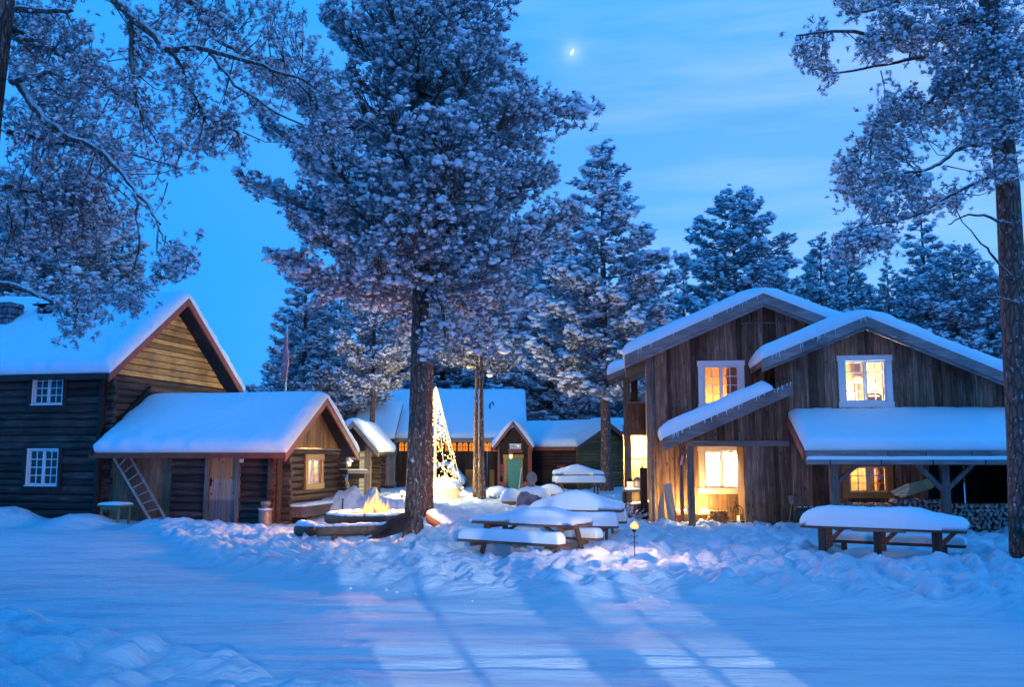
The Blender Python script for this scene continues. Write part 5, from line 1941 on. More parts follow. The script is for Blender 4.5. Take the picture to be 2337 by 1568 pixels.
_r = np.random.RandomState(12)
for i in range(26):
    px = -150 + i * 104 + _r.uniform(-30, 30)
    Y = _r.uniform(74, 95)
    if 470 < px < 640:
        continue
    wood_tree(px, _r.uniform(760, 830), Y, i % 5, 'far snowy pine low in the dark wood beyond the yard', 1.15, i * 1.3, 'far pines beyond the yard')

# ---- twin bare trunks left of the cottage
for i, (px0, px1, top, lab, rad) in enumerate(((1087, 1093, 640, 'reddish bare pine trunk, left one of the twin trunks before the long hall', 0.115), (1100, 1106, 600, 'frost-flecked bare pine trunk, right of the twin trunks before the long hall', 0.13))):
    g = G(px0, 1136)
    H = P(px1, top, g.y).z - g.z
    me = pine_meshes(300 + i, H, H * 0.60, cone_prof(H * 0.60, H, 2.0, 0.55), 30, 10, 0.28, rad, 10, 0.14, 0.75, (-0.15, 0.5), 0.2)
    plant('pine_tree', lab, me, g, 1.0 + i, 1.0, 1.0, 'twin pine trunks')

# ---- second trunk close behind the big pine
g = G(975, 1178)
H = 15.0
me = pine_meshes(310, H, 5.6, cone_prof(5.6, H, 2.6, 0.6), 60, 11, 0.27, 0.17, 11, 0.13, 0.75, (-0.15, 0.5), 0.1)
plant('pine_tree', 'frosted pine whose trunk shows just right of the big central trunk', me, g, 0.4)

# ---- the big pine in the middle of the yard
BP = Vector((P(942, 1245, 18.9).x, 18.9, g1(P(942, 1245, 18.9).x, 18.9)))
big = thing('big_pine', 'big pine in the middle of the yard with a bushy snow-laden crown', 'tree', BP)
rng = np.random.RandomState(77)
k_ = 18.9 / F
zs = [5.1, 5.5, 6.2, 7.0, 7.8, 8.6, 9.9, 11.2, 12.4, 13.4, 14.2]
rs_ = [1.3, 2.2, 2.95, 3.2, 3.05, 2.85, 2.4, 1.8, 1.2, 0.7, 0.2]
limbs, twigs, pos, dirs, size = profile_pine(rng, 14.2, 5.25, (zs, rs_), 130, 31, 0.125, (-0.24, 0.45), 0.42, 0.06, 0.5)
# extra limbs: the long arm to the right and the low hanging sprays on the right side
extra = [((0.1, -0.1, 8.0), (3.55, -0.6, 8.75), 0.25), ((0.1, -0.2, 8.2), (2.6, -0.9, 7.9), 0.0), ((0.12, 0, 5.5), (0.75, -0.5, 3.9), 0.35), ((0.12, 0, 5.3), (1.55, 0.3, 4.1), 0.3), ((0.1, 0.1, 4.2), (1.5, -0.3, 3.75), 0.25), ((0.1, 0, 4.1), (0.35, -0.6, 3.65), 0.2), ((0.1, 0, 5.4), (2.3, 0.2, 4.9), 0.2), ((-0.1, 0, 5.4), (-2.1, 0.3, 5.0), 0.2)]
ep, ed = [], []
for a, b, up in extra:
    a, b = np.array(a), np.array(b)
    pts = [a + (b - a) * s + np.array([0, 0, up * math.sin(pi * s)]) for s in np.linspace(0, 1, 7)]
    L = np.linalg.norm(b - a)
    limbs.append((pts, L))
    d = (b - a) / L
    for q in range(int(60 * L)):
        s = 1 - rng.uniform(0, 1) ** 1.4 * 0.7
        f = s * 6
        i = min(int(f), 5)
        p = pts[i] + (pts[i + 1] - pts[i]) * (f - i) + rng.normal(0, 0.13 * (0.6 + L * 0.22), 3)
        ep.append(p)
        ed.append(d * 0.5 + rng.normal(0, 0.4, 3) + np.array([0, 0, 0.4]))
pos = np.concatenate([pos, np.array(ep)])
dirs = np.concatenate([dirs, np.array(ed)])
size = np.concatenate([size, 0.125 * rng.uniform(0.7, 1.3, len(ep))])
# a dark hollow in the front of the crown where bare limbs show
keep = ~((np.abs(pos[:, 0] + 0.35) < 1.05) & (np.abs(pos[:, 2] - 8.35) < 0.62) & (pos[:, 1] < 0.3) & (rng.uniform(size=len(pos)) < 0.85))
pos, dirs, size = pos[keep], dirs[keep], size[keep]
sn = np.clip(rng.normal(0.75, 0.4, len(pos)), 0, 1.4)
foliage('crown', pos, dirs, size, sn, 78, 20, 0.07, 0.54, big)
b = MB()
for pts, L in limbs:
    limb_tube(b, pts, 0.014 + 0.013 * L, 0.006, 6)
for a, c in twigs:
    b.tube([a, (np.array(a) + np.array(c)) / 2 + np.array([0, 0, -0.03]), c], [0.010, 0.007, 0.003], 3, cap=False)
tag(b.build('branchwork', M['bark'], big, True, False), None, None, None, 'stuff')
for pts in ([(-0.05, -0.15, 8.25), (-0.45, -0.7, 8.5), (-0.85, -1.0, 8.4), (-1.15, -1.2, 8.1), (-1.5, -1.4, 7.95)],
            [(-0.05, -0.2, 8.45), (-0.25, -0.7, 8.6), (-0.35, -0.9, 8.3), (-0.36, -1.1, 7.8)],
            [(-0.9, -1.0, 8.4), (-1.1, -1.3, 8.9), (-1.5, -1.6, 8.5), (-1.7, -1.7, 7.9)],
            [(0.1, -0.2, 8.6), (0.5, -0.7, 8.9), (1.0, -1.1, 8.85)],
            [(0.15, -0.15, 5.4), (0.42, -0.45, 5.1), (0.60, -0.5, 4.6), (0.66, -0.5, 4.0)]):
    m = MB()
    m.tube(pts, [0.075 * (1 - 0.75 * i / (len(pts) - 1)) for i in range(len(pts))], 8)
    m.build('limb', M['bark'], big, True)
t = MB()
rg = random.Random(5)
tp, tr_ = [], []
for i in range(60):
    f = i / 59
    z = -0.5 + 14.5 * f
    tp.append((0.06 * math.sin(z * 0.35) + 0.006 * z, 0.02 * z, z))
    tr_.append(max(0.02, (0.182 if z < 5 else 0.182 * (1 - (z - 5) / 9.6)) * (1 + 0.22 * math.exp(-max(z, 0) * 3.0)) * (1 - 0.008 * max(z, 0))))
t.tube(tp, tr_, 26, jit=0.055, rng=rg)
t.build('trunk', M['bark'], big, True)

# ---- near pines at both edges: sprays of needles hung on a few great limbs


def near_pine(name, label, trunk_pts, trunk_r, limbs, polys, Y, spread, seed, tsize, needles, wide, snow):
    """limbs: (pixels, depth offset, r0, r1); polys: (outline, number of sprays, depth offset, reach)."""
    base = P(*trunk_pts[0], Y)
    root = thing(name, label, 'tree', base)
    rng = np.random.RandomState(seed)
    lw = []
    t = MB()
    pts = [P(a, b_, Y) - base for a, b_ in trunk_pts]
    t.tube([p for p in pts], trunk_r, 24, jit=0.045, rng=random.Random(seed))
    t.build('trunk', M['bark'], root, True)
    samples = []
    for px, d0, d1, r0, r1 in limbs:
        n = len(px)
        w = [np.array(P(a, b_, Y + d0 + (d1 - d0) * i / (n - 1)) - base) for i, (a, b_) in enumerate(px)]
        # resample to a smoother, slightly crooked curve
        q = []
        for i in range(n - 1):
            for f in np.linspace(0, 1, 5)[:-1]:
                p0, p1, p2, p3 = w[max(i - 1, 0)], w[i], w[i + 1], w[min(i + 2, n - 1)]
                q.append(0.5 * ((2 * p1) + (-p0 + p2) * f + (2 * p0 - 5 * p1 + 4 * p2 - p3) * f * f + (-p0 + 3 * p1 - 3 * p2 + p3) * f ** 3) + rng.normal(0, 0.012, 3))
        q.append(w[-1])
        m = MB()
        m.tube(q, [r0 + (r1 - r0) * i / (len(q) - 1) for i in range(len(q))], 7)
        m.build('limb', M['bark'], root, True)
        samples += q
    S = np.array(samples + [np.array(p) for p in pts])
    pos, dirs, sz = [], [], []
    tw = MB()
    for outline, count, dz, reach in polys:
        O = np.array(outline, float)
        lo, hi = O.min(0), O.max(0)
        got = 0
        guard = 0
        while got < count and guard < count * 40:
            guard += 1
            c = lo + (hi - lo) * rng.uniform(size=2)
            n = len(O)
            ins = False
            for i in range(n):
                (x0, y0), (x1, y1) = O[i], O[(i + 1) % n]
                if (y0 > c[1]) != (y1 > c[1]) and c[0] < (x1 - x0) * (c[1] - y0) / (y1 - y0) + x0:
                    ins = not ins
            if not ins:
                continue
            if float(vn(np.array([c[0] / 70.0]), np.array([c[1] / 55.0]), seed)[0]) < 0.30 and rng.uniform() < 0.8:
                continue
            got += 1
            e = np.array(P(c[0], c[1], Y + dz + rng.uniform(-spread, spread)) - base)
            d2 = np.linalg.norm(S - e, axis=1)
            k = int(np.argmin(d2 + rng.uniform(0, 0.5, len(S))))
            a = S[k]
            v = e - a
            L = np.linalg.norm(v) + 1e-6
            a2 = e - v * min(1.0, reach / L)
            mid = (a2 + e) / 2 + np.array([0, 0, -0.10 * min(L, reach)]) + rng.normal(0, 0.04, 3)
            tw.tube([a2, mid, e], [0.014, 0.009, 0.005], 3, cap=False)
            dn = v / L
            for q in range(rng.randint(8, 15)):
                s = 1 - rng.uniform(0, 1) ** 1.3 * min(0.75, 0.55 / max(0.3, min(L, reach)))
                p = (1 - s) ** 2 * a2 + 2 * s * (1 - s) * mid + s * s * e + rng.normal(0, 0.095, 3)
                pos.append(p)
                dirs.append(dn * 0.5 + rng.normal(0, 0.5, 3) + np.array([0, 0, 0.25]))
                sz.append(tsize * rng.uniform(0.75, 1.25))
    tag(tw.build('twigs', M['bark'], root, True, False), None, None, None, 'stuff')
    sn = np.clip(rng.normal(snow, 0.3, len(pos)), 0, 1.2)
    foliage('crown', np.array(pos), np.array(dirs), np.array(sz), sn, seed + 1, needles, wide, 0.50, root)
    return root, base


left, lb = near_pine('near_pine', 'near pine at the left edge with long drooping boughs over the log house', [(-150, 1400), (-112, 1100), (-72, 600), (-40, 250), (-10, 0), (0, -300), (10, -600)], [0.34, 0.31, 0.29, 0.28, 0.27, 0.24, 0.18],
    [([(30, 175), (60, 215), (89, 257), (149, 307), (208, 329), (258, 371), (307, 431), (342, 475), (366, 512)], 0, -1.2, 0.075, 0.015),
     ([(20, -160), (150, -80), (267, 0), (297, 35), (347, 74), (381, 109), (436, 109), (495, 119), (600, 150), (700, 185), (770, 240)], 0, -0.8, 0.10, 0.012),
     ([(290, 25), (299, 60), (298, 149), (307, 208), (327, 272)], -0.1, -0.4, 0.05, 0.015),
     ([(150, -90), (320, -60), (431, 0), (475, 50), (500, 94), (590, 130), (690, 140)], 0.3, 0.9, 0.08, 0.012),
     ([(385, 112), (411, 149), (436, 208), (470, 260), (540, 300)], -0.4, 0.2, 0.035, 0.01),
     ([(480, 120), (540, 190), (640, 260), (730, 300)], -0.5, -0.9, 0.03, 0.01),
     ([(20, 300), (90, 315), (150, 330), (260, 340), (400, 380)], 0.3, 1.6, 0.05, 0.012),
     ([(10, 60), (120, 110), (230, 190), (330, 250)], 0.5, 2.0, 0.07, 0.02),
     ([(10, 420), (90, 440), (200, 420), (250, 380)], 0.3, 1.0, 0.04, 0.012),
     ([(-30, 640), (40, 655), (100, 680), (140, 700), (175, 740)], -0.2, -0.8, 0.05, 0.012),
     ([(310, 436), (314, 500), (318, 560), (304, 630), (290, 665)], -1.1, -1.3, 0.018, 0.006),
     ([(362, 508), (372, 545), (400, 575), (425, 600)], -1.2, -1.3, 0.014, 0.006),
     ([(366, 512), (360, 560), (370, 610), (385, 640)], -1.2, -1.4, 0.014, 0.006),
     ([(40, 20), (90, 22), (165, 22)], -0.2, -0.6, 0.06, 0.03), ([(25, 185), (70, 175), (118, 165)], -0.2, -0.6, 0.055, 0.035), ([(40, 90), (75, 88)], -0.2, -0.4, 0.05, 0.04)],
    [([(40, -20), (700, -20), (690, 60), (725, 95), (700, 130), (745, 125), (790, 230), (775, 300), (700, 345), (610, 355), (480, 365), (450, 425), (400, 400), (300, 420), (230, 430), (120, 480), (30, 520)], 330, 0.3, 0.9),
     ([(0, 40), (330, 40), (300, 430), (180, 560), (0, 640)], 150, 1.2, 0.8),
     ([(700, 130), (750, 120), (795, 230), (778, 320), (705, 345)], 45, -0.5, 0.6),
     ([(395, 545), (438, 560), (440, 600), (400, 640), (350, 650), (330, 620), (395, 590)], 14, -1.25, 0.35),
     ([(290, 640), (360, 660), (330, 700), (250, 715), (240, 700)], 12, -1.25, 0.35),
     ([(120, 660), (230, 640), (260, 690), (200, 740), (170, 770), (130, 740), (95, 690)], 26, -0.6, 0.4),
     ([(150, 420), (360, 430), (350, 500), (250, 600), (120, 640), (100, 520)], 55, 1.3, 0.7)],
    13.5, 0.9, 401, 0.085, 20, 0.055, 0.55)

right, rb = near_pine('near_pine', 'near pine at the right edge with a thick dark trunk and frosted boughs', [(2345, 1300), (2332, 1000), (2314, 700), (2300, 430), (2278, 220), (2258, 0), (2240, -300), (2220, -600)], [0.27, 0.235, 0.215, 0.20, 0.19, 0.175, 0.15, 0.11],
    [([(2290, 335), (2210, 330), (2155, 365), (2115, 386), (2060, 394), (2010, 392)], -0.1, -1.0, 0.05, 0.012),
     ([(2275, 205), (2190, 198), (2140, 218), (2100, 245), (2050, 277), (1990, 300)], 0, 0.8, 0.06, 0.012),
     ([(2285, 396), (2195, 430), (2140, 465), (2075, 495), (2006, 510), (1966, 515), (1905, 542)], -0.2, -1.2, 0.035, 0.010),
     ([(2305, 512), (2245, 491), (2200, 495), (2165, 512)], -0.2, -0.6, 0.03, 0.010),
     ([(2312, 640), (2265, 585), (2240, 555), (2196, 506)], -0.3, -0.8, 0.03, 0.008),
     ([(2318, 690), (2280, 680), (2205, 670)], -0.3, -0.6, 0.022, 0.008),
     ([(2262, 40), (2150, 60), (2050, 90), (1950, 70), (1860, 75), (1818, 80)], 0.2, -0.7, 0.07, 0.012),
     ([(2265, 100), (2200, 120), (2100, 130), (2000, 150), (1900, 165), (1840, 150)], 0.3, 1.0, 0.05, 0.012),
     ([(2258, -60), (2120, -30), (2000, 20), (1930, 30)], 0.2, -0.4, 0.06, 0.015),
     ([(1966, 515), (1972, 470), (1985, 420)], -1.0, -0.6, 0.02, 0.01),
     ([(2268, 170), (2340, 150), (2420, 130)], -0.2, -0.8, 0.05, 0.02),
     ([(2285, 300), (2350, 250), (2430, 220)], -0.4, -1.0, 0.05, 0.02)],
    [([(1900, -20), (2345, -20), (2345, 100), (2200, 150), (2050, 110), (1990, 150), (1960, 190), (1860, 195), (1822, 150), (1818, 75), (1880, 90), (1870, 40), (1905, 40)], 170, 0.1, 0.7),
     ([(2345, 60), (2345, 400), (2260, 440), (2250, 320), (2180, 200), (2100, 180), (2150, 100)], 150, -0.4, 0.7),
     ([(2250, 200), (2100, 190), (1990, 190), (1980, 260), (1940, 310), (1900, 400), (1900, 440), (1960, 450), (2010, 430), (2110, 330), (2240, 300)], 105, 0.1, 0.6),
     ([(1960, 440), (2010, 400), (2180, 440), (2190, 460), (2060, 495), (1975, 500)], 42, -0.5, 0.5),
     ([(1880, 560), (1960, 535), (2055, 545), (2040, 570), (1990, 575), (1960, 600), (1935, 630), (1925, 590)], 26, -1.0, 0.4)],
    16.0, 0.8, 402, 0.10, 20, 0.06, 0.65)
# ------------------------------------------------------------------ picnic tables

def picnic_table(label, loc, rot, L=2.0, sag=0.0, snow=0.2, hump=0.5, seed=1, legs=True, style='a', grp='snow-covered picnic tables'):
    t = thing('picnic_table', label, 'picnic table', loc, rot, grp)
    rg = random.Random(seed)
    th, tw = 0.76, 0.74
    for k in range(4):
        w = tw / 4
        y = -tw / 2 + k * w
        MB().box(-L / 2 + rg.uniform(-.02, .02), y + 0.006, th - 0.04, L / 2 + rg.uniform(-.02, .02), y + w - 0.006, th).build('top_plank', M['table_wood'], t)
    for s in (-1, 1):
        MB().box(-L / 2 + 0.02, s * 0.72 - 0.13, 0.42, L / 2 - 0.02, s * 0.72 + 0.13, 0.465).build('seat', M['table_wood'], t)
    for sx in (-1, 1):
        x = sx * (L / 2 - 0.32)
        MB().box(x - 0.04, -0.80, 0.34, x - 0.002, 0.80, 0.418).build('crossbar', M['table_wood'], t)
        MB().box(x - 0.04, -0.36, th - 0.12, x - 0.002, 0.36, th - 0.042).build('crossbar', M['table_wood'], t)
        for s in (-1, 1):
            MB().beam((x + 0.022, s * 0.66, -0.15), (x + 0.022, s * 0.26, th - 0.042), 0.045, 0.115, (0, 1, 0)).build('leg', M['table_wood'], t)
        MB().beam((x - 0.04, 0, 0.42), (x - sx * 0.5, 0, th - 0.05), 0.04, 0.08, (0, 1, 0)).build('brace', M['table_wood'], t)

    def hmp(u, v):
        return 0.34 + 0.66 * np.exp(-((v - hump) / 0.33) ** 2)
    snow_sheet(t, [(-tw / 2 - 0.01, th + 0.002), (tw / 2 + 0.01, th + 0.002)], -L / 2 + 0.0, L / 2, snow, 'x', seed + 2, rough=0.14, over=0.03, ridge=0.05, r=0.15, step=0.055, tl=hmp)
    for s in (-1, 1):
        snow_sheet(t, [(s * 0.72 - 0.135, 0.467), (s * 0.72 + 0.135, 0.467)], -L / 2 + 0.03, L / 2 - 0.03, snow * 0.72, 'x', seed + 5 + s, rough=0.12, over=0.025, ridge=0.03, r=0.09, step=0.055)
    return t


def at(px, py, Y, dz=0.0):
    w = P(px, py, Y)
    return (w.x, Y, g1(w.x, Y) + dz)


picnic_table('snow-covered picnic table nearest the big central pine, its front bench turned to the viewer', (0.36, 17.55, -0.12), math.radians(-33), 2.25, 0, 0.27, 0.62, 5)
picnic_table('picnic table under a deep slab of snow, second from the big central pine', at(1318, 1200, 20.2, -0.06), math.radians(-14), 2.0, 0, 0.42, 0.5, 9)
picnic_table('small far picnic table capped with a peaked mound of snow before the olive log wall', at(1320, 1130, 36.5, -0.02), math.radians(2), 2.0, 0, 0.36, 0.45, 14)

# the long table on the right, with three dark posts along its front
LT = thing('long_table', 'long snow-laden table with three dark posts in front of the woodpile', 'picnic table', (6.72, 16.75, -0.02), math.radians(-30), 'snow-covered picnic tables')
L = 2.75
for k in range(3):
    x = -L / 2 + 0.14 + L * (0.06 + 0.345 * k)
    MB().box(x, -0.40, -0.2, x + 0.115, -0.285, 0.60).build('post', M['dark_wood'], LT)
    MB().box(x, 0.30, -0.2, x + 0.10, 0.40, 0.60).build('post', M['table_wood'], LT)
    MB().beam((x + 0.05, 0.34, 0.3), (x + 0.35, 0.2, 0.6), 0.04, 0.07).build('brace', M['table_wood'], LT)
for k in range(4):
    MB().box(-L / 2 + 0.02 * k, -0.44 + k * 0.22, 0.60, L / 2 - 0.015 * k, -0.44 + k * 0.22 + 0.21, 0.64).build('top_plank', M['table_wood'], LT)
for (xa_, xb_) in ((-L / 2 + 0.9, -L / 2 + 1.8), ):
    MB().box(xa_, -0.47, 0.58, xb_, -0.445, 0.63).build('edge_board', M['table_wood'], LT)
MB().box(-L / 2 + 0.25, 0.62, 0.26, L / 2 - 0.1, 0.92, 0.31).build('seat', M['table_wood'], LT)
MB().box(-L / 2 + 0.25, -0.98 + 1.95, 0.24, -L / 2 + 0.35, 1.05, 0.30).build('seat_rail', M['table_wood'], LT)
for x in (-L / 2 + 0.5, L / 2 - 0.5):
    MB().box(x, 0.70, -0.2, x + 0.09, 0.80, 0.26).build('leg', M['table_wood'], LT)
snow_sheet(LT, [(-0.46, 0.643), (0.46, 0.643)], -L / 2 - 0.0, L / 2, 0.36, 'x', 61, rough=0.16, over=0.03, ridge=0.05, r=0.18, step=0.055, tl=lambda u, v: 0.35 + 0.65 * np.clip(np.minimum((v + 0.05) / 0.16, (1.06 - v) / 0.40), 0, 1) ** 0.8)
snow_sheet(LT, [(0.615, 0.313), (0.925, 0.313)], -L / 2 + 0.25, L / 2 - 0.1, 0.16, 'x', 63, over=0.02, ridge=0.03, r=0.12, step=0.06)
# snow heaped under the table
hp_ = MB()
blob(hp_, (0.1, 0.55, -0.08), 1.35, 0.55, 0.30, 7, 22, 10, 0.1, -0.1)
hp_.build('snow_heap', M['snow'], LT, True)

# ------------------------------------------------------------------ fire ring, logs and flames
FC = G(846, 1204)
FC = Vector((FC.x, FC.y, g1(FC.x, FC.y)))
fr_ = thing('fire_pit', 'round fire pit of snow-topped logs with a fire burning in it', 'fire pit', FC)
NR = 7
RR = 0.92
for k in range(NR):
    a0, a1 = 2 * pi * k / NR - pi / 2 - pi / NR, 2 * pi * (k + 1) / NR - pi / 2 - pi / NR
    p0 = Vector((RR * math.cos(a0), RR * math.sin(a0), 0.22))
    p1 = Vector((RR * math.cos(a1), RR * math.sin(a1), 0.22))
    d = (p1 - p0) * 0.06
    m = MB()
    m.tube([p0 - d, p0 + d, (p0 + p1) / 2 + Vector((0, 0, 0.01)), p1 - d, p1 + d], [0.135, 0.145, 0.15, 0.14, 0.13], 12, jit=0.05)
    lg = m.build('log', M['table_wood'], fr_, True)
    s = MB()
    c = (p0 + p1) / 2
    for i in range(4):
        q = p0.lerp(p1, 0.12 + 0.25 * i)
        blob(s, (q.x, q.y, q.z + 0.10), 0.15, 0.15, 0.055, 10 * k + i, 12, 6, 0.2, -0.2)
    s.build('snow_cap', M['snow'], lg, True)
MB().lathe([(0.86, -0.02), (0.80, 0.06), (0.4, 0.09), (0.01, 0.10)], 20).build('ash_bed', M['ash'], fr_, True)
for k in range(9):
    a = 2 * pi * k / 9
    m = MB()
    m.tube([(0.36 * math.cos(a), 0.36 * math.sin(a), 0.06), (0.05 * math.cos(a + .4), 0.05 * math.sin(a + .4), 0.40 + 0.05 * (k % 3))], [0.045, 0.035], 8)
    m.build('firewood', M['dark_wood'] if k % 3 else M['ember'], fr_, True)
rg = random.Random(8)


def flame(parent, x, y, z, h, w, seed, mat):
    rr = random.Random(seed)
    m = MB()
    pts, rad = [], []
    lx, ly = rr.uniform(-0.08, 0.16) * h, rr.uniform(-0.1, 0.1) * h
    for i in range(9):
        t = i / 8
        pts.append((x + lx * t * t + 0.10 * w * math.sin(5 * t + seed), y + ly * t * t, z + h * t))
        rad.append(max(0.004, w * (0.55 + 1.6 * t) * (1 - t) ** 1.25))
    m.tube(pts, rad, 9, jit=0.10, rng=rr)
    return m.build('flame', mat, parent, True)


for k in range(13):
    a, r = rg.uniform(0, 2 * pi), rg.uniform(0, 0.34)
    flame(fr_, 0.08 + r * math.cos(a), r * math.sin(a), 0.06, (rg.uniform(0.35, 0.6) + (0.25 if k < 3 else 0)) * (1 - 0.8 * r * r), rg.uniform(0.11, 0.18), k, M['flame'])
for k in range(16):
    a, r = rg.uniform(0, 2 * pi), rg.uniform(0.05, 0.40)
    flame(fr_, 0.06 + r * math.cos(a), r * math.sin(a), 0.10 + rg.uniform(0, 0.25), rg.uniform(0.16, 0.42), rg.uniform(0.025, 0.06), 50 + k, M['flame'])
for k in range(14):
    a, r = rg.uniform(0, 2 * pi), rg.uniform(0.05, 0.5)
    m = MB()
    blob(m, (r * math.cos(a), r * math.sin(a), 0.10), 0.06, 0.05, 0.03, k, 8, 5, 0.3, -1)
    m.build('ember', M['ember'], fr_, True)
for (dx, dz, e) in ((0.0, 0.40, 800), (0.05, 0.85, 650)):
    l_ = light('firelight', 'POINT', (dx, 0, dz), e, (1.0, 0.40, 0.12), 0.16)
    l_.parent = fr_

# log benches round the fire
def log_bench(label, a, b, r, h, snow=0.10, legs=True, group='log benches round the fire'):
    a, b = Vector(a), Vector(b)
    t = thing('log_bench', label, 'log bench', (a + b) / 2, 0, group)
    c = (a + b) / 2
    d = (b - a).normalized()
    m = MB()
    m.tube([a - c + Vector((0, 0, h)), (a - c) * 0.5 + Vector((0, 0, h + 0.01)), (b - c) * 0.5 + Vector((0, 0, h - 0.01)), b - c + Vector((0, 0, h))], [r, r * 1.05, r, r * 0.96], 14, jit=0.05)
    m.build('log', M['table_wood'], t, True)
    if legs:
        for f in (0.25, 0.72):
            p = a.lerp(b, f) - c
            MB().tube([(p.x, p.y, -0.2), (p.x, p.y, h - r * 0.6)], [r * 0.62, r * 0.55], 10).build('leg', M['table_wood'], t, True)
    s = MB()
    n = max(3, int((b - a).length / 0.16))
    for i in range(n):
        q = a.lerp(b, (i + 0.5) / n) - c
        blob(s, (q.x, q.y, q.z + h + r * 0.72), 0.15, r * 1.02, snow * (0.7 + 0.5 * rg.random()), i + 3, 12, 6, 0.15, -0.25)
    s.build('snow_cap', M['snow'], t, True)
    return t


a_, b_ = at(722, 1240, 19.9), at(885, 1243, 20.3)
log_bench('split log bench on stub legs in front of the fire pit', a_, b_, 0.125, 0.15, 0.05)
a_, b_ = at(685, 1228, 20.9), at(712, 1236, 20.2)
log_bench('short thick snow-dusted log at the left end of the front log bench', a_, b_, 0.16, 0.10, 0.10, False)
a_, b_ = at(985, 1212, 22.0), at(1042, 1232, 20.2)
log_bench('snow-topped log bench right of the big pine, seen end on', a_, b_, 0.16, 0.26, 0.11)

# woven mat leaning on the pine
mt = thing('woven_mat', 'dark coarse woven mat leaning against the foot of the big pine', 'mat', (BP.x - 0.50, BP.y - 0.30, BP.z - 0.02))
mt.scale = (0.78, 0.78, 0.82)
wm, wt, wb_ = new_mat('woven_rush')
ck = nd(wt, 'ShaderNodeTexWave', wave_type='BANDS', bands_direction='DIAGONAL')
ck.inputs['Scale'].default_value = 22
ck.inputs['Distortion'].default_value = 1.0
lk(wt, coords(wt), ck.inputs[0])
ck2 = nd(wt, 'ShaderNodeTexWave', wave_type='BANDS', bands_direction='X')
ck2.inputs['Scale'].default_value = 26
lk(wt, coords(wt), ck2.inputs[0])
wv = mth(wt, 'MULTIPLY', ck.outputs['Fac'], ck2.outputs['Fac'])
lk(wt, mix(wt, wv, (0.05, 0.035, 0.03), (0.20, 0.14, 0.12)), wb_.inputs['Base Color'])
wb_.inputs['Roughness'].default_value = 0.9
bump(wt, wb_, wv, 0.8, 0.02)
mm = MB()
n = 12
vs, fs = [], []
for i in range(n + 1):
    for j in range(n + 1):
        u, v_ = i / n, j / n
        x = -0.30 + 0.86 * u - 0.10 * v_
        y = -0.16 + 0.26 * u + 0.12 * math.sin(pi * v_) - 0.10 * v_
        z = 0.04 + 0.52 * u ** 1.15 - 0.50 * (1 - u * 0.15) * (v_ - 0.0) * (0.15 + 0.85 * u) + 0.02
        vs.append((x, y - 0.15 * v_, max(z, 0.0)))
for i in range(n):
    for j in range(n):
        k = i * (n + 1) + j
        fs.append((k, k + 1, k + n + 2, k + n + 1))
mm.add(vs, fs)
o = mm.build('weave', wm, mt, True)
sm = o.modifiers.new('thickness', 'SOLIDIFY')
sm.thickness = 0.03
rl = MB()
rl.tube([(-0.32, -0.20, 0.06), (0.0, -0.08, 0.27), (0.32, 0.03, 0.48), (0.58, 0.10, 0.58)], [0.055, 0.075, 0.075, 0.06], 12, jit=0.04)
rl.build('rolled_edge', wm, mt, True)

# ------------------------------------------------------------------ tree of lights
TC = Vector((P(992, 1135, 34.5).x, 34.5, 0))
TC.z = g1(TC.x, TC.y)
TH = P(990, 884, 34.5).z - TC.z
lt = thing('light_tree', 'tall cone of fairy lights strung from a pole behind the big pine', 'light tree', TC)
MB().tube([(0, 0, 0), (0, 0, TH)], [0.05, 0.035], 10).build('pole', M['warm_glow'], lt, True)  # pole glows by itself, light from the bulbs put into its material
RB = 1.12
bm_b = MB()
NS = 14
for k in range(NS):
    a = 2 * pi * k / NS + 0.35
    top_ = Vector((0.05 * math.cos(a), 0.05 * math.sin(a), TH - 0.05))
    bot = Vector((RB * math.cos(a), RB * math.sin(a), 0.10))
    if k % 2 == 0:
        g_m = MB()
        g_m.tube([top_, bot], 0.012, 5)
        g_m.build('guy_line', M['warm_glow'], lt)  # guy lines given a glow of their own, though they are no lamps
    pts = []
    n = 46
    for i in range(n + 1):
        t = i / n
        aa = a + 0.42 * math.sin(t * 17 + k * 1.3) * (0.25 + t)
        r = RB * t * (0.92 + 0.05 * math.sin(t * 40 + k))
        pts.append(Vector((r * math.cos(aa), r * math.sin(aa), TH - 0.05 - (TH - 0.25) * t + 0.05 * math.sin(t * 60 + k))))
    s_m = MB()
    s_m.tube(pts, 0.007, 4)
    st_ = s_m.build('light_string', M['black_metal'], lt)
    bl = MB()
    for p in pts:
        bl.add([tuple(p + Vector(tuple(v * 0.022))) for v in ICO_V], [tuple(int(q) for q in f) for f in ICO_F])
    bo = bl.build('bulbs', M['string_bulb'], st_)
    tag(bo, None, None, None, 'stuff')
# ring of lights lying on the snow at the foot
s_m = MB()
pts = [Vector(((RB + 0.05 * math.sin(9 * t)) * math.cos(t), (RB + 0.05 * math.sin(7 * t)) * math.sin(t), 0.10 + 0.05 * math.sin(11 * t))) for t in np.linspace(0, 2 * pi, 70)]
s_m.tube(pts, 0.008, 4)
st_ = s_m.build('light_string', M['black_metal'], lt)
bl = MB()
for p in pts:
    bl.add([tuple(p + Vector(tuple(v * 0.024))) for v in ICO_V], [tuple(int(q) for q in f) for f in ICO_F])
tag(bl.build('bulbs', M['string_bulb'], st_), None, None, None, 'stuff')
for (z, e) in ((0.5, 900), (1.2, 520), (2.1, 280), (TH - 0.9, 220)):
    l_ = light('fairy_light', 'POINT', (0.0, -0.25, z), e, (1.0, 0.74, 0.34), 0.25)
    l_.parent = lt
l_ = light('fairy_light', 'POINT', (0.25, -1.35, 0.35), 170, (1.0, 0.74, 0.34), 0.2)  # extra lamp added in front of the bulbs to brighten the crate
l_.parent = lt
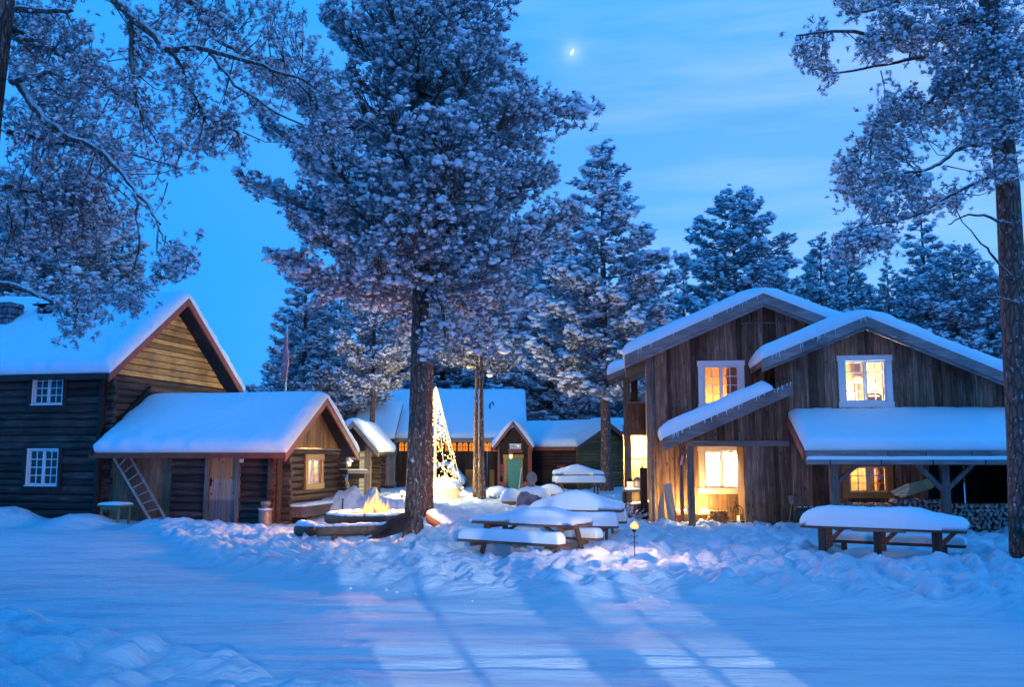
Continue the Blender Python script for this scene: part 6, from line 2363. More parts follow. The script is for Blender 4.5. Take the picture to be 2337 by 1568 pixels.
# slatted crate under a hood of snow at its foot
cr = thing('slatted_crate', 'slatted wooden crate under a thick hood of snow at the foot of the light tree', 'crate', (TC.x + 0.35, TC.y - 0.55, TC.z - 0.05))
for k in range(9):
    x = -0.52 + k * 0.122
    MB().box(x, -0.32, 0.02, x + 0.085, -0.285, 0.34).build('slat', M['pine_panel'], cr)
MB().box(-0.56, -0.34, 0.34, 0.60, 0.30, 0.38).build('top_board', M['pine_panel'], cr)
MB().box(-0.56, -0.30, -0.05, 0.60, 0.28, 0.02).build('bottom_board', M['pine_panel'], cr)
for x in (-0.56, 0.545):
    MB().box(x, -0.30, 0.02, x + 0.05, 0.28, 0.34).build('side_board', M['pine_panel'], cr)
hb_ = MB()
blob(hb_, (0.03, 0.0, 0.40), 0.72, 0.45, 0.36, 21, 22, 12, 0.08, -0.05)
hb_.build('snow_cap', M['snow'], cr, True)
# lantern burning in the snow left of the big pine
w_ = G(918, 1137)
gl_ = thing('ground_light', 'small burning light in the snow left of the big pine, by the log wall', 'light', (w_.x, w_.y, g1(w_.x, w_.y)))
MB().lathe([(0.06, -0.02), (0.07, 0.12)], 10).build('cup', M['steel'], gl_, True)
m = MB()
blob(m, (0, 0, 0.17), 0.06, 0.06, 0.09, 2, 10, 7, 0.1, -1)
m.build('flame', M['candle_flame'], gl_, True)
l_ = light('flame_light', 'POINT', (0, -0.1, 0.3), 14, (1.0, 0.5, 0.15), 0.07)
l_.parent = gl_

# ------------------------------------------------------------------ boulder with a ball on top, and snow-hooded tubs
w_ = G(1214, 1165)
sb = thing('stone_figure', 'stone ball on a snow-hooded boulder in the middle of the yard', 'sculpture', (w_.x, w_.y, g1(w_.x, w_.y)))
sc_ = w_.y / F
m = MB()
blob(m, (-0.03, -0.06, 0.26), 0.46, 0.42, 0.40, 31, 18, 12, 0.12, -0.8)
m.build('boulder', M['stone'], sb, True)
m = MB()
blob(m, (0.06, 0.06, 0.44), 0.54, 0.46, 0.30, 33, 20, 12, 0.10, -0.25)
blob(m, (0.34, 0.0, 0.14), 0.26, 0.42, 0.42, 35, 16, 10, 0.12, -0.6)
blob(m, (-0.1, -0.35, -0.02), 0.55, 0.3, 0.22, 36, 16, 10, 0.12, -0.6)
m.build('snow_cap', M['snow'], sb, True)
MB().lathe([(0.13, 0.70), (0.09, 0.80), (0.10, 0.86)], 12).build('neck', M['stone'], sb, True)
m = MB()
blob(m, (0, 0, 0.985), 0.165, 0.165, 0.19, 37, 16, 11, 0.05, -1)
m.build('ball', M['stone'], sb, True)
for (px, py, w, h, lab, cut) in ((1166, 1151, 0.40, 0.42, 'low tub hidden under a hood of snow, left of the stone figure', 0.06), (1135, 1137, 0.48, 0.34, 'snow-buried bush before the cottage porch', 0.0), (1255, 1134, 0.52, 0.36, 'snow-covered tub right of the stone figure', 0.05)):
    w_ = G(px, py)
    tb = thing('snow_hooded_tub' if cut else 'buried_bush', lab, 'tub' if cut else 'bush', (w_.x, w_.y, g1(w_.x, w_.y)))
    if cut:
        MB().lathe([(w * 0.72, -0.06), (w * 0.80, 0.05), (w * 0.84, 0.10)], 18).build('tub', M['amber_board'], tb, True)
    else:
        m = MB()
        for k in range(14):
            a = k * 0.45
            m.tube([(0.1 * math.cos(a), 0.1 * math.sin(a), -0.05), (w * 0.95 * math.cos(a), w * 0.9 * math.sin(a), 0.12 + 0.05 * (k % 3))], [0.012, 0.006], 4)
        m.build('stems', M['dark_wood'], tb)
    m = MB()
    blob(m, (0, 0, 0.10), w, w * 0.8, h, int(px), 20, 12, 0.08, -0.02)
    m.build('snow_cap', M['snow'], tb, True)

# ------------------------------------------------------------------ garden torch
w_ = Vector(P(1449, 1300, 15.3))
to = thing('garden_torch', 'burning garden torch on a thin iron stake with curled scrolls', 'torch', (w_.x, 15.3, g1(w_.x, 15.3)))
TZ = P(1450, 1212, 15.3).z - to.location.z
m = MB()
m.tube([(0, 0, -0.15), (0, 0, TZ)], 0.0075, 6)
m.build('stake', M['black_metal'], to)
zc_ = P(1450, 1232, 15.3).z - to.location.z
for s in (-1, 1):
    for u in (-1, 1):
        m = MB()
        pts = []
        for i in range(16):
            t = i / 15
            a = t * 4.6
            r = 0.040 * (1 - 0.55 * t)
            pts.append((s * (0.036 - r * math.cos(a) * 0.9), 0, zc_ + u * (0.012 + 0.055 * min(1, t * 1.3) + r * math.sin(a) * 0.7)))
        m.tube(pts, 0.0045, 5)
        m.build('scroll', M['black_metal'], to)
MB().lathe([(0.010, TZ - 0.03), (0.036, TZ), (0.040, TZ + 0.035), (0.035, TZ + 0.04)], 12).build('cup', M['black_metal'], to, True)
m = MB()
m.tube([(0, 0, TZ + 0.03), (0.005, 0, TZ + 0.07), (0.0, 0, TZ + 0.11), (0.012, 0, TZ + 0.16)], [0.044, 0.078, 0.058, 0.004], 10)
m.build('flame', M['flame'], to, True)
l_ = light('torch_light', 'POINT', (0, 0, TZ + 0.13), 300, (1.0, 0.50, 0.30), 0.05)
l_.parent = to

# ------------------------------------------------------------------ things along the log house and annexe
ca, sa = math.cos(math.radians(-12)), math.sin(math.radians(-12))


def lw(x, y, z=None):
    X, Y = LX + x * ca - y * sa, LY + x * sa + y * ca
    return Vector((X, Y, g1(X, Y) if z is None else z))


q_ = AN.fy(262, 1190, -0.9)
p_ = lw(q_[0], -0.9)
stl = thing('garden_stool', 'small sage-green stool with snow on its seat beside the log house corner', 'stool', p_, math.radians(-18))
for x in (-0.28, 0.28):
    for y in (-0.2, 0.2):
        MB().box(x - 0.028, y - 0.028, -0.1, x + 0.028, y + 0.028, 0.36).build('leg', M['green_paint'], stl)
MB().box(-0.31, -0.225, 0.30, 0.31, -0.205, 0.385).build('apron', M['green_paint'], stl)
MB().box(-0.305, -0.20, 0.30, -0.285, 0.2, 0.385).build('apron', M['green_paint'], stl)
MB().box(-0.38, -0.28, 0.388, 0.38, 0.28, 0.42).build('seat', M['green_paint'], stl)
snow_sheet(stl, [(-0.27, 0.423), (0.27, 0.423)], -0.36, 0.36, 0.09, 'x', 65, over=0.01, r=0.3, step=0.05)

# ladder leaning along the wall
a0, a1 = AN.fy(262, 1046, -0.02), AN.fy(350, 1190, -0.30)
b0, b1 = AN.fy(288, 1024, -0.02), AN.fy(388, 1192, -0.30)
base = lw((a1[0] + b1[0]) / 2, -0.3, 0)
ld = thing('ladder', 'grey wooden ladder leaning aslant on the annexe wall', 'ladder', base, math.radians(-12))
cx_ = (a1[0] + b1[0]) / 2
A0, A1 = Vector((a0[0] - cx_, 0.24, a0[1])), Vector((a1[0] - cx_, 0.0, a1[1] - 0.1))
B0, B1 = Vector((b0[0] - cx_, 0.24, b0[1])), Vector((b1[0] - cx_, 0.0, b1[1] - 0.1))
MB().beam(A0, A1, 0.05, 0.055, (0, 1, 0)).build('rail', M['ladder_wood'], ld)
MB().beam(B0, B1, 0.05, 0.055, (0, 1, 0)).build('rail', M['ladder_wood'], ld)
for k in range(8):
    t = 0.12 + 0.115 * k
    MB().beam(A0.lerp(A1, t), B0.lerp(B1, t - 0.03), 0.026, 0.03, (0, 1, 0)).build('rung', M['ladder_wood'], ld)

q_ = AN.fy(605, 1196, -0.42)
mc = thing('milk_can', 'old metal milk can with snow on its shoulder at the annexe corner', 'milk can', lw(q_[0], -0.42))
MB().lathe([(0.17, -0.1), (0.175, 0.0), (0.175, 0.30), (0.165, 0.36), (0.11, 0.44), (0.10, 0.50)], 18).build('body', M['steel'], mc, True)
MB().lathe([(0.105, 0.49), (0.135, 0.52), (0.135, 0.60), (0.10, 0.62), (0.01, 0.625)], 18).build('lid', M['steel'], mc, True)
m = MB()
for k in range(12):
    a = k * 0.5236
    blob(m, (0.125 * math.cos(a), 0.125 * math.sin(a), 0.40), 0.06, 0.06, 0.03, k, 8, 5, 0.2, -0.6)
m.build('snow_cap', M['snow'], mc, True)
for s in (-1, 1):
    MB().tube([(s * 0.115, 0, 0.44), (s * 0.20, 0, 0.43), (s * 0.19, 0, 0.36), (s * 0.165, 0, 0.34)], 0.012, 6).build('handle', M['steel'], mc, True)

# bench along the gable of the annexe
p0, p1 = lw(AL + 0.35, 0.30), lw(AL + 0.35, 3.7)
bn = thing('plank_bench', 'low snow-covered plank bench along the gable of the annexe', 'bench', (p0 + p1) / 2, math.radians(-12))
MB().box(-0.16, -1.65, 0.06, 0.22, 1.65, 0.30).build('front_plank', M['grey_beam'], bn)
MB().box(-0.20, -1.70, 0.302, 0.26, 1.70, 0.345).build('seat', M['grey_beam'], bn)
for y in (-1.4, 1.4):
    MB().box(-0.14, y - 0.06, -0.2, 0.20, y + 0.06, 0.058).build('leg', M['dark_wood'], bn)
snow_sheet(bn, [(-0.19, 0.348), (0.25, 0.348)], -1.68, 1.68, 0.08, 'y', 67, over=0.01, r=0.1, step=0.08)
MB().tube([(0, 0, -0.1), (0.01, 0, 0.42)], 0.02, 6).build('marker_stake', M['dark_wood'], None)
so = bpy.data.objects['marker_stake']
w_ = G(781, 1172)
so.location = (w_.x, w_.y, g1(w_.x, w_.y))
tag(so, 'thin dark stake in the snow behind the fire pit', 'stake')

# flag on its pole behind the annexe
fpx = P(652, 880, 33.0)
fp_ = thing('flagpole', 'white flagpole rising behind the annexe roof', 'flagpole', (fpx.x, 33.0, 0.2))
ztop = P(655, 742, 33.0).z - 0.2
dxp = P(655, 742, 33.0).x - P(651, 880, 33.0).x
MB().tube([(-dxp * (fpx.z / ztop) * 0.6, 0, -0.3), (dxp, 0, ztop)], [0.045, 0.03], 10).build('pole', M['white_paint'], fp_, True)
zf0, zf1 = P(650, 868, 33.0).z - 0.2, P(654, 762, 33.0).z - 0.2
fg = thing('pennant', 'limp dull-red pennant hanging furled along the white flagpole', 'flag', (fpx.x, 32.95, 0.2))
m = MB()
vs, fs = [], []
NZ, NA = 22, 14
for i in range(NZ + 1):
    t = i / NZ
    z = zf1 + (zf0 - zf1) * t
    w = 0.03 + 0.115 * min(1, t * 1.25) * (1 - 0.25 * max(0, (t - 0.75) * 4)) - (0.03 if t > 0.70 else 0)
    for j in range(NA):
        a = 2 * pi * j / NA
        rr_ = w * (1 + 0.22 * math.sin(3 * a + 4 * t) + 0.10 * math.sin(5 * a - 7 * t))
        vs.append((dxp * (z / ztop) - 0.02 - 0.02 * t + rr_ * math.cos(a), 0.6 * rr_ * math.sin(a), z))
for i in range(NZ):
    for j in range(NA):
        fs.append((i * NA + j, i * NA + (j + 1) % NA, (i + 1) * NA + (j + 1) % NA, (i + 1) * NA + j))
m.add(vs, fs)
m.build('cloth', M['flag'], fg, True)
cu_ = bpy.data.curves.new('lettering', 'FONT')
cu_.body = 'NSI'
cu_.size = 0.10
cu_.extrude = 0.002
tx = bpy.data.objects.new('lettering', cu_)
COL.objects.link(tx)
tx.parent = fg
zl_ = P(651, 834, 33.0).z - 0.2
tx.location = (dxp * (zl_ / ztop) - 0.12, -0.115, zl_ - 0.05)
tx.rotation_euler = (pi / 2, math.radians(-28), 0)
cu_.materials.append(M['white_paint'])
bpy.context.view_layer.update()
lm_ = bpy.data.meshes.new_from_object(tx.evaluated_get(bpy.context.evaluated_depsgraph_get()))
t2_ = link('lettering', lm_, fg)
t2_.location, t2_.rotation_euler = tx.location, tx.rotation_euler
bpy.data.objects.remove(tx)
t2_.name = 'lettering'

def rw(px, py, c):
    x, z = RH.fy(px, py, c)
    return RH.l2w((x, c, z))


# ------------------------------------------------------------------ firewood stacks under the right-hand roof
def wedge_meshes(seed, n, r, length):
    rr = random.Random(seed)
    out = []
    for k in range(n):
        sides = rr.choice((3, 4, 4, 5))
        ang = sorted(rr.uniform(0, 2 * pi) * 0.25 + 2 * pi * i / sides for i in range(sides))
        pr = [(r * rr.uniform(0.75, 1.1) * math.cos(a), r * rr.uniform(0.75, 1.1) * math.sin(a)) for a in ang]
        m = MB()
        N = sides
        m.add([(x, 0, z) for x, z in pr] + [(x * 0.97, length, z * 0.97) for x, z in pr], [tuple(range(N))[::-1], tuple(range(N, 2 * N))] + [(i, (i + 1) % N, N + (i + 1) % N, N + i) for i in range(N)])
        o = m.build('log', M['split_log'], None)
        out.append(o.data)
        bpy.data.objects.remove(o)
    return out


M['split_log'] = wood('split_log', [(0.16, 0.135, 0.125), (0.33, 0.29, 0.27), (0.50, 0.46, 0.43)], 'y', 0.85, 0, 0.4)
M['round_log'] = wood('cut_log_end', [(0.14, 0.08, 0.045), (0.27, 0.165, 0.09), (0.38, 0.25, 0.15)], 'y', 0.85, 0, 0.4)
WYL = FRT - 1.35
RROT = math.radians(RDEG)
x0, x1 = RH.fy(1919, 1180, WYL)[0], RH.fy(2316, 1180, WYL)[0]
ws = thing('firewood_stack', 'long stack of split firewood under the low snowy porch roof', 'woodpile', RH.l2w(((x0 + x1) / 2, WYL, 0)), RROT)
meshes = wedge_meshes(3, 10, 0.066, 0.38)
rg = random.Random(31)
zb_ = 0.10
spots = []
row = 0
z = zb_
ztop_ = RH.fy(2000, 1146, WYL)[1]
while z < ztop_ + 0.12:
    x = x0 + (0.05 if row % 2 else 0)
    while x < x1:
        lim = ztop_ - 0.05 * max(0, (x - (x0 + 2.6))) + 0.05 * math.sin(x * 2.3)
        if z < lim:
            spots.append((x, z))
        x += 0.112 * rg.uniform(0.9, 1.1)
    z += 0.092
    row += 1
spots.sort(key=lambda s: -s[1])
mid = (x0 + x1) / 2
for (x, z) in spots[:296]:
    o = link('log', rg.choice(meshes), ws)
    o.location = (x - mid + rg.uniform(-.01, .01), rg.uniform(-0.05, 0.05), z + rg.uniform(-.012, .012))
    o.rotation_euler = (0, rg.uniform(0, 6.28), 0)
rest = MB()
for (x, z) in spots[296:]:
    me = rg.choice(meshes)
    a = rg.uniform(0, 6.28)
    y0 = rg.uniform(-0.05, 0.05)
    rest.add([(x - mid + v.co.x * math.cos(a) + v.co.z * math.sin(a), y0 + v.co.y, z - v.co.x * math.sin(a) + v.co.z * math.cos(a)) for v in me.vertices], [tuple(p.vertices) for p in me.polygons])
if spots[296:]:
    tag(rest.build('lower_logs', M['split_log'], ws), None, None, None, 'stuff')
MB().box(x0 - mid - 0.02, 0.30, -0.2, x1 - mid, 0.42, ztop_ - 0.08).build('backing', M['dark_wood'], ws)

# old rowing boat stored on the woodpile
bw = rw(2056, 1124, WYL)
bt = thing('old_boat', 'yellowish wooden boat stored on top of the firewood, its ribbed stern facing out', 'boat', (bw.x, bw.y - 0.08, bw.z), math.radians(-40))
bt.scale = (0.62, 0.62, 0.62)
m = MB()
NSg = 9
vs, fs = [], []
secs = []
for i in range(NSg):
    t = i / (NSg - 1)
    y = 0.0 + 2.6 * t
    wd = 0.38 * (1 - 0.25 * t * t)
    dp = 0.30
    pr = [(-wd * 0.95, 0.22), (-wd * 0.8, 0.04), (-wd * 0.35, -dp * 0.55), (0, -dp * 0.72), (wd * 0.35, -dp * 0.55), (wd * 0.8, 0.04), (wd * 0.95, 0.22)]
    secs.append([(x + 0.35 * t, y, z * 0.85 + 0.10 * t) for x, z in pr])
for s in secs:
    vs += s
for i in range(NSg - 1):
    for j in range(6):
        fs.append((i * 7 + j, i * 7 + j + 1, (i + 1) * 7 + j + 1, (i + 1) * 7 + j))
m.add(vs, fs)
m.f.append(tuple(range(7)))
m.m.append(0)
h = m.build('hull', M['pine_panel'], bt)
h.rotation_euler = (0, math.radians(-26), 0)
s0 = secs[0]
for (i, j) in ((0, 6), (1, 4), (1, 5), (2, 5)):
    k = MB().beam(Vector(s0[i]) + Vector((0, -0.02, 0)), Vector(s0[j]) + Vector((0, -0.02, 0)), 0.03, 0.035, (0, 1, 0)).build('rib', M['cream_paint'], bt)
    k.rotation_euler = (0, math.radians(-26), 0)
k = MB()
k.tube([Vector(secs[q][0]) for q in range(NSg)], 0.022, 6)
k = k.build('gunwale', M['porch_board'], bt)
k.rotation_euler = (0, math.radians(-26), 0)

# ------------------------------------------------------------------ clutter in the porch recess


# small stack of round firewood
b0_, b1_ = rw(1611, 1208, -0.75), rw(1668, 1208, -0.75)
fs2 = thing('log_pile', 'small pile of round firewood in the lit porch recess', 'woodpile', ((b0_.x + b1_.x) / 2, (b0_.y + b1_.y) / 2, 0), RROT)
rg = random.Random(4)
rm = []
for k in range(5):
    m = MB()
    m.tube([(0, 0, 0), (0, 0.33, 0)], 0.042 * rg.uniform(0.8, 1.15), 9, jit=0.1, rng=rg)
    o = m.build('log', M['round_log'], None)
    rm.append(o.data)
    bpy.data.objects.remove(o)
w2_ = (b1_.x - b0_.x)
z = 0.07
row = 0
zmax = rw(1640, 1168, -0.75).z
while z < zmax:
    f = (z - 0.05) / (zmax - 0.05)
    x = -w2_ / 2 + 0.12 * f * (1 + row % 2 * 0.3)
    while x < w2_ / 2 - 0.06 * f:
        o = link('log', rg.choice(rm), fs2)
        o.location = (x, rg.uniform(-0.05, 0.04), z)
        o.rotation_euler = (0, rg.uniform(0, 6), 0)
        x += 0.082
    z += 0.072
    row += 1

# crates with burning candles
for (px, py, dx, lab) in ((1557, 1205, 0, 'wooden crate with a candle flame left of the porch post'), (1607, 1205, 0, 'wooden crate with a candle flame right of the porch post')):
    p_ = rw(px, py, -0.42)
    ht = rw(px, 1172, -0.42).z
    c = thing('candle_crate', lab, 'crate', (p_.x, p_.y, 0), RROT, 'candle crates in the porch recess')
    n = 3
    for k in range(n):
        zz0, zz1 = 0.02 + (ht - 0.04) * k / n, 0.02 + (ht - 0.04) * (k + 0.85) / n
        MB().box(-0.24, -0.15, zz0, 0.24, -0.13, zz1).build('slat', M['porch_board'], c)
    MB().box(-0.24, -0.13, 0.0, -0.22, 0.13, ht - 0.02).build('side', M['porch_board'], c)
    MB().box(0.22, -0.13, 0.0, 0.24, 0.13, ht - 0.02).build('side', M['porch_board'], c)
    MB().box(-0.25, -0.16, ht - 0.018, 0.25, 0.14, ht).build('top', M['porch_board'], c)
    cn_ = thing('candle', ('fat candle burning on the crate left of the porch post', 'fat candle burning on the crate right of the porch post')[px > 1580], 'candle', (p_.x, p_.y, ht), 0, 'candles in the porch recess')
    MB().lathe([(0.06, 0), (0.06, 0.05), (0.05, 0.052)], 12).build('wax', M['cream_paint'], cn_, True)
    for q in (-0.09, 0.0, 0.09):
        fl_ = MB()
        fl_.tube([(q, 0, 0.045), (q, 0, 0.07), (q + 0.01, 0, 0.13)], [0.012, 0.026, 0.002], 8)
        fl_.build('flame', M['candle_flame'], cn_, True)
    l_ = light('candle_light', 'POINT', (0, -0.06, 0.17), 110, (1.0, 0.60, 0.20), 0.06)
    l_.parent = cn_
p_ = rw(1600, 1190, -0.95)
cn_ = thing('tea_light', 'small round candle burning low between the porch post and the log pile', 'candle', (p_.x, p_.y, p_.z - 0.06))
MB().lathe([(0.05, -0.24), (0.055, 0.0), (0.05, 0.03)], 12).build('cup', M['steel'], cn_, True)
m = MB()
blob(m, (0, 0, 0.065), 0.045, 0.045, 0.05, 1, 10, 7, 0.05, -1)
m.build('flame', M['candle_flame'], cn_, True)
l_ = light('candle_light', 'POINT', (0, -0.08, 0.12), 4, (1.0, 0.58, 0.18), 0.05)
l_.parent = cn_
# red box
p_ = rw(1546, 1205, -0.5)
rb_ = thing('red_box', 'dark red tin box at the left end of the porch recess', 'box', (p_.x, p_.y, 0), math.radians(8))
MB().box(-0.11, -0.12, 0, 0.11, 0.12, 0.30).build('box', M['red_box'], rb_)
MB().box(-0.12, -0.13, 0.302, 0.12, 0.13, 0.335).build('lid', M['red_box'], rb_)
# black birdcage lantern with a candle on a step
p_ = rw(1683, 1192, -1.05)
stp = thing('porch_step', 'timber step with a stone slab at the end of the porch recess', 'step', (p_.x, p_.y, 0), RROT)
MB().box(-0.22, -0.35, -0.1, 0.24, 0.5, p_.z - 0.06).build('block', M['grey_beam_x'], stp)
MB().box(-0.26, -0.38, p_.z - 0.058, 0.25, 0.5, p_.z).build('slab', M['stone'], stp)
cg = thing('cage_lantern', 'black wire cage lantern with a candle, before the porch corner', 'lantern', (p_.x, p_.y - 0.1, p_.z))
MB().lathe([(0.15, 0.0), (0.16, 0.03), (0.14, 0.035)], 16).build('base', M['black_metal'], cg, True)
for k in range(14):
    a = 2 * pi * k / 14
    r = 0.14
    MB().tube([(r * math.cos(a), r * math.sin(a), 0.03), (r * 1.1 * math.cos(a), r * 1.1 * math.sin(a), 0.22), (r * 0.8 * math.cos(a), r * 0.8 * math.sin(a), 0.36), (0, 0, 0.46)], 0.006, 4).build('wire', M['black_metal'], cg)
MB().lathe([(0.035, 0.04), (0.035, 0.17)], 10).build('candle', M['warm_glow'], cg, True)
m = MB()
rr_ = random.Random(2)
for k in range(46):
    a, b = rr_.uniform(0, 6.28), rr_.uniform(0, 3.1)
    q = Vector((0.12 * math.cos(a), 0.10 * math.sin(b * 2), 0.12 * math.sin(a)))
    m.tube([q, q + Vector((rr_.uniform(-.12, .12), rr_.uniform(-.08, .08), rr_.uniform(-.12, .12)))], [0.006, 0.002], 3)
wr = thing('dry_branch', 'dry twiggy branch hung on the porch corner above the cage lantern', 'branch', rw(1674, 1158, -1.25))
m.build('twigs', M['dark_wood'], wr)
# leaning sheet, poles, hanging chain
p0_, p1_ = rw(1513, 1104, -1.0), rw(1530, 1212, -1.35)
ls = thing('leaning_sheet', 'smooth pale sheet leaning against the corner of the plank house', 'sheet', (p1_.x, p1_.y, 0))
m = MB()
o_ = Vector((p1_.x, p1_.y, 0))
c4 = [rw(1513, 1106, -0.85) - o_, rw(1532, 1102, -0.95) - o_, rw(1549, 1216, -1.35) - o_, rw(1528, 1212, -1.30) - o_]
bk_ = [v + Vector((0.004, 0.012, 0)) for v in c4]
m.hexa(c4, bk_)
sm_, st2, sb2 = new_mat('brushed_sheet')
sb2.inputs['Base Color'].default_value = (0.42, 0.36, 0.25, 1)
sb2.inputs['Roughness'].default_value = 0.35
sb2.inputs['Metallic'].default_value = 0.5
n_ = noise(st2, coords(st2, (3, 3, 0.6)), 3, 3)
bump(st2, sb2, n_, 0.15, 0.02)
m.build('sheet', sm_, ls)
c5 = [rw(1503, 1150, -0.80) - o_, rw(1513, 1108, -0.84) - o_, rw(1520, 1210, -1.15) - o_, rw(1498, 1206, -1.10) - o_]
m = MB()
m.hexa(c5, [v + Vector((0.004, 0.012, 0)) for v in c5])
m.build('back_sheet', sm_, ls)
for (pa, pb, r, lab, mt_) in (((1490, 1050), (1494, 1200), 0.055, 'thick pole with a rounded top leaning at the corner of the plank house', 'grey_beam'), ((1500, 1058), (1503, 1195), 0.016, 'thin pole leaning right of the thick pole', 'pine_panel')):
    a, b = rw(*pa, -0.30), rw(*pb, -0.62)
    pt_ = thing('leaning_pole', lab, 'pole', (b.x, b.y, 0))
    q = Vector((b.x, b.y, 0))
    MB().tube([b - q - Vector((0, 0, 0.1)), (a - q) * 0.5 + (b - q) * 0.5, a - q - Vector((0, 0, r)), a - q], [r, r, r * 0.95, r * 0.45], 10).build('shaft', M[mt_], pt_, True)
chn = thing('hanging_chain', 'rusty chain hanging from the lean-to eave beside the leaning sheet', 'chain', rw(1541, 1128, -1.75))
zc0, zc1 = rw(1541, 1000, -1.75).z, rw(1541, 1212, -1.75).z
n = int((zc0 - zc1) / 0.055)
lk_m = None
for k in range(n):
    if lk_m is None:
        m = MB()
        m.tube([(0.016 * math.cos(t), 0, 0.034 * math.sin(t)) for t in np.linspace(0, 2 * pi, 9)], 0.006, 4, cap=False)
        o = m.build('chain_link', M['black_metal'], chn)
        lk_m = o.data
    else:
        o = link('chain_link', lk_m, chn)
    o.location = (0, 0, zc0 - k * 0.055 - chn.location.z)
    o.rotation_euler = (0, 0, (k % 2) * pi / 2)
# little flag and dried bunch hung under the beam
hf = thing('hanging_banner', 'small red and white cloth banner hanging under the lean-to', 'banner', rw(1554, 1050, -1.3))
for (a, b, mt_) in ((-0.085, -0.03, 'red_trim'), (-0.028, 0.03, 'white_paint'), (0.032, 0.085, 'red_trim')):
    m = MB()
    m.hexa([(a, 0, -0.13 + 0.3 * a), (b, 0.005, -0.13 + 0.3 * b), (b + 0.05, 0.01, 0.12 - 0.6 * b), (a + 0.05, 0, 0.12 - 0.6 * a)], [(a, 0.006, -0.13 + 0.3 * a), (b, 0.011, -0.13 + 0.3 * b), (b + 0.05, 0.016, 0.12 - 0.6 * b), (a + 0.05, 0.006, 0.12 - 0.6 * a)])
    m.build('stripe', M[mt_], hf)
db_ = thing('dried_bunch', 'frosted bunch of dried twigs hanging from the lean-to beam', 'twigs', rw(1562, 1026, -1.45))
m = MB()
for k in range(26):
    m.tube([(0, 0, 0.1), (rr_.uniform(-.1, .08), rr_.uniform(-.05, .05), rr_.uniform(-.22, -.02))], [0.008, 0.003], 4)
m.build('twigs', M['bark'], db_)
# shovel against the wall, crates of bottles
a, b = rw(1806, 1132, FRT - 0.08), rw(1797, 1203, FRT - 0.30)
sh = thing('shovel', 'shovel standing handle-down against the plank wall by the green crate', 'shovel', (b.x, b.y, 0))
q = Vector((b.x, b.y, 0))
MB().tube([b - q - Vector((0, 0, 0.15)), a - q - Vector((0, 0, 0.18))], 0.014, 8).build('handle', M['pine_panel'], sh, True)
m = MB()
t_ = a - q
m.hexa([t_ + Vector((-0.06, -0.01, -0.20)), t_ + Vector((0.05, -0.01, -0.20)), t_ + Vector((0.075, 0.02, 0.0)), t_ + Vector((-0.08, 0.02, 0.0))], [t_ + Vector((-0.06, 0.0, -0.20)), t_ + Vector((0.05, 0.0, -0.20)), t_ + Vector((0.075, 0.03, 0.0)), t_ + Vector((-0.08, 0.03, 0.0))])
m.build('blade', M['steel'], sh)
p_ = rw(1852, 1212, FRT - 0.45)
zt_ = rw(1852, 1188, FRT - 0.45).z
bc = thing('brown_crate', 'red-brown wooden crate standing in the snow under the green bottle crate', 'crate', (p_.x, p_.y, 0), RROT)
for k in range(3):
    MB().box(-0.36, -0.18, -0.1 + (zt_ + 0.1) * k / 3 + 0.005, 0.34, -0.155, -0.1 + (zt_ + 0.1) * (k + 1) / 3 - 0.005).build('slat', M['crate_brown'], bc)
MB().box(-0.36, -0.15, -0.1, 0.34, 0.18, zt_ - 0.002).build('box', M['crate_brown'], bc)
gc = thing('green_crate', 'green plastic bottle crate on the red-brown crate by the shovel', 'crate', (p_.x - 0.05, p_.y, zt_), RROT)
zg = rw(1852, 1167, FRT - 0.45).z - zt_
m = MB()
m.box(-0.30, -0.18, 0.0, 0.30, -0.165, zg)
m.box(-0.30, 0.165, 0.0, 0.30, 0.18, zg)
m.box(-0.30, -0.165, 0.0, -0.285, 0.165, zg)
m.box(0.285, -0.165, 0.0, 0.30, 0.165, zg)
m.box(-0.285, -0.165, 0.0, 0.285, 0.165, 0.02)
m.build('box', M['crate_green'], gc)
bot = None
for k in range(8):
    x, y = -0.22 + 0.145 * (k % 4), -0.08 + 0.16 * (k // 4)
    bb = thing('bottle', 'dark bottle with a snowy neck standing in the green crate', 'bottle', (p_.x - 0.05 + x, p_.y + y, zt_ + 0.022), 0, 'bottles in the green crate')
    if bot is None:
        m1 = MB().lathe([(0.036, 0), (0.037, 0.16), (0.03, 0.19), (0.014, 0.235), (0.013, 0.285)], 10)
        o = m1.build('glass', M['bottle'], bb, True)
        m2 = MB()
        blob(m2, (0, 0, 0.288), 0.02, 0.02, 0.028, 3, 8, 5, 0.2, -0.3)
        o2 = m2.build('snow_cap', M['snow'], bb, True)
        bot = (o.data, o2.data)
    else:
        link('glass', bot[0], bb)
        link('snow_cap', bot[1], bb)

# ------------------------------------------------------------------ under the balcony: bench, lantern, bundle, stump, frosted plant
YB_ = RY + 4.2
p_ = P(1447, 1140, YB_)
z_ = P(1447, 1118, YB_).z
bb = thing('side_table', 'low dark table under the balcony with a lantern on it', 'table', (p_.x, YB_, g1(p_.x, YB_)))
zt_ = z_ - bb.location.z
MB().box(-0.36, -0.25, zt_ - 0.06, 0.32, 0.25, zt_).build('table_top', M['grey_beam_x'], bb)
for x in (-0.30, 0.26):
    MB().box(x - 0.05, -0.2, -0.2, x + 0.05, 0.2, zt_ - 0.062).build('leg', M['dark_wood'], bb)
snow_sheet(bb, [(-0.24, zt_ + 0.003), (0.24, zt_ + 0.003)], -0.35, 0.31, 0.05, 'x', 77, over=0.01, r=0.06, step=0.05)
lq = P(1437, 1112, YB_)
tl2 = thing('table_lantern', 'small lit lantern with a dark pointed hood on the table under the balcony', 'lantern', (lq.x, YB_ - 0.1, z_ + 0.035))
MB().box(-0.085, -0.085, 0.0, 0.085, 0.085, 0.22).build('glass', M['warm_glow'], tl2)
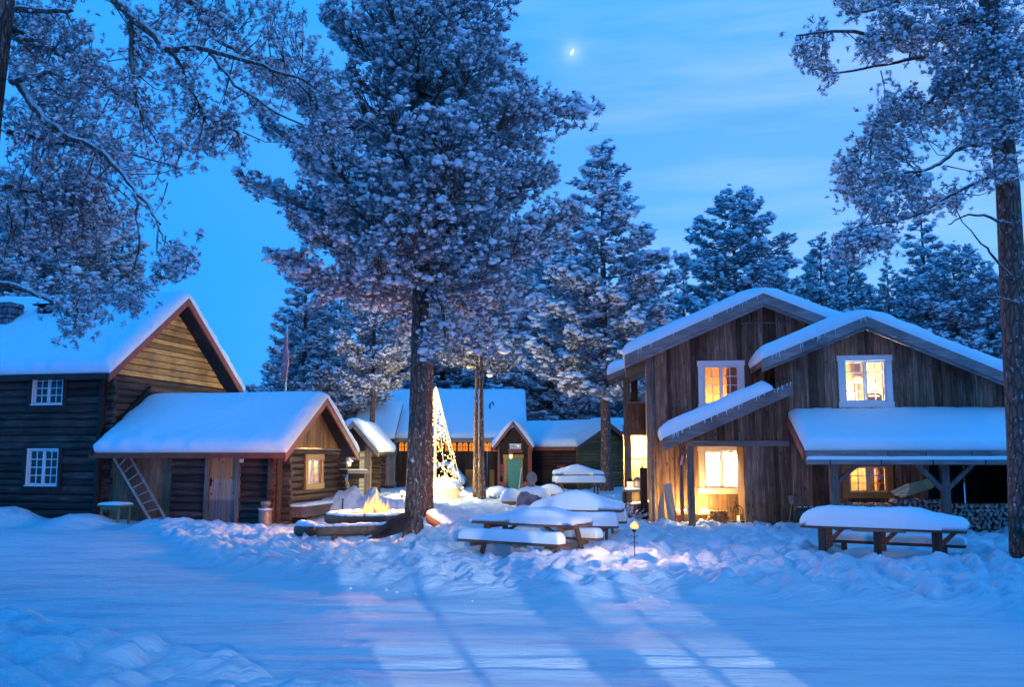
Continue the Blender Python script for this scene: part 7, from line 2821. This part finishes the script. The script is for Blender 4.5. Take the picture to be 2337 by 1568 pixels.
MB().lathe([(0.13, 0.222), (0.06, 0.30), (0.01, 0.36)], 8).build('hood', M['black_metal'], tl2)
l_ = light('lantern_light', 'POINT', (0, -0.15, 0.12), 8, (1.0, 0.66, 0.3), 0.05)
l_.parent = tl2
lq = P(1458, 1108, YB_)
fb = thing('fur_bundle', 'round grey fur bundle on the table under the balcony', 'bundle', (lq.x, YB_ + 0.02, z_ + 0.03))
m = MB()
blob(m, (0, 0, 0.17), 0.20, 0.18, 0.20, 6, 16, 10, 0.2, -0.85)
m.build('fur', M['bread_cloth'], fb, True)
p_ = P(1466, 1190, RY + 1.2)
bx2 = thing('plank_box', 'weathered plank bin with a snowy lid at the corner of the plank house', 'bin', (p_.x, RY + 1.2, 0))
z_ = P(1466, 1148, RY + 1.2).z
for k in range(5):
    MB().box(-0.28 + k * 0.115, -0.25, -0.2, -0.28 + k * 0.115 + 0.11, -0.225, z_ - 0.05 + k * 0.02).build('plank', M['old_board'], bx2)
MB().box(-0.28, -0.22, -0.2, 0.28, 0.25, z_ - 0.06).build('box', M['dark_wood'], bx2)
MB().hexa([(-0.32, -0.30, z_ - 0.055), (0.32, -0.30, z_ + 0.05), (0.32, 0.3, z_ + 0.05), (-0.32, 0.3, z_ - 0.055)], [(-0.32, -0.30, z_ - 0.025), (0.32, -0.30, z_ + 0.08), (0.32, 0.3, z_ + 0.08), (-0.32, 0.3, z_ - 0.025)]).build('lid', M['white_paint'], bx2)
a, b = P(1474, 1060, RY + 0.9), P(1474, 1170, RY + 0.9)
dp_ = thing('dark_post', 'dark square post with a spike standing before the lit doorway', 'post', (b.x - 0.05, RY + 0.9, 0))
MB().box(-0.09, -0.08, -0.2, 0.09, 0.08, P(1474, 1068, RY + 0.9).z).build('shaft', M['dark_wood'], dp_)
MB().tube([(-0.03, 0, P(1474, 1068, RY + 0.9).z), (-0.03, 0, P(1474, 1052, RY + 0.9).z)], [0.02, 0.006], 6).build('spike', M['black_metal'], dp_)
p_ = P(1442, 1180, RY + 0.5)
fp2 = thing('frosted_shrub', 'frosted dry shrub in the snow by the plank bin', 'shrub', (p_.x, RY + 0.5, g1(p_.x, RY + 0.5)))
rg = np.random.RandomState(9)
m = MB()
ps, ds = [], []
for k in range(34):
    a, e = rg.uniform(0, 6.28), rg.uniform(0.3, 1.3)
    l = rg.uniform(0.22, 0.5)
    q = np.array([l * math.cos(a) * math.cos(e) * 1.2, l * math.sin(a) * math.cos(e), l * math.sin(e)])
    m.tube([(0, 0, -0.05), q * 0.6 + np.array([0, 0, 0.03]), q], [0.008, 0.006, 0.003], 4)
    for _ in range(3):
        ps.append(q * rg.uniform(0.7, 1.05))
        ds.append(q + rg.normal(0, 0.1, 3))
m.build('stems', M['bark'], fp2)
foliage('frosted_heads', np.array(ps), np.array(ds), 0.05 * rg.uniform(0.7, 1.3, len(ps)), np.full(len(ps), 0.8), 12, 7, 0.14, 0.7, fp2)

# standing lamp and chair seen inside the upper right window
lx_, lz_ = RH.fy(1958, 862, FRT + 1.3)
fl2 = thing('floor_lamp', 'tan-shaded standing lamp inside the bright upper window of the near gable', 'lamp', RH.l2w((lx_, FRT - (-1.3), w3[0][1] - 0.49)), RROT)
zz_ = lz_ - (w3[0][1] - 0.49)
MB().lathe([(0.15, zz_ - 0.14), (0.115, zz_ + 0.12)], 18).build('lamp_shade', M['shade'], fl2, True)
MB().tube([(0, 0, 0.02), (0, 0, zz_ - 0.1)], 0.012, 8).build('pole', M['black_metal'], fl2, True)
MB().lathe([(0.14, 0.0), (0.13, 0.02), (0.01, 0.025)], 14).build('base', M['black_metal'], fl2, True)
cx2, cz2 = RH.fy(1995, 905, FRT + 0.7)
chr_ = thing('armchair', 'dark chair back inside the bright upper window of the near gable', 'chair', RH.l2w((cx2, FRT + 0.7, w3[0][1] - 0.49)), RROT)
zc2 = cz2 - (w3[0][1] - 0.49)
m = MB()
m.box(-0.19, 0.0, zc2 - 0.20, 0.19, 0.05, zc2)
m.tube([(-0.19, 0.025, zc2), (-0.12, 0.025, zc2 + 0.06), (0.12, 0.025, zc2 + 0.06), (0.19, 0.025, zc2)], 0.028, 8)
m.build('backrest', M['crate_brown'], chr_)
MB().box(-0.2, -0.4, zc2 - 0.25, 0.2, 0.0, zc2 - 0.20).build('seat', M['crate_brown'], chr_)
for x in (-0.17, 0.14):
    for y in (-0.37, -0.03):
        MB().box(x, y, 0.02, x + 0.03, y + 0.03, zc2 - 0.25).build('leg', M['crate_brown'], chr_)

# ------------------------------------------------------------------ moon
MD = 5000.0
mo = MB()
R0 = MD * 4.2 / F
zdir = MOON_DIR
right_ = zdir.cross(Vector((0, 0, 1))).normalized()
up_ = right_.cross(zdir).normalized()
tl3 = math.radians(-28)
axu = up_ * math.cos(tl3) - right_ * math.sin(tl3)
axr = right_ * math.cos(tl3) + up_ * math.sin(tl3)
vs, fs = [], []
n, mseg = 14, 10
for i in range(mseg + 1):
    th = pi * i / mseg
    for k in range(n):
        a = 2 * pi * k / n
        vs.append(tuple(axu * (R0 * 1.75 * math.cos(th)) + axr * (R0 * 0.72 * math.sin(th) * math.cos(a)) + zdir * (R0 * 0.72 * math.sin(th) * math.sin(a))))
for i in range(mseg):
    for k in range(n):
        fs.append((i * n + k, (i + 1) * n + k, (i + 1) * n + (k + 1) % n, i * n + (k + 1) % n))
mo.add(vs, fs)
o = mo.build('moon', M['moon'], None, True)
o.location = CAM + MOON_DIR * MD
tag(o, 'small bright crescent moon high in the clear dusk sky', 'moon')
